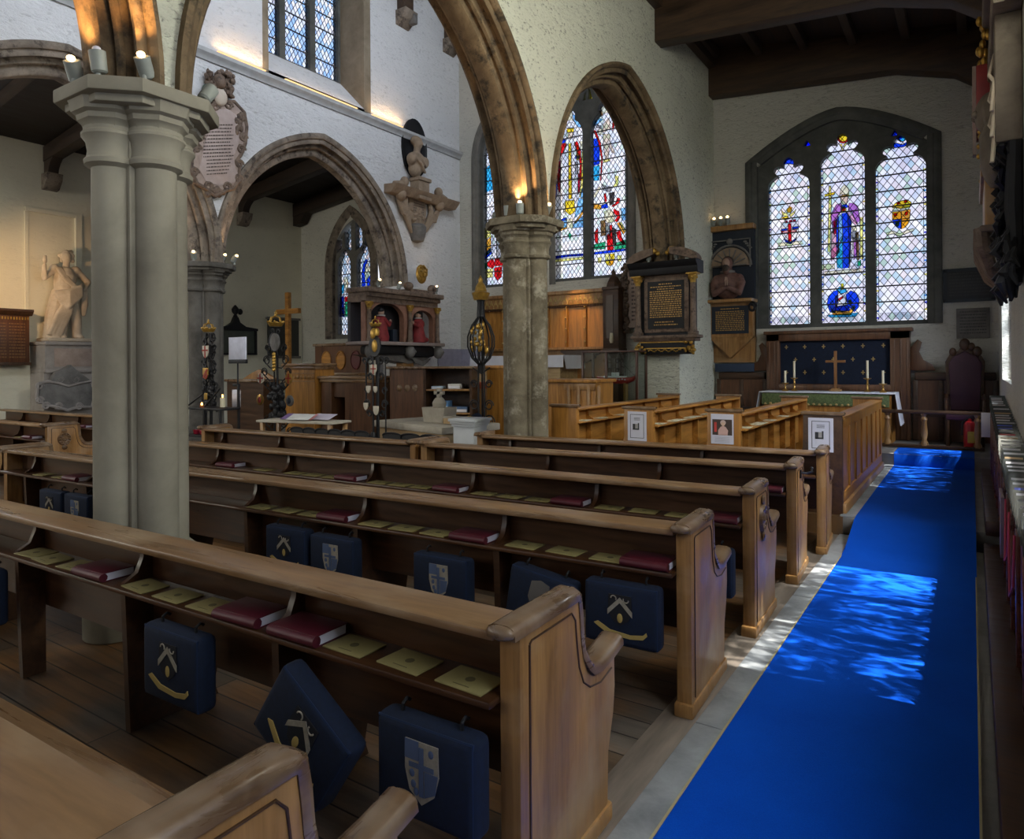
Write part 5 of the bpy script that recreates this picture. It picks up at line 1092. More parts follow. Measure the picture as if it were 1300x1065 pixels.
m = MB(); q0 = Vector((xa + .07, YB - .137, 2.58)); text_lines(m, lambda s, q: q0 + Vector((.56*s,0,-.42*q)), [(0,.04,.2,.8)] + [(.12 + i*.08,.04,.04,.96) for i in range(11)], Vector((0,-.001,0)), 15); wp(m, 'lettering', GINS, t)
m = MB()
for x in (xa - .2, xb + .0): m.tube([(x + .07*math.cos(.5*i)*(1 - i/30), YB - .14, 2.58 + .09*math.sin(.5*i)*(1 - i/30)) for i in range(18)], .022, 6)
wp(m, 'scroll_bracket', BLK, t)
# ---- 8. carved wooden cartouche between clock case and tablet
t = thing('wall_cartouche', 'pale lettered tablet edged with dark carved drops, behind the black and gilt tablet', 'monument', (-5.1, 12.85, 2.1))
a0, a1 = aty(797, 330, 12.85), aty(812, 330, 12.85)
wp(MB().box(a0.x, a0.x + 1.0, 12.8, 12.9, 2.3, 3.6, .02), 'panel', MARB, t)
m = MB(); q0 = Vector((a0.x + .08, 12.799, 3.5)); text_lines(m, lambda s, q: q0 + Vector((.8*s,0,-1.1*q)), [(i/14,.03,.02,.95) for i in range(14)], Vector((0,-.001,0)), 2); wp(m, 'lettering', INSC, t)
m = MB(); R = random.Random(5)
for i in range(60): f = i/60; m.ball((a0.x - .04 + R.uniform(-.05,.05) + .12*max(0, f - .7), 12.78, 3.55 - 1.35*f), R.uniform(.03,.06), 8, 5)
wp(m, 'carved_drop', MARBD, t)
# ---- 9. tablets and monument of the south side
for lab, u0, u1, v0, v1, mat in (('dark framed tablet on the east wall, upper one above the purple chair', 1199, 1262, 344, 380, plain('tablet_black', (.025,.028,.03), .5)), ('grey slate tablet on the east wall, lower one above the purple chair', 1214, 1257, 392, 429, GREYM)):
    p, q = aty(u0, v0, 12.88), aty(u1, v1, 12.88); t = thing('wall_tablet', lab, 'monument', (p.x, 12.88, q.z)); w_, h_ = q.x - p.x, p.z - q.z
    MB().box(0, w_, -.035, .02, 0, h_, .006).build('panel', mat, t)
    m = MB(); q0 = Vector((.06*w_, -.036, h_*.9)); text_lines(m, lambda s, q: q0 + Vector((w_*.88*s,0,-h_*.8*q)), [(i/8,.05,.05,.95) for i in range(8)], Vector((0,-.001,0)), 11); m.build('lettering', plain('cut_letters', (.06,.06,.06), .8), t)
    if v0 < 360: MB().box(-.02, w_ + .02, -.05, .0, -.02, .03).box(-.02, w_ + .02, -.05, .0, h_ - .03, h_ + .02).box(-.02, .03, -.05, .0, 0, h_).box(w_ - .03, w_ + .02, -.05, .0, 0, h_).build('frame', plain('frame_blue_black', (.012,.02,.028), .5), t)
SST = stone('monument_buff', (.10,.08,.06), (.22,.18,.14), 3, .7, .4)
t = thing('wall_tomb', 'large carved stone and wood wall monument high on the south wall at the right edge', 'monument', (.3, 7.6, 2.2))
wp(MB().box(.2, SW, 6.5, 8.5, 4.45, 6.1).box(.14, SW, 6.4, 8.6, 4.3, 4.5, .03).box(.10, SW, 6.35, 8.62, 4.9, 5.02, .03).box(.16, SW, 6.6, 6.9, 3.3, 4.3, .02).box(.16, SW, 8.1, 8.4, 3.3, 4.3, .02), 'entablature', SST, t)
wp(MB().prism([(.02, 3.85), (.02, 4.55), (.16, 4.65), (.3, 4.6), (.3, 3.85)], 'y', 8.55, 8.62).box(.05, .3, 8.2, 8.56, 3.9, 4.5, .01), 'painted_box', plain('painted_maroon_red', (.22,.02,.02), .5), t)
wp(MB().box(.018, .05, 8.5, 8.64, 3.7, 4.6), 'board_edge', MARB, t)
m = MB(); R = random.Random(8)
for i in range(14): m.ball((.1 + R.uniform(-.03,.05), 8.35 + R.uniform(-.08,.08), 4.62 + R.uniform(-.1,.35)), (.03,.04,.05), 8, 6)
for i in range(12): m.ball((.09 + R.uniform(-.02,.03), 8.4, 3.95 - .05*i), .03, 8, 6)
wp(m, 'gilt_foliage', GILT, t)
m = MB(); c = Vector((.16, 7.6, 3.72)); m.ball(c + Vector((0,0,.1)), (.13,.17,.2), 14, 10).ball(c + Vector((-.02,.02,-.12)), (.08,.11,.12), 12, 8)
for sx in (-1, 1): m.ball(c + Vector((-.12, sx*.06, .10)), .035, 8, 6).tube([c + Vector((0, sx*.2, .2)), c + Vector((-.02, sx*.4, .05)), c + Vector((.0, sx*.55, -.25)), c + Vector((.02, sx*.5, -.5))], [.05,.06,.05,.02], 8)
m.ball(c + Vector((.02,-.45,-.35)), (.12,.2,.32), 12, 8); wp(m, 'carved_head', SST, t)
wp(MB().box(.1, SW, 7.5, 8.5, 3.28, 3.62, .01), 'black_panel', BLK, t)
wp(MB().box(.1, SW, 7.35, 8.55, 2.75, 3.24, .015).box(.07, SW, 7.3, 8.6, 3.2, 3.28, .015), 'pedestal', OAK_E, t)
g = MB()
for k in range(11): y = 7.35 + k*.115; g.tube([(.07, y, 2.76), (.08, y + .01*(k-5)*.2, 2.62), (.15, y*.75 + 7.95*.25, 2.4), (.3, y*.5 + 7.95*.5, 2.22)], [.055,.06,.05,.03], 8)
g.box(.06, SW, 7.28, 8.62, 2.72, 2.78, .02); wp(g, 'gadroon_corbel', MARBD, t)
d = MB(); R = random.Random(14)
for k in range(120):
    f = k/120; y = 6.75 + .35*math.sin(f*5) + R.uniform(-.16,.16); z = 3.3 - 1.2*f; x = .235 + R.uniform(-.05,.05)
    d.tube([(x, y, z + .07), (x - .02 + R.uniform(-.03,.03), y + R.uniform(-.05,.05), z), (x + R.uniform(-.02,.03), y + R.uniform(-.05,.05), z - .09)], [.012,.035,.010], 6)
for k in range(5): d.tube([(.29, 6.62 + .07*k, 3.3), (.28, 6.66 + .07*k, 2.8), (.3, 6.62 + .07*k, 2.2)], [.05,.06,.03], 8)
wp(d, 'carved_drapery', BLK, t)
m = MB()
for k in range(3): m.tube([(.17, 6.9 + .02*k, 4.1 - .2*k), (.13, 6.8, 3.9 - .2*k), (.16, 6.65, 3.8 - .2*k), (.14, 6.6, 3.55 - .2*k)], .016, 6)
wp(m, 'ribbon', MARBW, t)
# ================================================================ furniture and fittings
LINEN = plain('linen_white', (.62,.63,.70), .9, 0, .05); BRASS = plain('brass', (.50,.30,.09), .3, .85, .15); CANDLE = plain('candle_wax', (.72,.66,.48), .6, 0, .05)
FLAME = glow('flame', (1,.42,.10), 9); LAMP = glow('lamp_bulb', (1,.62,.28), 10); REDC = plain('red_cloth', (.16,.025,.012), .9, 0, .2); WHITEP = plain('white_paint', (.50,.52,.54), .5, 0, .04)
GOLDP = plain('gold_thread', (.40,.28,.10), .6, .2); PINE = wood('pine_pale', (.36,.23,.10), (.60,.43,.23), (1.4, 12, 12), .5); NAVY = plain('navy_velvet', (.003,.008,.024), .95, 0, .25, 20)
STONEP = stone('stone_pale', (.33,.29,.23), (.50,.46,.38), 3, .75, .25)
F2 = STEP*2
# ---- chapel altar, retable, cross, candles
ya = 12.15
t = thing('retable', 'oak framed altar back with a navy panel of gold crosses under the chapel window', 'retable', (-1.92, 12.7, F2))
wp(MB().box(-3.02,-2.80,12.66,12.88,F2,2.10,.01).box(-1.10,-.82,12.66,12.88,F2,2.10,.01).box(-3.02,-.82,12.66,12.88,1.96,2.10,.01).box(-3.06,-.78,12.62,12.88,2.08,2.14,.012).box(-2.82,-1.08,12.66,12.88,1.10,1.22,.008), 'frame', OAK_R, t)
wp(MB().box(-2.80,-1.10,12.74,12.80,1.20,1.98), 'panel', NAVY, t)
m = MB()
for i in range(6):
    for j in range(3):
        x = -2.70 + i*.30 + (.15 if j == 1 else 0); z = 1.86 - j*.22
        if x < -1.14: m.box(x - .008, x + .008, 12.735, 12.742, z - .035, z + .035).box(x - .028, x + .028, 12.735, 12.742, z - .008, z + .008)
wp(m, 'embroidered_crosses', GOLDP, t)
m = MB()
for x in (-2.98, -2.9, -2.84, -1.05, -.96, -.87): m.box(x, x + .02, 12.645, 12.662, F2, 1.95, .004)
wp(m, 'carved_moulding', OAK_R, t)
for sx, x in ((-1, -3.02), (1, -.82)):
    pts = [(x, 1.45), (x + sx*.34, 1.45), (x + sx*.30, 1.55), (x + sx*.18, 1.62), (x + sx*.12, 1.75), (x + sx*.16, 1.9), (x + sx*.10, 1.95), (x, 1.82)]
    wp(MB().prism(pts, 'y', 12.78, 12.84, .01), 'scroll_wing', OAK_R, t)
for lab, x0, x1 in (('oak wainscot panels between the navy altar back and purple chair', -.76, .3), ('oak wainscot panels under the praying bust, left of the chapel altar', -3.9, -3.08)):
    t = thing('wainscot', lab, 'panelling', ((x0 + x1)/2, 12.82, F2)); wp(MB().box(x0, x1, 12.8, 12.9, F2, 1.34), 'panel', OAK_R, t)
    m = MB().box(x0, x1, 12.76, 12.9, 1.30, 1.42, .012).box(x0, x1, 12.77, 12.82, .72, .80, .008)
    n = 3 if x1 > 0 else 2
    for k in range(n + 1): x = x0 + (x1 - x0)*k/n; m.box(x - .035, x + .035, 12.775, 12.82, F2, 1.3, .006)
    wp(m, 'rail', OAK_D, t)
t = thing('notice_board', 'dark blue board leaning above the wainscot under the praying bust', 'board', (-3.6, 12.72, 1.42)); wp(MB().box(-3.95,-3.25,12.72,12.76,1.43,1.58,.005), 'panel', plain('board_blue', (.02,.035,.07), .7), t)
t = thing('chapel_altar', 'chapel altar with green and gold frontal under a white cloth', 'altar', (-1.95, ya, F2))
wp(MB().box(-2.9,-1.02,ya - .22,ya + .4,F2,1.08), 'table', OAK_HV, t)
wp(MB().box(-2.92,-1.05,ya - .245,ya - .2,.90,1.09,.006), 'frontal', plain('frontal_green', (.09,.12,.045), .9, 0, .4, 40), t)
m = MB()
for i in range(22): m.ball((-2.86 + i*.083, ya - .25, .915 + .008*(i % 2)), (.022,.012,.02), 6, 5)
wp(m, 'fringe', GOLDP, t)
c = MB().box(-2.96,-.97,ya - .26,ya + .42,1.10,1.115,.004)
n = 9
for sx, x in ((-1, -2.955), (1, -.975)):
    A = []
    for j in range(5):
        A.append([c.bm.verts.new((x + sx*(.006 + .035*j*.5 + .012*j*.4*math.sin(i*1.9)), ya - .26 + .68*i/n - (.03*j*.3 if i == 0 else 0), 1.11 - j*.12)) for i in range(n + 1)])
    for P_, Q_ in zip(A, A[1:]):
        for i in range(n): c._f([P_[i], P_[i+1], Q_[i+1], Q_[i]])
wp(c, 'altar_cloth', LINEN, t)
t = thing('altar_cross', 'plain brown standing cross at the middle of the chapel altar', 'cross', (-1.87, ya + .28, 1.115)); q = aty(1059, 450, ya + .28)
MB().box(-.022,.022,-.02,.02,.03,.66,.004).box(-.15,.15,-.018,.018,.47,.51,.004).build('cross', plain('cross_bronze', (.22,.10,.035), .4, .3), t); MB().box(-.09,.09,-.06,.06,0,.03,.008).box(-.06,.06,-.04,.04,.03,.05,.006).build('base', OAK_E, t)
for u, h, hc, lab in ((999, .14, .20, 'short brass candlestick at the far left end of the chapel altar'), (1008, .22, .28, 'taller brass candlestick left of the altar cross'), (1101, .22, .28, 'taller brass candlestick right of the altar cross'), (1122, .14, .20, 'short brass candlestick at the right end of the chapel altar')):
    x = aty(u, 470, ya + .15).x; t = thing('candlestick', lab, 'candlestick', (x, ya + (.17 if h > .2 else .02), 1.1155), 0, 'chapel altar candlesticks')
    MB().lathe([(.05,0),(.055,.012),(.03,.03),(.016,.05),(.014,h*.5),(.026,h*.55),(.014,h*.62),(.014,h - .03),(.055,h - .01),(.06,h),(.0,h)], 16).build('stem', BRASS, t)
    MB().lathe([(.018,h - .005),(.017,h + hc)], 12).build('candle', CANDLE, t)
# ---- altar rail, extinguisher, chair
t = thing('altar_rail', 'dark low altar rail with turned balusters at the end of the blue carpet', 'rail', (-.5, 11.62, F2))
wp(MB().box(-1.12,.14,11.58,11.68,.84,.89,.012).box(-1.12,.14,11.59,11.67,.345,.39,.01), 'rail', OAK_D, t)
for x in (-1.05, -.58, .06):
    wp(MB().lathe([(.05,.38),(.05,.42),(.028,.46),(.045,.56),(.03,.72),(.045,.76),(.028,.80),(.05,.85)], 12, (x, 11.63, 0)), 'baluster', OAK_E, t)
t = thing('fire_extinguisher', 'red fire extinguisher with yellow label behind the altar rail', 'extinguisher', (-.03, 11.86, F2 - .006))
MB().lathe([(.07,0),(.078,.02),(.078,.34),(.06,.39),(.025,.41),(.025,.44)], 18).build('cylinder', plain('extinguisher_red', (.55,.015,.02), .35), t)
MB().box(-.03,.075,-.086,-.074,.10,.26,.004).build('label', plain('label_yellow', (.75,.5,.06), .6), t)
MB().box(-.03,.03,-.02,.02,.43,.46,.005).tube([(0,0,.45),(.05,-.03,.47),(.09,-.04,.45)], .009, 6).tube([(-.03,0,.44),(-.09,-.02,.38),(-.095,-.03,.2)], .011, 6).build('valve', BLACK, t)
t = thing('throne_chair', 'tall purple upholstered chair with carved dark frame by the altar rail', 'chair', (-.09, 12.36, F2))
t.scale = (.70, .8, .93)
UP = plain('purple_leather', (.052,.014,.03), .5)
back = [(-.26,.55),(-.30,1.32),(-.22,1.42),(-.10,1.47),(0,1.52),(.10,1.47),(.22,1.42),(.30,1.32),(.26,.55)]
MB().prism(back, 'y', .08, .16, .03).build('back_cushion', UP, t)
m = MB().prism([(-.30,.4),(-.36,1.34),(-.28,1.46),(-.12,1.52),(0,1.66),(.12,1.52),(.28,1.46),(.36,1.34),(.30,.4)], 'y', .15, .22, .015)
for x, z, r in ((0,1.62,.10),(.22,1.5,.09),(-.22,1.5,.07),(.12,1.58,.07)): m.ball((x,.16,z), (r,.05,r), 12, 8)
m.build('carved_back', OAK_D, t); MB().box(-.34,.34,-.45,.15,.42,.52,.03).build('seat', UP, t)
m = MB()
for x in (-.33,.33): m.tube([(x,.12,.78),(x,-.2,.80),(x,-.42,.74)], .035, 8).tube([(x,-.40,.74),(x,-.40,.5)], .03, 8)
m.build('arm', OAK_D, t)
for x in (-.3,.3):
    for y in (-.4,.12): MB().lathe([(.035,0),(.045,.05),(.03,.2),(.04,.42)], 10, (x, y, 0)).build('leg', OAK_D, t)
# ---- leaflet rack along the south wall
t = thing('leaflet_rack', 'long mahogany leaflet rack sloping along the south wall at the right edge', 'rack', (.2, 6.0, 0)); MAH = wood('mahogany_rack', (.05,.012,.008), (.15,.045,.025), (12, 1.2, 12), .3)
def ztop(y): return .80 + max(0, (y - 5.5))*.055
wp(MB().prism([(2.4, 0), (10.3, 0), (10.3, ztop(10.3) - .02), (5.5, .78), (2.4, .78)], 'x', .19, SW - .01), 'carcass', MAH, t)
m = MB().box(.07,.19,2.4,6.9,-.008,.10,.008).box(.085,.19,6.9,10.3,STEP - .01,.28,.008)
wp(m, 'plinth', OAK_D, t)
for k in range(14): y = 2.5 + k*.56; wp(MB().box(.172,.19,y,y + .05,(.1 if y < 6.9 else .28),ztop(y) - .03,.003), 'stile', MAH, t)
cols = [(.40,.39,.41),(.50,.48,.5),(.42,.05,.06),(.08,.10,.36),(.2,.19,.2),(.36,.25,.14),(.07,.07,.075),(.40,.34,.34)]
LEAF = [plain('leaflet_%d' % i, c, .25, 0, .15) for i, c in enumerate(cols)]; PLA = base_mat('clear_holder', .12, 0, .6); PLA[1].inputs['Base Color'].default_value = (.055,.06,.055,1)
m = MB()
for k in range(42):
    y = 2.55 + k*.185; z = ztop(y); m.prism([(y, z - .03), (y + .012, z - .03), (y + .11, z + .115), (y + .098, z + .12)], 'x', .175, SW - .012)
wp(m, 'leaflet_holder', PLA[0], t)
R = random.Random(21); colw = ('white','pale','red','blue','grey','tan','black','cream')
g0 = None; nl_ = 0
for k in range(40):
    y = 2.6 + k*.185; z = ztop(y)
    for j in range(1):
        ci = R.randrange(8) if k % 3 else 0
        o = MB(); w_ = R.uniform(.10,.135)
        for q in range(3): o.prism([(-.004 + q*.006, -.005), (.0 + q*.006, -.005), (.085 + q*.007, .125 - q*.004), (.081 + q*.007, .127 - q*.004)], 'x', -.0 + q*.004, w_ - q*.003)
        ob = o.build('leaflet', LEAF[ci], None, loc=(.183, y, z)); a = 'th'; kk = k + 1
        tag(ob, 'shiny %s leaflet standing in the mahogany wall rack at the right edge' % colw[ci], 'leaflet', '%s leaflets in the wall rack' % colw[ci])
        nl_ += 1
t = thing('sign_card', 'white card fixed to the far end of the leaflet rack, beside the fire extinguisher', 'sign', (.17, 10.31, .9)); wp(MB().box(.09,.185,10.305,10.315,.66,.96,.002), 'card', PAPER2, t)
t = thing('bracket_sign', 'pale wooden bracket hanging on the side of the leaflet rack', 'bracket', (.16, 5.6, .55)); m = MB()
wp(MB().plate([(5.45,.72),(5.85,.72),(5.72,.30),(5.58,.30)], [[(5.54,.66),(5.76,.66),(5.68,.42),(5.62,.42)]], 'x', .15, .168), 'bracket', plain('bracket_pink', (.22,.15,.15), .6), t)
rib = plain('ribbon_red', (.30,.02,.05), .5)
t = thing('cord', 'red and blue cord looping down the front of the leaflet rack', 'cord', (.165, 4.4, .5)); wp(MB().tube([(.165,4.1,.76),(.16,4.15,.5),(.155,4.4,.38),(.16,4.6,.55),(.165,4.7,.76),(.16,4.8,.5),(.155,5.0,.42),(.165,5.15,.76)], .006, 6), 'cord', rib, t)
# ---- high altar group in the chancel
SZ = .78
for k, (y, z) in enumerate(((10.9, .36), (11.1, .57), (11.3, SZ))): struct(MB().box(-9.4, -5.15, y, 12.9, STEP - .002, z, .01).build('floor_step', FLAGS))
yb = 12.74
t = thing('reredos', 'oak panelled reredos with a gilded carved frieze behind the high altar', 'reredos', (-7.7, yb, SZ))
xl, xr = -9.25, -6.16
wp(MB().box(xl, xr, yb, 12.88, 1.9, 3.08), 'panel', OAK_HV, t); wp(MB().box(xl, xr, yb - .06, 12.88, 2.82, 3.06, .01).box(xl - .02, xr + .02, yb - .1, 12.88, 3.04, 3.12, .012).box(xl, xr, yb - .1, 12.88, 1.88, 1.94, .01), 'cornice', OAK_E, t)
m = MB()
for i in range(26):
    x = xl + .06 + i*.118; m.box(x - .022, x + .022, yb - .07, yb - .055, 2.91, 2.96, .004).tube([(x - .059, yb - .065, 2.86), (x, yb - .065, 3.01), (x + .059, yb - .065, 2.86)], .008, 5)
    m.ball((x + .06, yb - .062, 2.84), .016, 6, 5)
wp(m, 'gilt_frieze', GOLDP, t)
m = MB()
for i in range(80): m.ball((xl + .02 + i*.0386, yb - .045, 2.79), (.016,.02,.03), 6, 4)
wp(m, 'carved_cresting', OAK_D, t)
for x in [aty(u, 420, yb).x for u in (640, 697, 720, 744)]:
    m = MB().box(x - .025, x + .025, yb - .05, yb, 1.94, 2.80, .006)
    p = wp(m, 'pilaster', OAK_HV, t); m = MB()
    for z in (2.05, 2.32, 2.55, 2.76): m.ball((x, yb - .06, z), .022, 8, 6)
    wp(m, 'rosette', GOLDP, p, parent=p)
wp(MB().box(xl, xr, yb + .02, 12.88, SZ, 1.9), 'wainscot', OAK_E, t)
m = MB()
for i in range(9): x = -7.2 + i*.1; m.prism([(x, 1.9), (x + .1, 1.9), (x + .1, 1.6 + .012*(i - 4)**2), (x, 1.6 + .012*(i - 4.5)**2)], 'y', yb - .05, yb + .02)
wp(m, 'apron', OAK_D, t)
t = thing('clock_case', 'tall dark wooden case with a pointed lantern top beside the reredos', 'case', (-5.96, 12.7, SZ))
wp(MB().box(-6.13,-5.79,12.52,12.88,1.88,3.1,.012).box(-6.14,-5.77,12.5,12.88,3.06,3.12,.01).box(-6.14,-5.77,12.5,12.88,1.8,1.9,.01).box(-6.1,-5.84,12.6,12.88,SZ,1.8), 'body', OAK_D, t); wp(MB().box(-6.05,-5.90,12.505,12.53,2.1,2.95), 'door', plain('case_door', (.06,.028,.016), .35), t)
wp(MB().lathe([(.17,3.12),(.15,3.2),(.08,3.34),(.05,3.36),(.05,3.42),(.0,3.5)], 6, (-5.97, 12.7, 0)), 'lantern_top', OAK_D, t); wp(MB().lathe([(.03,2.0),(.045,2.05),(.03,2.2)], 10, (-5.93, 12.5, 0)), 'candle_glass', CANDLE, t)
yh = 11.62
t = thing('high_altar', 'high altar covered with a white cloth, partly behind the middle pillar', 'altar', (-7.6, yh, SZ))
wp(MB().box(-8.6, -6.6, yh, yh + .7, SZ, 1.74), 'table', PINE, t)
c = MB().box(-8.72, -6.5, yh - .04, yh + .75, 1.745, 1.765, .004)
n = 16; A = []
for j in range(4): A.append([c.bm.verts.new((-8.72 + 2.22*i/n, yh - .045 - .012*j + .008*j*math.sin(i*1.7), 1.755 - .075*j)) for i in range(n + 1)])
A2 = [[c.bm.verts.new((-6.495 + .015*j + .01*j*math.sin(i*2.1), yh - .04 + .79*i/6, 1.755 - .085*j)) for i in range(7)] for j in range(4)]
for AA, nn in ((A, n), (A2, 6)):
    for P_, Q_ in zip(AA, AA[1:]):
        for i in range(nn): c._f([P_[i], P_[i+1], Q_[i+1], Q_[i]])
wp(c, 'altar_cloth', LINEN, t)
t = thing('chancel_panel', 'bright oak boarded screen just left of the middle pillar', 'screen', (-6.6, 9.5, STEP)); p, q = aty(618, 470, 9.5), aty(638, 545, 9.5)
wp(MB().box(p.x, p.x + .6, 9.5, 9.56, STEP, 1.55).box(p.x - .03, p.x + .62, 9.47, 9.58, 1.52, 1.58, .008), 'board', OAK_HV, t)
# ---- ship model in a glass case
GLS = bpy.data.materials.new('case_glass'); GLS.use_nodes = True; N, L = nt(GLS); N.remove(N['Principled BSDF'])
gt = N.new('ShaderNodeBsdfTransparent'); gt.inputs[0].default_value = (.80,.86,.84,1); gg = N.new('ShaderNodeBsdfGlossy'); gg.inputs['Roughness'].default_value = .03
gm = N.new('ShaderNodeMixShader'); gm.inputs[0].default_value = .10; L.new(gt.outputs[0], gm.inputs[1]); L.new(gg.outputs[0], gm.inputs[2]); L.new(gm.outputs[0], N['Material Output'].inputs[0])
xs0, xs1, ys0, ys1 = -5.50, -4.52, 10.46, 10.84
t = thing('display_case', 'glazed wooden display case holding a model ship, left of the chapel pews', 'display case', ((xs0 + xs1)/2, 10.6, STEP))
m = MB()
for x in (xs0, -5.06, xs1):
    for y in (ys0, ys1):
        if x != -5.06 or y == ys0: m.box(x - .02, x + .02, y - .02, y + .02, .94, 1.80, .004)
m.box(xs0 - .025, xs1 + .025, ys0 - .025, ys1 + .025, 1.78, 1.81, .006); wp(m, 'frame', wood('case_mahogany', (.035,.012,.008), (.10,.04,.022), (12,12,1.2), .35), t)
wp(MB().box(xs0 - .02, xs1 + .02, ys0 - .02, ys1 + .02, .88, .945, .008).box(xs0 + .05, xs1 - .05, ys0 + .03, ys1 - .03, STEP, .88), 'stand', OAK_D, t)
wp(MB().box(xs0, xs1, ys0 - .004, ys0, .95, 1.78), 'front_glass', GLS, t); wp(MB().box(xs1 - .002, xs1 + .002, ys0, ys1, .95, 1.78), 'side_glass', GLS, t)
t = thing('model_ship', 'red hulled model ship with pale deck fittings inside the glass case', 'model', (-4.99, 10.65, .9465))
hp = [(a, b + .22) for a, b in ((-.34,.22),(-.30,.12),(-.20,.09),(.22,.09),(.33,.14),(.40,.24),(.28,.20),(-.2,.19))]
MB().prism(hp, 'y', -.055, .055, .03).build('hull', plain('hull_red', (.42,.03,.03), .4), t); m = MB().box(-.2,.2,-.04,.04,.41,.44,.006).box(-.06,.06,-.03,.03,.44,.50,.006)
for k in range(9): m.ball((-.2 + .05*k, -.058, .38 + .008*(k % 2)), (.018,.008,.012), 6, 5)
m.build('deck_house', PAPER2, t); m = MB()
for x, h in ((-.12,.64),(.05,.74)): m.tube([(x,0,.42),(x,0,h)], .006, 6)
for s in (-.3,.36): m.tube([(.05,0,.72),(s,0,.44)], .0025, 5)
m.build('mast', BLACK, t); MB().box(-.25,-.21,-.05,.05,0,.34).box(.17,.21,-.05,.05,0,.34).build('cradle', OAK_E, t)
t = thing('panelled_desk', 'honey oak panelled desk between the middle pillar and the glass case', 'desk', (-5.2, 8.6, STEP)); p0, p1 = aty(724, 490, 9.3), aty(741, 490, 9.3)
wp(MB().box(p0.x - .55, p1.x + .2, 9.3, 9.9, STEP, 1.32).box(p0.x - .6, p1.x + .24, 9.24, 9.95, 1.31, 1.36, .01), 'body', OAK_HV, t)
m = MB()
for k in range(4): x = p0.x - .04 + .17*k; m.box(x, x + .05, 9.27, 9.305, STEP + .05, 1.27, .005)
m.box(p0.x - .1, p1.x + .2, 9.275, 9.302, 1.2, 1.3, .004); wp(m, 'panel_frame', OAK_E, t)
# ---- chancel desks and stalls on the left
def desk(name, lab, cat, x0, x1, y0, y1, z0, z1, mat, top=OAK_T, knee=None, frieze=False):
    t = thing(name, lab, cat, ((x0 + x1)/2, (y0 + y1)/2, z0))
    if knee:
        wp(MB().box(x0, knee[0], y0, y1, z0, z1), 'end_panel', mat, t); wp(MB().box(knee[1], x1, y0, y1, z0, z1), 'end_panel', mat, t); wp(MB().box(knee[0], knee[1], y0 + .05, y0 + .09, z1 - .32, z1), 'front_board', mat, t); wp(MB().box(knee[0], knee[1], y1 - .05, y1, z0, z1), 'back_board', BLACK, t)
    else: wp(MB().box(x0, x1, y0, y1, z0, z1), 'body', mat, t)
    wp(MB().box(x0 - .05, x1 + .05, y0 - .06, y1 + .03, z1, z1 + .05, .012).box(x0 - .02, x1 + .02, y0 - .03, y1 + .01, z1 - .06, z1, .01), 'top', top, t)
    if frieze:
        m = MB()
        for k in range(int((x1 - x0)/.1)): m.ball((x0 + .06 + k*.1, y0 - .01, z1 - .2), (.035,.015,.035), 8, 5)
        m.box(x0, x1, y0 - .015, y0, z1 - .28, z1 - .26).box(x0, x1, y0 - .015, y0, z1 - .14, z1 - .12); wp(m, 'carved_frieze', OAK_E, t)
    return t
p, q = aty(362, 465, 8.3), aty(400, 530, 8.3)
desk('reading_desk', 'honey oak reading desk with carved band, right of the tall black sword rest', 'desk', p.x, q.x, 8.3, 8.75, STEP, p.z, OAK_HV, frieze=True)
p, q = aty(402, 480, 8.4), aty(474, 480, 8.4)
desk('choir_stall', 'dark oak choir stall front with an open black bay, under the medallion panel', 'stall', p.x + .12, q.x, 8.4, 9.0, STEP, 1.36, OAK_R, knee=(p.x + .38, p.x + .72))
p, q = aty(400, 440, 10.3), aty(464, 440, 10.3)
t = thing('stall_back', 'oak stall back with three carved medallions below the aisle window', 'panelling', ((p.x + q.x)/2, 10.3, STEP))
wp(MB().box(p.x, q.x, 10.3, 10.4, STEP, p.z), 'panel', OAK_R, t); wp(MB().box(p.x - .04, q.x + .04, 10.26, 10.42, p.z, p.z + .06, .012).box(p.x - .02, q.x + .02, 10.27, 10.4, 1.32, 1.38, .01), 'rail', OAK_C, t)
for k in range(3):
    x = p.x + (q.x - p.x)*(.24 + .29*k); T = Matrix.Translation((x, 10.295, (p.z + 1.36)/2 + .02)) @ Matrix.Rotation(PI/2, 4, 'X')
    wp(MB().lathe([(.17,.0),(.17,.02),(.15,.03),(.14,.015)], 22, M=T @ Matrix.Diagonal((.85,1.2,1,1))).lathe([(0,.012),(.14,.012)], 22, M=T @ Matrix.Diagonal((.85,1.2,1,1))), 'medallion', plain('medallion_dark_red', (.10,.02,.02), .5) if k == 2 else OAK_H, t)
p = aty(398, 476, 9.7); q = aty(465, 476, 9.7)
desk('choir_bench', 'oak bench with a pale worn top in front of the medallion panel', 'bench', p.x, q.x, 9.5, 9.8, STEP, 1.40, OAK_R)
p = aty(300, 480, 8.2); q = aty(346, 480, 8.2)
t = thing('prayer_desk', 'brown desk with a low pointed back behind the white sign stand', 'desk', ((p.x + q.x)/2, 8.2, STEP)); xm = (p.x + q.x)/2
wp(MB().prism([(p.x, STEP), (q.x, STEP), (q.x, 1.33), (xm + .2, 1.47), (xm, 1.53), (xm - .2, 1.47), (p.x, 1.33)], 'y', 8.3, 8.36, .008), 'back', OAK_E, t); wp(MB().box(p.x, q.x, 8.0, 8.3, STEP, 1.3), 'body', OAK_D, t); wp(MB().box(p.x - .04, q.x + .04, 7.96, 8.3, 1.3, 1.35, .01), 'top', OAK_C, t)
p, q = aty(455, 490, 9.3), aty(503, 490, 9.3)
desk('covered_rail', 'rail draped with red cloth left of the bookcase', 'rail', p.x, q.x, 9.3, 9.7, STEP, 1.16, REDC, plain('red_cloth_top', (.33,.10,.06), .9))
p, q = aty(586, 486, 9.6), aty(606, 486, 9.6)
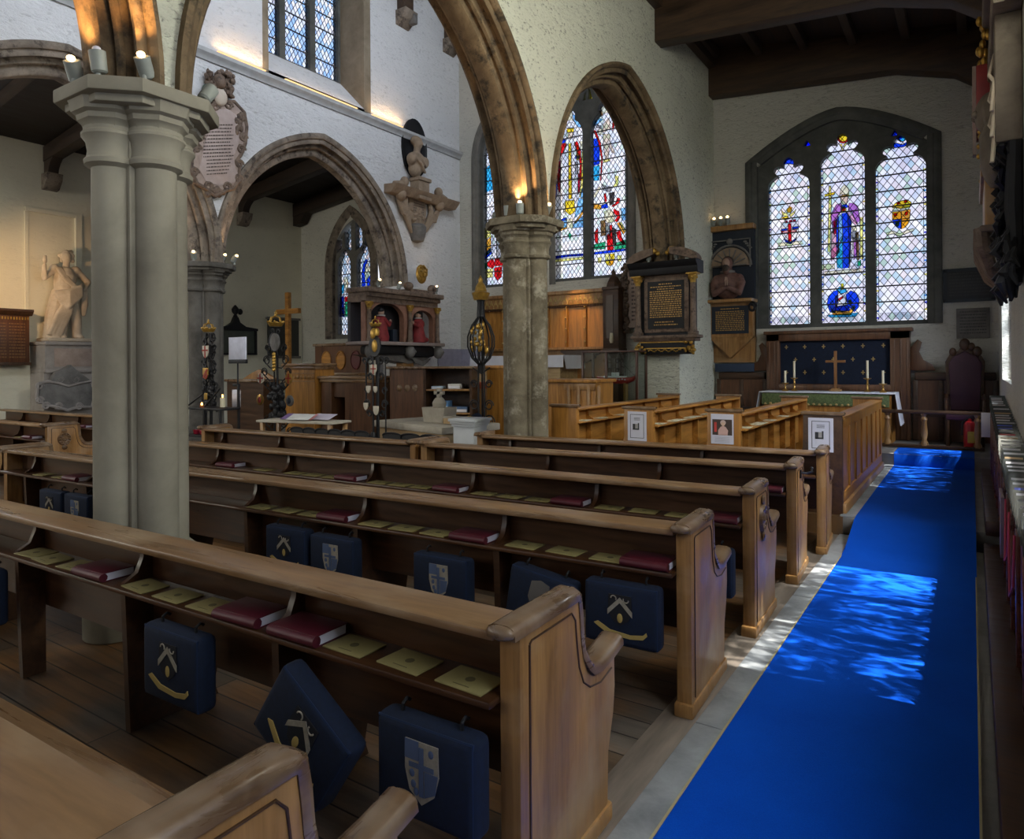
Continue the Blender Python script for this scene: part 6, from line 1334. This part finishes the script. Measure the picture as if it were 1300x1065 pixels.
desk('covered_rail', 'rail draped with orange red cloth right of the bookcase', 'rail', p.x, q.x + .1, 9.6, 9.9, STEP, 1.24, OAK_E, plain('orange_cloth', (.36,.08,.03), .9))
# bookcase, open towards the camera, its west end panel seen beside it
t = thing('bookcase', 'small oak bookcase with papers on its open shelves in the chancel', 'bookcase', (-7.38, 8.6, STEP), math.radians(24))
MB().box(-.62,-.02,.0,.04,0,1.36).box(-.62,-.58,.0,.5,0,1.36).build('carved_end', OAK_R, t); MB().box(-.05,-.01,0,.5,0,1.36).box(.72,.76,0,.5,0,1.36).box(-.05,.76,.46,.5,0,1.36).build('carcass', OAK_D, t)
MB().box(-.68,.82,-.06,.56,1.36,1.40,.012).build('top', OAK_C, t); m = MB()
m.build('x', OAK_D, t) if False else None
for z in (.62, 1.0): MB().box(-.01,.72,.02,.46,z,z + .03,.004).build('shelf', OAK_E, t)
m = MB()
for k in range(3): m.ball((-.45 + .13*k, -.005, 1.05), (.05,.015,.06), 10, 6)
m.build('carved_roundels', OAK_C, t)
for k, (x, z, w_, h_, c, lab) in enumerate(((.06,1.03,.18,.05,(.4,.5,.6),'pale blue papers on the upper bookcase shelf, left end'),(.34,1.03,.2,.09,(.62,.6,.58),'white boxed papers on the upper bookcase shelf'),(.1,.65,.24,.2,(.10,.22,.42),'blue folder standing on the lower bookcase shelf'),(.36,.65,.3,.1,(.08,.14,.26),'flat blue folders stacked on the lower bookcase shelf'))):
    M_ = Matrix.Rotation(math.radians(24), 4, 'Z') @ Vector((x + w_/2, .22, z)); s = thing('folder', lab, 'folder', Vector((-7.38, 8.6, STEP)) + M_, math.radians(24), 'papers in the bookcase')
    MB().box(-w_/2, w_/2, -.14, .14, 0.001, h_*.9, .004).build('cover', plain('folder_%d' % k, c, .6), s); MB().box(-w_/2 + .01, w_/2 - .01, -.143, -.135, .008, h_*.5, .002).build('paper', PAPER2, s)
struct(MB().box(-9.96, -9.9, 12.0, 12.86, STEP, 1.95).build('trim_14', plain('lilac_panel', (.27,.26,.34), .7)))
struct(MB().box(-9.9, -9.3, 12.82, 12.9, STEP, 1.95).build('trim_15', plain('lilac_panel_b', (.33,.32,.42), .7)))
# ---- pale wooden chest with a small font cover
t = thing('font_chest', 'large pale stone and wood chest with a flat lid in front of the chancel desks', 'chest', (-7.0, 7.12, STEP - .002), math.radians(-15))
MB().box(0,1.55,0,.85,0,.56).build('body', PINE, t); MB().box(-.05,1.6,-.05,.9,.56,.65,.012).build('lid', STONEP, t); MB().lathe([(0,.02),(.06,.02),(.075,.01),(.075,0)], 16, M=Matrix.Translation((1.48,-.0,.46)) @ Matrix.Rotation(PI/2, 4, 'X')).build('roundel', OAK_E, t)
R15 = Matrix.Rotation(math.radians(-15), 4, 'Z')
def onchest(x, y): return Vector((-7.0, 7.12, STEP + .648)) + R15 @ Vector((x, y, 0))
t = thing('carved_block', 'small stone block with a cross finial standing on the pale chest', 'carving', onchest(.85, .45)); MB().prism([(-.17,.0),(.17,.0),(.2,.2),(-.2,.2)], 'y', -.14, .14, .01).build('block', STONEP, t)
MB().lathe([(.09,.2),(.10,.26),(.05,.33)], 12).box(-.03,.03,-.025,.025,.32,.46,.006).box(-.08,.08,-.025,.025,.37,.42,.006).build('cross_finial', STONEP, t)
t = thing('small_box', 'small cream box lying on the pale chest beside the carved block', 'box', onchest(1.25, .4)); MB().box(-.12,.12,-.08,.08,.001,.09,.006).build('body', PINE, t); MB().box(-.123,.123,-.083,.083,.075,.095,.004).build('lid', STONEP, t)
# ---- white pedestal by the front pew
t = thing('pedestal', 'white painted pedestal with a stepped top beside the frontmost pew', 'pedestal', (-5.06, 6.7, -.005), math.radians(4))
MB().box(-.17,.17,-.17,.17,.0,.86,.004).box(-.2,.2,-.2,.2,.0,.10,.01).build('shaft', WHITEP, t); MB().box(-.19,.19,-.19,.19,.86,.89,.006).box(-.205,.205,-.205,.205,.89,.92,.006).box(-.225,.225,-.225,.225,.92,.955,.006).build('stepped_cap', WHITEP, t); t.scale = (.86, .86, 1)
# ---- table with booklets, iron cresting
t = thing('side_table', 'narrow pale table spread with leaflets behind the candle stand pew', 'table', (-7.3, 6.05, -.005), math.radians(10))
MB().box(-.62,.62,-.2,.2,.86,.89,.008).build('table_top', STONEP, t)
for x in (-.55,.55):
    for y in (-.15,.15): MB().box(x - .025, x + .025, y - .025, y + .025, 0, .86, .004).build('leg', OAK_E, t)
for k, (dx, dy, rz_, c, lab) in enumerate(((-.2,.06,.2,(.16,.10,.26),'purple leaflet on the pale side table'),(.02,-.02,.3,(.52,.22,.22),'salmon pink leaflet on the pale side table'),(.28,.05,.1,(.5,.46,.56),'lilac printed sheets on the right of the side table'),(.05,-.11,.25,(.60,.60,.58),'white sheet at the front of the side table'))):
    pz_ = Vector((-7.3, 6.05, .886 + .004*k)) + Matrix.Rotation(math.radians(10), 4, 'Z') @ Vector((dx, dy, 0)); s = thing('leaflet', lab, 'leaflet', pz_ + Vector((0, 0, .035)), rz_, 'leaflets on the side table', (math.radians(20), 0, rz_)); MB().box(-.17,.17,-.09,.09,0,.004,.001).build('sheet', plain('sheet_%d' % k, c, .6), s)
for lab, p0, p1 in (('black scalloped iron cresting behind the pew, left section', (-7.05, 5.66), (-5.75, 5.7)), ('black scalloped iron cresting behind the pew, right section', (-5.55, 5.72), (-4.75, 5.76))):
    t = thing('iron_cresting', lab, 'ironwork', ((p0[0] + p1[0])/2, (p0[1] + p1[1])/2, -.005)); n = int((p1[0] - p0[0])/.2); m = MB()
    for k in range(n):
        x = p0[0] + (k + .5)*(p1[0] - p0[0])/n; y = p0[1] + (p1[1] - p0[1])*(k + .5)/n
        h_ = (p1[0] - p0[0])/n/2 + .002
        m.prism([(x - h_, .66), (x + h_, .66)] + [(x + h_*math.cos(a), .80 + .03*math.sin(a)) for a in [PI*i/8 for i in range(9)]], 'y', y - .015, y + .015)
        m.tube([(x + h_*math.cos(a), y - .012, .805 + .032*math.sin(a)) for a in [PI*i/8 for i in range(9)]], .012, 6)
    wp(m, 'scalloped_band', BLACK, t)
    for k in range(n + 1):
        if k % 2 == 0: x = p0[0] + k*(p1[0] - p0[0])/n; wp(MB().tube([(x, p0[1] + .02, -.005), (x, p0[1] + .02, .76)], .012, 6), 'upright', BLACK, t)
# ---- votive candle stand and sign stand
t = thing('candle_stand', 'black iron votive candle stand beside the dark north pillar', 'stand', (-8.85, 5.75, -.005))
MB().box(-.42,.42,-.16,.16,1.0,1.03,.006).build('tray', BLACK, t); MB().box(-.42,.42,-.16,.16,.62,.645,.006).build('lower_tray', BLACK, t)
for x in (-.40,.40):
    for y in (-.14,.14): MB().box(x - .014, x + .014, y - .014, y + .014, 0, 1.02 if x < 0 or y < 0 else 1.34).build('leg', BLACK, t)
MB().tube([(-.4,-.14,1.03),(-.05,-.1,1.22),(-.02,-.1,1.3)], .012, 6).tube([(.05,-.14,1.05),(.4,-.14,1.3)], .012, 6).build('rail', BLACK, t)
t0 = thing('votive_candle', 'small lit tea light glowing orange at the front of the black candle stand', 'candle', (-8.92, 5.64, 1.027), 0, 'votive candles'); MB().lathe([(.028,0),(.03,.03),(0,.03)], 12).build('cup', plain('tealight_cup', (.4,.12,.03), .4), t0); MB().ball((0,0,.045), (.014,.014,.024), 8, 6).build('flame', FLAME, t0)
t0 = thing('votive_candle', 'short cream candle with a lit flame on the black candle stand', 'candle', (-8.68, 5.80, 1.027), 0, 'votive candles'); MB().lathe([(.032,0),(.032,.13),(0,.13)], 12).build('wax', CANDLE, t0); MB().ball((0,0,.155), (.012,.012,.024), 8, 6).build('flame', FLAME, t0)
for k, x in enumerate((-9.15, -9.0)):
    t0 = thing('candle_cup', 'red glass candle cup on the lower tray, %s one' % ('left' if k == 0 else 'right'), 'candle cup', (x, 5.7, .642), 0, 'red candle cups'); MB().lathe([(.035,0),(.045,.06),(.04,.06),(.03,.01)], 12).build('cup', plain('cup_red', (.30,.01,.03), .3), t0); MB().lathe([(.028,.01),(.03,.035),(0,.035)], 10).build('wax', CANDLE, t0)
t = thing('curved_leaflet', 'curling white sheet propped against the candle stand rail', 'paper', (-8.55, 5.88, 1.028)); b = MB(); A = []
for i in range(9): a = -.9 + .26*i; A.append([b.bm.verts.new((.12*math.sin(a) + .02, .05*math.cos(a), z)) for z in (0.0, .24)])
for P_, Q_ in zip(A, A[1:]): b._f([P_[0], Q_[0], Q_[1], P_[1]])
o = b.build('sheet', PAPER2, t); s_ = o.modifiers.new('thick', 'SOLIDIFY'); s_.thickness = .002
t = thing('sign_stand', 'blank white sign board on a thin black stand in the far aisle', 'sign', (-9.05, 6.3, -.005)); MB().box(-.2,.2,-.012,.012,1.70,2.03,.003).build('board', plain('sign_white', (.66,.68,.80), .6), t); MB().box(-.2,.2,-.02,.03,1.64,1.70,.004).build('ledge', BLACK, t)
MB().tube([(0,0,.03),(0,0,1.66)], .012, 8).lathe([(.16,0),(.16,.02),(.02,.04)], 16).box(-.09,.02,-.03,.03,1.30,1.34,.006).build('pole', BLACK, t)
t = thing('processional_cross', 'tall plain wooden cross standing in the north aisle near the corner', 'cross', (-13.8, 11.0, STEP)); MB().box(-.06,.06,-.05,.05,0,3.2,.006).box(-.40,.42,-.045,.045,2.68,2.80,.006).build('cross', OAK_H, t); MB().box(-.3,.3,-.2,.2,0,.06,.01).build('base', OAK_D, t)
# ---- wrought iron sword rests
def shield_at(m_, x, y, z, s): return [(x - s, z + s*1.1), (x + s, z + s*1.1), (x + s, z - .2*s), (x + .6*s, z - s), (x, z - 1.4*s), (x - .6*s, z - s), (x - s, z - .2*s)]
def curl(m_, x, y, z, r, sx, turns=1.5):
    m_.tube([(x + sx*r*(1 - .6*i/18)*math.cos(turns*2*PI*i/18), y, z + r*(1 - .6*i/18)*math.sin(turns*2*PI*i/18)) for i in range(19)], .010, 6)
WSH = plain('shield_white', (.5,.45,.36), .6); RSH = plain('shield_red', (.30,.03,.02), .6)
def crown(t, x, z, s, y=0):
    m = MB().lathe([(s*.75, z), (s, z + s*.4), (s*.92, z + s*.5), (s*.7, z + s*.12)], 14, (x, y, 0))
    for k in range(8):
        a = k*PI/4; m.ball((x + s*.95*math.cos(a), y + s*.95*math.sin(a), z + s*.6), s*.16, 6, 5)
        if k % 2 == 0: m.tube([(x + s*.9*math.cos(a), y + s*.9*math.sin(a), z + s*.5), (x + s*.7*math.cos(a), y + s*.7*math.sin(a), z + s*1.15), (x, y, z + s*1.3)], s*.08, 6)
    m.ball((x, y, z + s*1.45), s*.2, 8, 6).box(x - s*.06, x + s*.06, y - s*.05, y + s*.05, z + s*1.5, z + s*1.95).box(x - s*.2, x + s*.2, y - s*.05, y + s*.05, z + s*1.68, z + s*1.8)
    m.build('gilt_crown', GILT, t)
def stem(t, z0, z1, w=.05):
    m = MB()
    for x in (-w, w): m.tube([(x,0,z0),(x,0,z1)], .013, 6)
    m.tube([(0,.02,z0),(0,.02,z1)], .012, 6).build('stem', BLACK, t)
# a: dense leafy one before the dark north pillar
t = thing('sword_rest', 'black iron sword rest dense with scrollwork, before the dark north pillar', 'sword rest', (-9.62, 6.2, -.005)); stem(t, 0, 2.1, .07); crown(t, 0, 2.12, .10)
m = MB(); R = random.Random(31)
for k in range(26):
    z = .95 + 1.15*k/26
    for sx in (-1, 1): curl(m, sx*R.uniform(.06,.13), R.uniform(-.03,.03), z, R.uniform(.035,.06), sx)
for k in range(40): m.ball((R.uniform(-.16,.16), R.uniform(-.04,.04), R.uniform(.92,1.3)), (.03,.012,.035), 6, 4)
m.build('scrollwork', BLACK, t)
e = MB().prism(shield_at(None, 0, 0, 1.83, .075), 'y', -.06, -.045, .004).build('shield', WSH, t); MB().box(-.012,.012,-.066,-.058,1.73,1.91).box(-.072,.072,-.066,-.058,1.83,1.855).build('red_cross', RSH, e)
e = MB().prism(shield_at(None, 0, 0, 1.5, .07), 'y', -.06, -.045, .004, ).build('shield', GILT, t); MB().prism([(-.06,1.44),(-.03,1.42),(.07,1.55),(.04,1.57)], 'y', -.066, -.058).prism([(-.01,1.42),(.03,1.41),(.07,1.47),(.05,1.5)], 'y', -.066, -.058).build('red_bands', RSH, e)
m = MB().box(-.04,.04,-.06,-.05,1.1,1.2,.004); m.build('gilt_plate', GILT, t)
# b: spreading tree-like rest
t = thing('sword_rest', 'black iron sword rest branching like a tree with hanging roundels, under a gilt crown', 'sword rest', (-9.60, 7.4, STEP - .002)); stem(t, 0, 1.95, .045); crown(t, 0, 2.08, .13)
m = MB()
for z, r, ox in ((1.72,.075,.2),(1.52,.085,.24),(1.32,.08,.30),(1.12,.09,.22),(.5,.12,.2),(.34,.09,.34)):
    for sx in (-1, 1): curl(m, sx*ox, 0, z, r, sx); m.tube([(sx*.045,0,z - .12),(sx*(ox*.6),0,z - .13),(sx*(ox + r),0,z)], .010, 6)
for sx in (-1, 1): curl(m, sx*.07, 0, 2.0, .05, sx)
m.build('scrollwork', BLACK, t); MB().lathe([(.115,0),(.115,.02),(0,.02)], 18, M=Matrix.Translation((-.12,.05,1.82)) @ Matrix.Rotation(PI/2,4,'X') @ Matrix.Diagonal((1,1.35,1,1))).build('black_roundel', BLACK, t)
MB().lathe([(.12,0),(.12,.02),(0,.02)], 18, M=Matrix.Translation((.02,-.02,1.82)) @ Matrix.Rotation(PI/2,4,'X') @ Matrix.Diagonal((1,1.25,1,1))).build('grey_roundel', GREYM, t)
m = MB()
for k in range(6): m.ball((0,-.04,1.62 - .05*k), (.035,.03,.04), 8, 6)
m.build('gilt_tassel', GILT, t)
for sx, c in ((-1, WSH), (1, GILT)):
    e = MB().lathe([(.075,0),(.075,.02),(0,.02)], 18, M=Matrix.Translation((sx*.36,-.02,1.22)) @ Matrix.Rotation(PI/2,4,'X') @ Matrix.Diagonal((1,1.2,1,1))).build('roundel', c, t); MB().box(sx*.36 - .01,sx*.36 + .01,-.05,-.038,1.14,1.3).box(sx*.36 - .07,sx*.36 + .07,-.05,-.038,1.21,1.235).build('red_cross', RSH, e)
for sx in (-1, 1):
    e = MB().lathe([(.09,.0),(.09,.02),(.07,.03),(0,.02)], 18, M=Matrix.Translation((sx*.38,-.02,.86)) @ Matrix.Rotation(PI/2,4,'X')).build('roundel', BRASS if sx < 0 else GREYM, t); MB().ball((sx*.38,-.045,.86), (.045,.012,.055), 10, 6).build('painted_crest', RSH if sx < 0 else BLUEB, e)
m = MB(); R = random.Random(6)
for k in range(60): z = R.uniform(.55,1.12); m.ball((R.uniform(-.2,.2)*(1.25 - z*.35), R.uniform(-.03,.05), z), (R.uniform(.04,.08),.03,R.uniform(.04,.08)), 7, 5)
m.build('black_foliage', BLACK, t)
# c: slim one before the red robed monument
t = thing('sword_rest', 'slim black and gilt iron sword rest with white shields, in front of the kneeling figures', 'sword rest', (-6.68, 6.75, -.005)); stem(t, .62, 1.85, .05); crown(t, 0, 2.12, .075)
MB().lathe([(.05,2.0),(.06,2.06),(.04,2.1)], 10).ball((0,-.05,2.02), (.05,.02,.07), 8, 6).build('gilt_crest', GILT, t)
m = MB().lathe([(.12,0),(.12,.02),(0,.02)], 18, M=Matrix.Translation((0,.0,1.86)) @ Matrix.Rotation(PI/2,4,'X') @ Matrix.Diagonal((.9,1.2,1,1)))
for z, r, ox in ((1.66,.06,.10),(1.66,.05,.2),(1.45,.05,.1),(1.26,.05,.16),(1.08,.06,.16),(.95,.05,.12)):
    for sx in (-1, 1): curl(m, sx*ox, 0, z, r, sx)
m.tube([(.18,0,.62),(.18,0,1.62)], .010, 6).tube([(-.18,0,1.1),(-.18,0,1.62)], .010, 6).tube([(-.05,0,.62),(-.05,0,-.0)], .014, 6); m.build('scrollwork', BLACK, t)
MB().ball((0,-.02,1.86), (.055,.015,.085), 10, 6).build('gilt_boss', GILT, t)
for x, z, s in ((0,1.55,.055),(-.1,1.28,.04),(.03,1.28,.035),(-.15,1.05,.04),(.04,1.0,.05)):
    e = MB().prism(shield_at(None, x, 0, z, s), 'y', -.045, -.03, .003).build('shield', WSH, t)
    if z > 1.5: MB().box(x - .008,x + .008,-.05,-.042,z - .07,z + .06).box(x - .05,x + .05,-.05,-.042,z - .005,z + .012).build('red_cross', RSH, e)
MB().lathe([(.02,.52),(.04,.56),(.045,.66),(.03,.70)], 10, (-.05,0,0)).build('foot_socket', BLACK, t)
# d: tall cage-shaped one left of the middle pillar
t = thing('sword_rest', 'tall black and gilt sword rest with an egg shaped cage, left of the middle pillar', 'sword rest', (-5.80, 7.95, STEP - .002)); stem(t, 0, 1.75, .05)
m = MB()
for k in range(8):
    a = k*PI/4; m.tube([(r_*math.cos(a), r_*math.sin(a), z) for r_, z in ((.03,1.42),(.13,1.52),(.19,1.68),(.19,1.82),(.13,1.98),(.04,2.1))], .012, 6)
m.lathe([(.06,2.1),(.05,2.3),(.07,2.36)], 12).tube([(0,0,1.3),(0,0,1.45)], .03, 8).tube([(-.15,0,1.38),(0,0,1.3),(.15,0,1.38)], .012, 6)
for sx in (-1, 1):
    for z, r in ((.85,.08),(.62,.10),(.42,.07),(1.15,.06)): curl(m, sx*.13, 0, z, r, sx)
m.build('cage', BLACK, t); m = MB(); R = random.Random(17)
for k in range(22): m.ball((R.uniform(-.12,.12), R.uniform(-.14,-.02), R.uniform(1.62,1.98)), (R.uniform(.02,.045),.02,R.uniform(.03,.06)), 7, 5)
m.lathe([(.10,2.34),(.13,2.44),(.09,2.46),(.07,2.54),(.03,2.6),(.035,2.63),(.0,2.70)], 12); m.build('gilt_ornament', GILT, t)
e = MB().ball((0,-.1,.62), (.11,.03,.13), 14, 8).build('blue_boss', NAVY, t); m = MB(); curl(m, -.13, -.1, .62, .09, -1, .8); m.build('gilt_scroll', GILT, t)
# ---- nave roof posts on stone corbels
for lab, loc, w_ in (('timber roof post on a stone corbel with a small floodlight, high on the nave wall', (XF, 10.95, 8.72), 0), ('timber roof post on a carved corbel in the upper corner of the nave', (XF, 12.5, 8.72), 1)):
    t = thing('roof_corbel', lab, 'corbel', loc); MB().prism([(0,.0),(.02,-.0),(.24,.16),(.28,.30),(0,.30)], 'y', -.2, .2, .015).build('corbel', ST_NARCH, t)
    MB().box(.0,.2,-.15,.15,.30,1.85,.01).build('post', DARKWOOD, t); MB().prism([(.2,.5),(.32,.9),(.6,1.3),(1.2,1.7),(1.2,1.9),(.2,1.9)], 'y', -.12, .12).build('brace', DARKWOOD, t)
    if w_ == 0: MB().box(.14,.30,.05,.17,.05,.25,.02).build('floodlight', GREYM, t)
    else: MB().prism(shield_at(None, 0, 0, .14, .08), 'x', .27, .285).build('carved_shield', GREYM, t)
# ---- spot lamps on the capitals
SP_GREY = plain('lamp_grey', (.25,.27,.25), .5)
def lamp(lab, loc, aim, lit=True, power=30, col=(1,.60,.26), size=125):
    d = (Vector(aim) - Vector(loc)).normalized(); q = Vector((0,0,1)).rotation_difference(d).to_matrix().to_4x4()
    t = thing('spot_lamp', lab, 'lamp', loc, 0, 'spot lamps on ledges and capitals')
    MB().lathe([(.03,-.07),(.042,-.06),(.045,.05),(.036,.05),(.033,.03)], 16, (0,0,.10), M=Matrix.Translation((0,0,.10)) @ q @ Matrix.Translation((0,0,-.10))).build('housing', SP_GREY, t)
    MB().lathe([(.028,0),(.03,.012),(.014,.018),(.014,.07)], 10).build('bracket', SP_GREY, t)
    b = MB().ball((0,0,0), (.024,.024,.018), 10, 6, ).build('bulb', LAMP if lit else PAPER, t, loc=Vector((0,0,.10)) + d*.062)
    if lit and power: spot('lamp_light', Vector(loc) + Vector((0,0,.10)) + d*.10, aim, power, col, size, .8, .03)
CT = 3.237
lamp('lit spot lamp at the left of the pale pillar capital, aimed upward', (-4.36, 1.965, CT), (-3.8, 1.35, 4.4), True, 75, (1,.52,.17), 155)
lamp('unlit grey spot lamp in the middle of the pale pillar capital', (-4.12, 1.985, CT), (-4.1, 1.7, 5.4), False)
lamp('lit spot lamp right of the middle of the pale pillar capital', (-3.975, 2.17, CT), (-3.5, 1.45, 4.4), True, 55, (1,.52,.17), 155)
lamp('grey spot lamp on the right rear corner of the pale pillar capital', (-4.05, 2.62, CT), (-4.5, 4.6, 5.8), False)
lamp('lit spot lamp at the back of the pale pillar capital, facing the nave', (-4.68, 2.26, CT), (-7, 2.6, 4.6), True, 14)
for lab, x, y, P_, lit in (('lit spot lamp on the middle pillar capital, left one of a close pair', -4.36, 6.50, (-4.3, 6.3, 5), 2), ('lit spot lamp on the middle pillar capital, right one of a close pair', -4.18, 6.48, (-4.1, 6.3, 5), 1), ('grey spot lamp at the left end of the middle pillar capital', -4.62, 6.68, (-8, 6, 3.5), 0), ('lit spot lamp at the right end of the middle pillar capital', -3.97, 6.72, (-3.2, 6.4, 4.4), 1)):
    lamp(lab, (x, y, CT), P_, bool(lit), 40)
for lab, x, y, P_, lit in (('lit spot lamp on the dark north pillar, inner right one', -10.02, 6.72, (-9.2, 7.2, 4.6), 1), ('lit spot lamp on the dark north pillar, outer right one', -9.95, 6.88, (-9.0, 7.4, 4.6), 1), ('lit spot lamp on the dark north pillar, beside the pale pillar edge', -10.12, 6.28, (-9.3, 5.6, 4.6), 1), ('unlit spot lamp on the dark north pillar, half hidden by the pale pillar', -10.3, 6.2, (-10.3, 5, 5), 0)):
    lamp(lab, (x, y, CT), P_, bool(lit), 34)
lamp('small lit lamp left on the kneeling figures monument', (-9.55, 9.75, 3.10), (-8.8, 9.6, 4.0), True, 5)
lamp('small lit lamp beside the gilt mask, left side', (-9.60, 10.38, 3.09), (-9.2, 10.6, 4.6), True, 7)
lamp('small lit lamp beside the gilt mask, right side', (-9.75, 11.72, 3.15), (-9.2, 11.4, 4.6), True, 7)
lamp('lit lamp on the left half of the black tablet pediment', (-4.42, 10.75, 3.25), (-4.0, 10.0, 4.6), True, 14)
lamp('lit lamp on the right half of the black tablet pediment', (-3.95, 10.75, 3.25), (-3.7, 10.1, 4.6), True, 12)
for k, (x, z, p_) in enumerate(((-4.12, 4.1, 8), (-3.96, 4.1, 0), (-3.83, 4.1, 0), (-3.70, 4.1, 0))):
    lamp('small lit lamp on the praying bust monument, %s of four' % ('first', 'second', 'third', 'last')[k], (x, 12.72, z), (-3.6, 12.2, 4.9), True, p_*1.5)
# warm strip lights lying on the string course ledge
for k, (a_, c_) in enumerate(((6.6, 7.5), (7.9, 9.6), (10.0, 10.9))):
    o = MB().box(XF + .03, XF + .07, a_, c_, 6.59, 6.602).build('strip_light', glow('strip_glow', (1,.62,.28), 1.6)); tag(o, ('warm strip light on the wall ledge above the cartouche', 'warm strip light on the wall ledge under the clerestory window', 'warm strip light on the wall ledge left of the oval niche')[k], 'lamp', 'strip lights on the ledge')
    al = area('ledge_light', (XF + .09, (a_ + c_)/2, 6.64), (XF + .09, (a_ + c_)/2, 7.4), .04, c_ - a_, 3.6, (1,.62,.30)); al.rotation_euler = (PI, 0, 0)
spot('reredos_lamp', (-6.75, 12.05, 3.5), (-6.75, 12.74, 2.35), 60, (1,.60,.20), 62, .8)
spot('statue_lamp', (-13.6, 4.6, 3.2), (-15.5, 6.0, 3.3), 150, (1,.60,.28), 70, .9)
# ================================================================ camera, render settings
cam = bpy.data.cameras.new('camera'); co = bpy.data.objects.new('camera', cam); COL.objects.link(co)
cam.sensor_width = 36; cam.lens = 36*F/1300; cam.shift_x = 0; cam.shift_y = (CY - 532.5)/1300; cam.clip_start = .05
co.matrix_world = Matrix.Translation((0,0,EYE)) @ Matrix.Rotation(YAW, 4, 'Z') @ Matrix.Rotation(PI/2, 4, 'X') @ Matrix.Rotation(-RHO, 4, 'Z')
sc = bpy.context.scene; sc.camera = co
sc.view_settings.view_transform = 'Standard'; sc.view_settings.look = 'None'; sc.view_settings.gamma = 1; sc.view_settings.use_curve_mapping = False
sc.view_settings.exposure = 0.0
sc.cycles.use_denoising = True; sc.cycles.max_bounces = 8; sc.cycles.diffuse_bounces = 4; sc.cycles.transparent_max_bounces = 24
sc.cycles.sample_clamp_indirect = 6; sc.cycles.caustics_reflective = False; sc.cycles.caustics_refractive = False
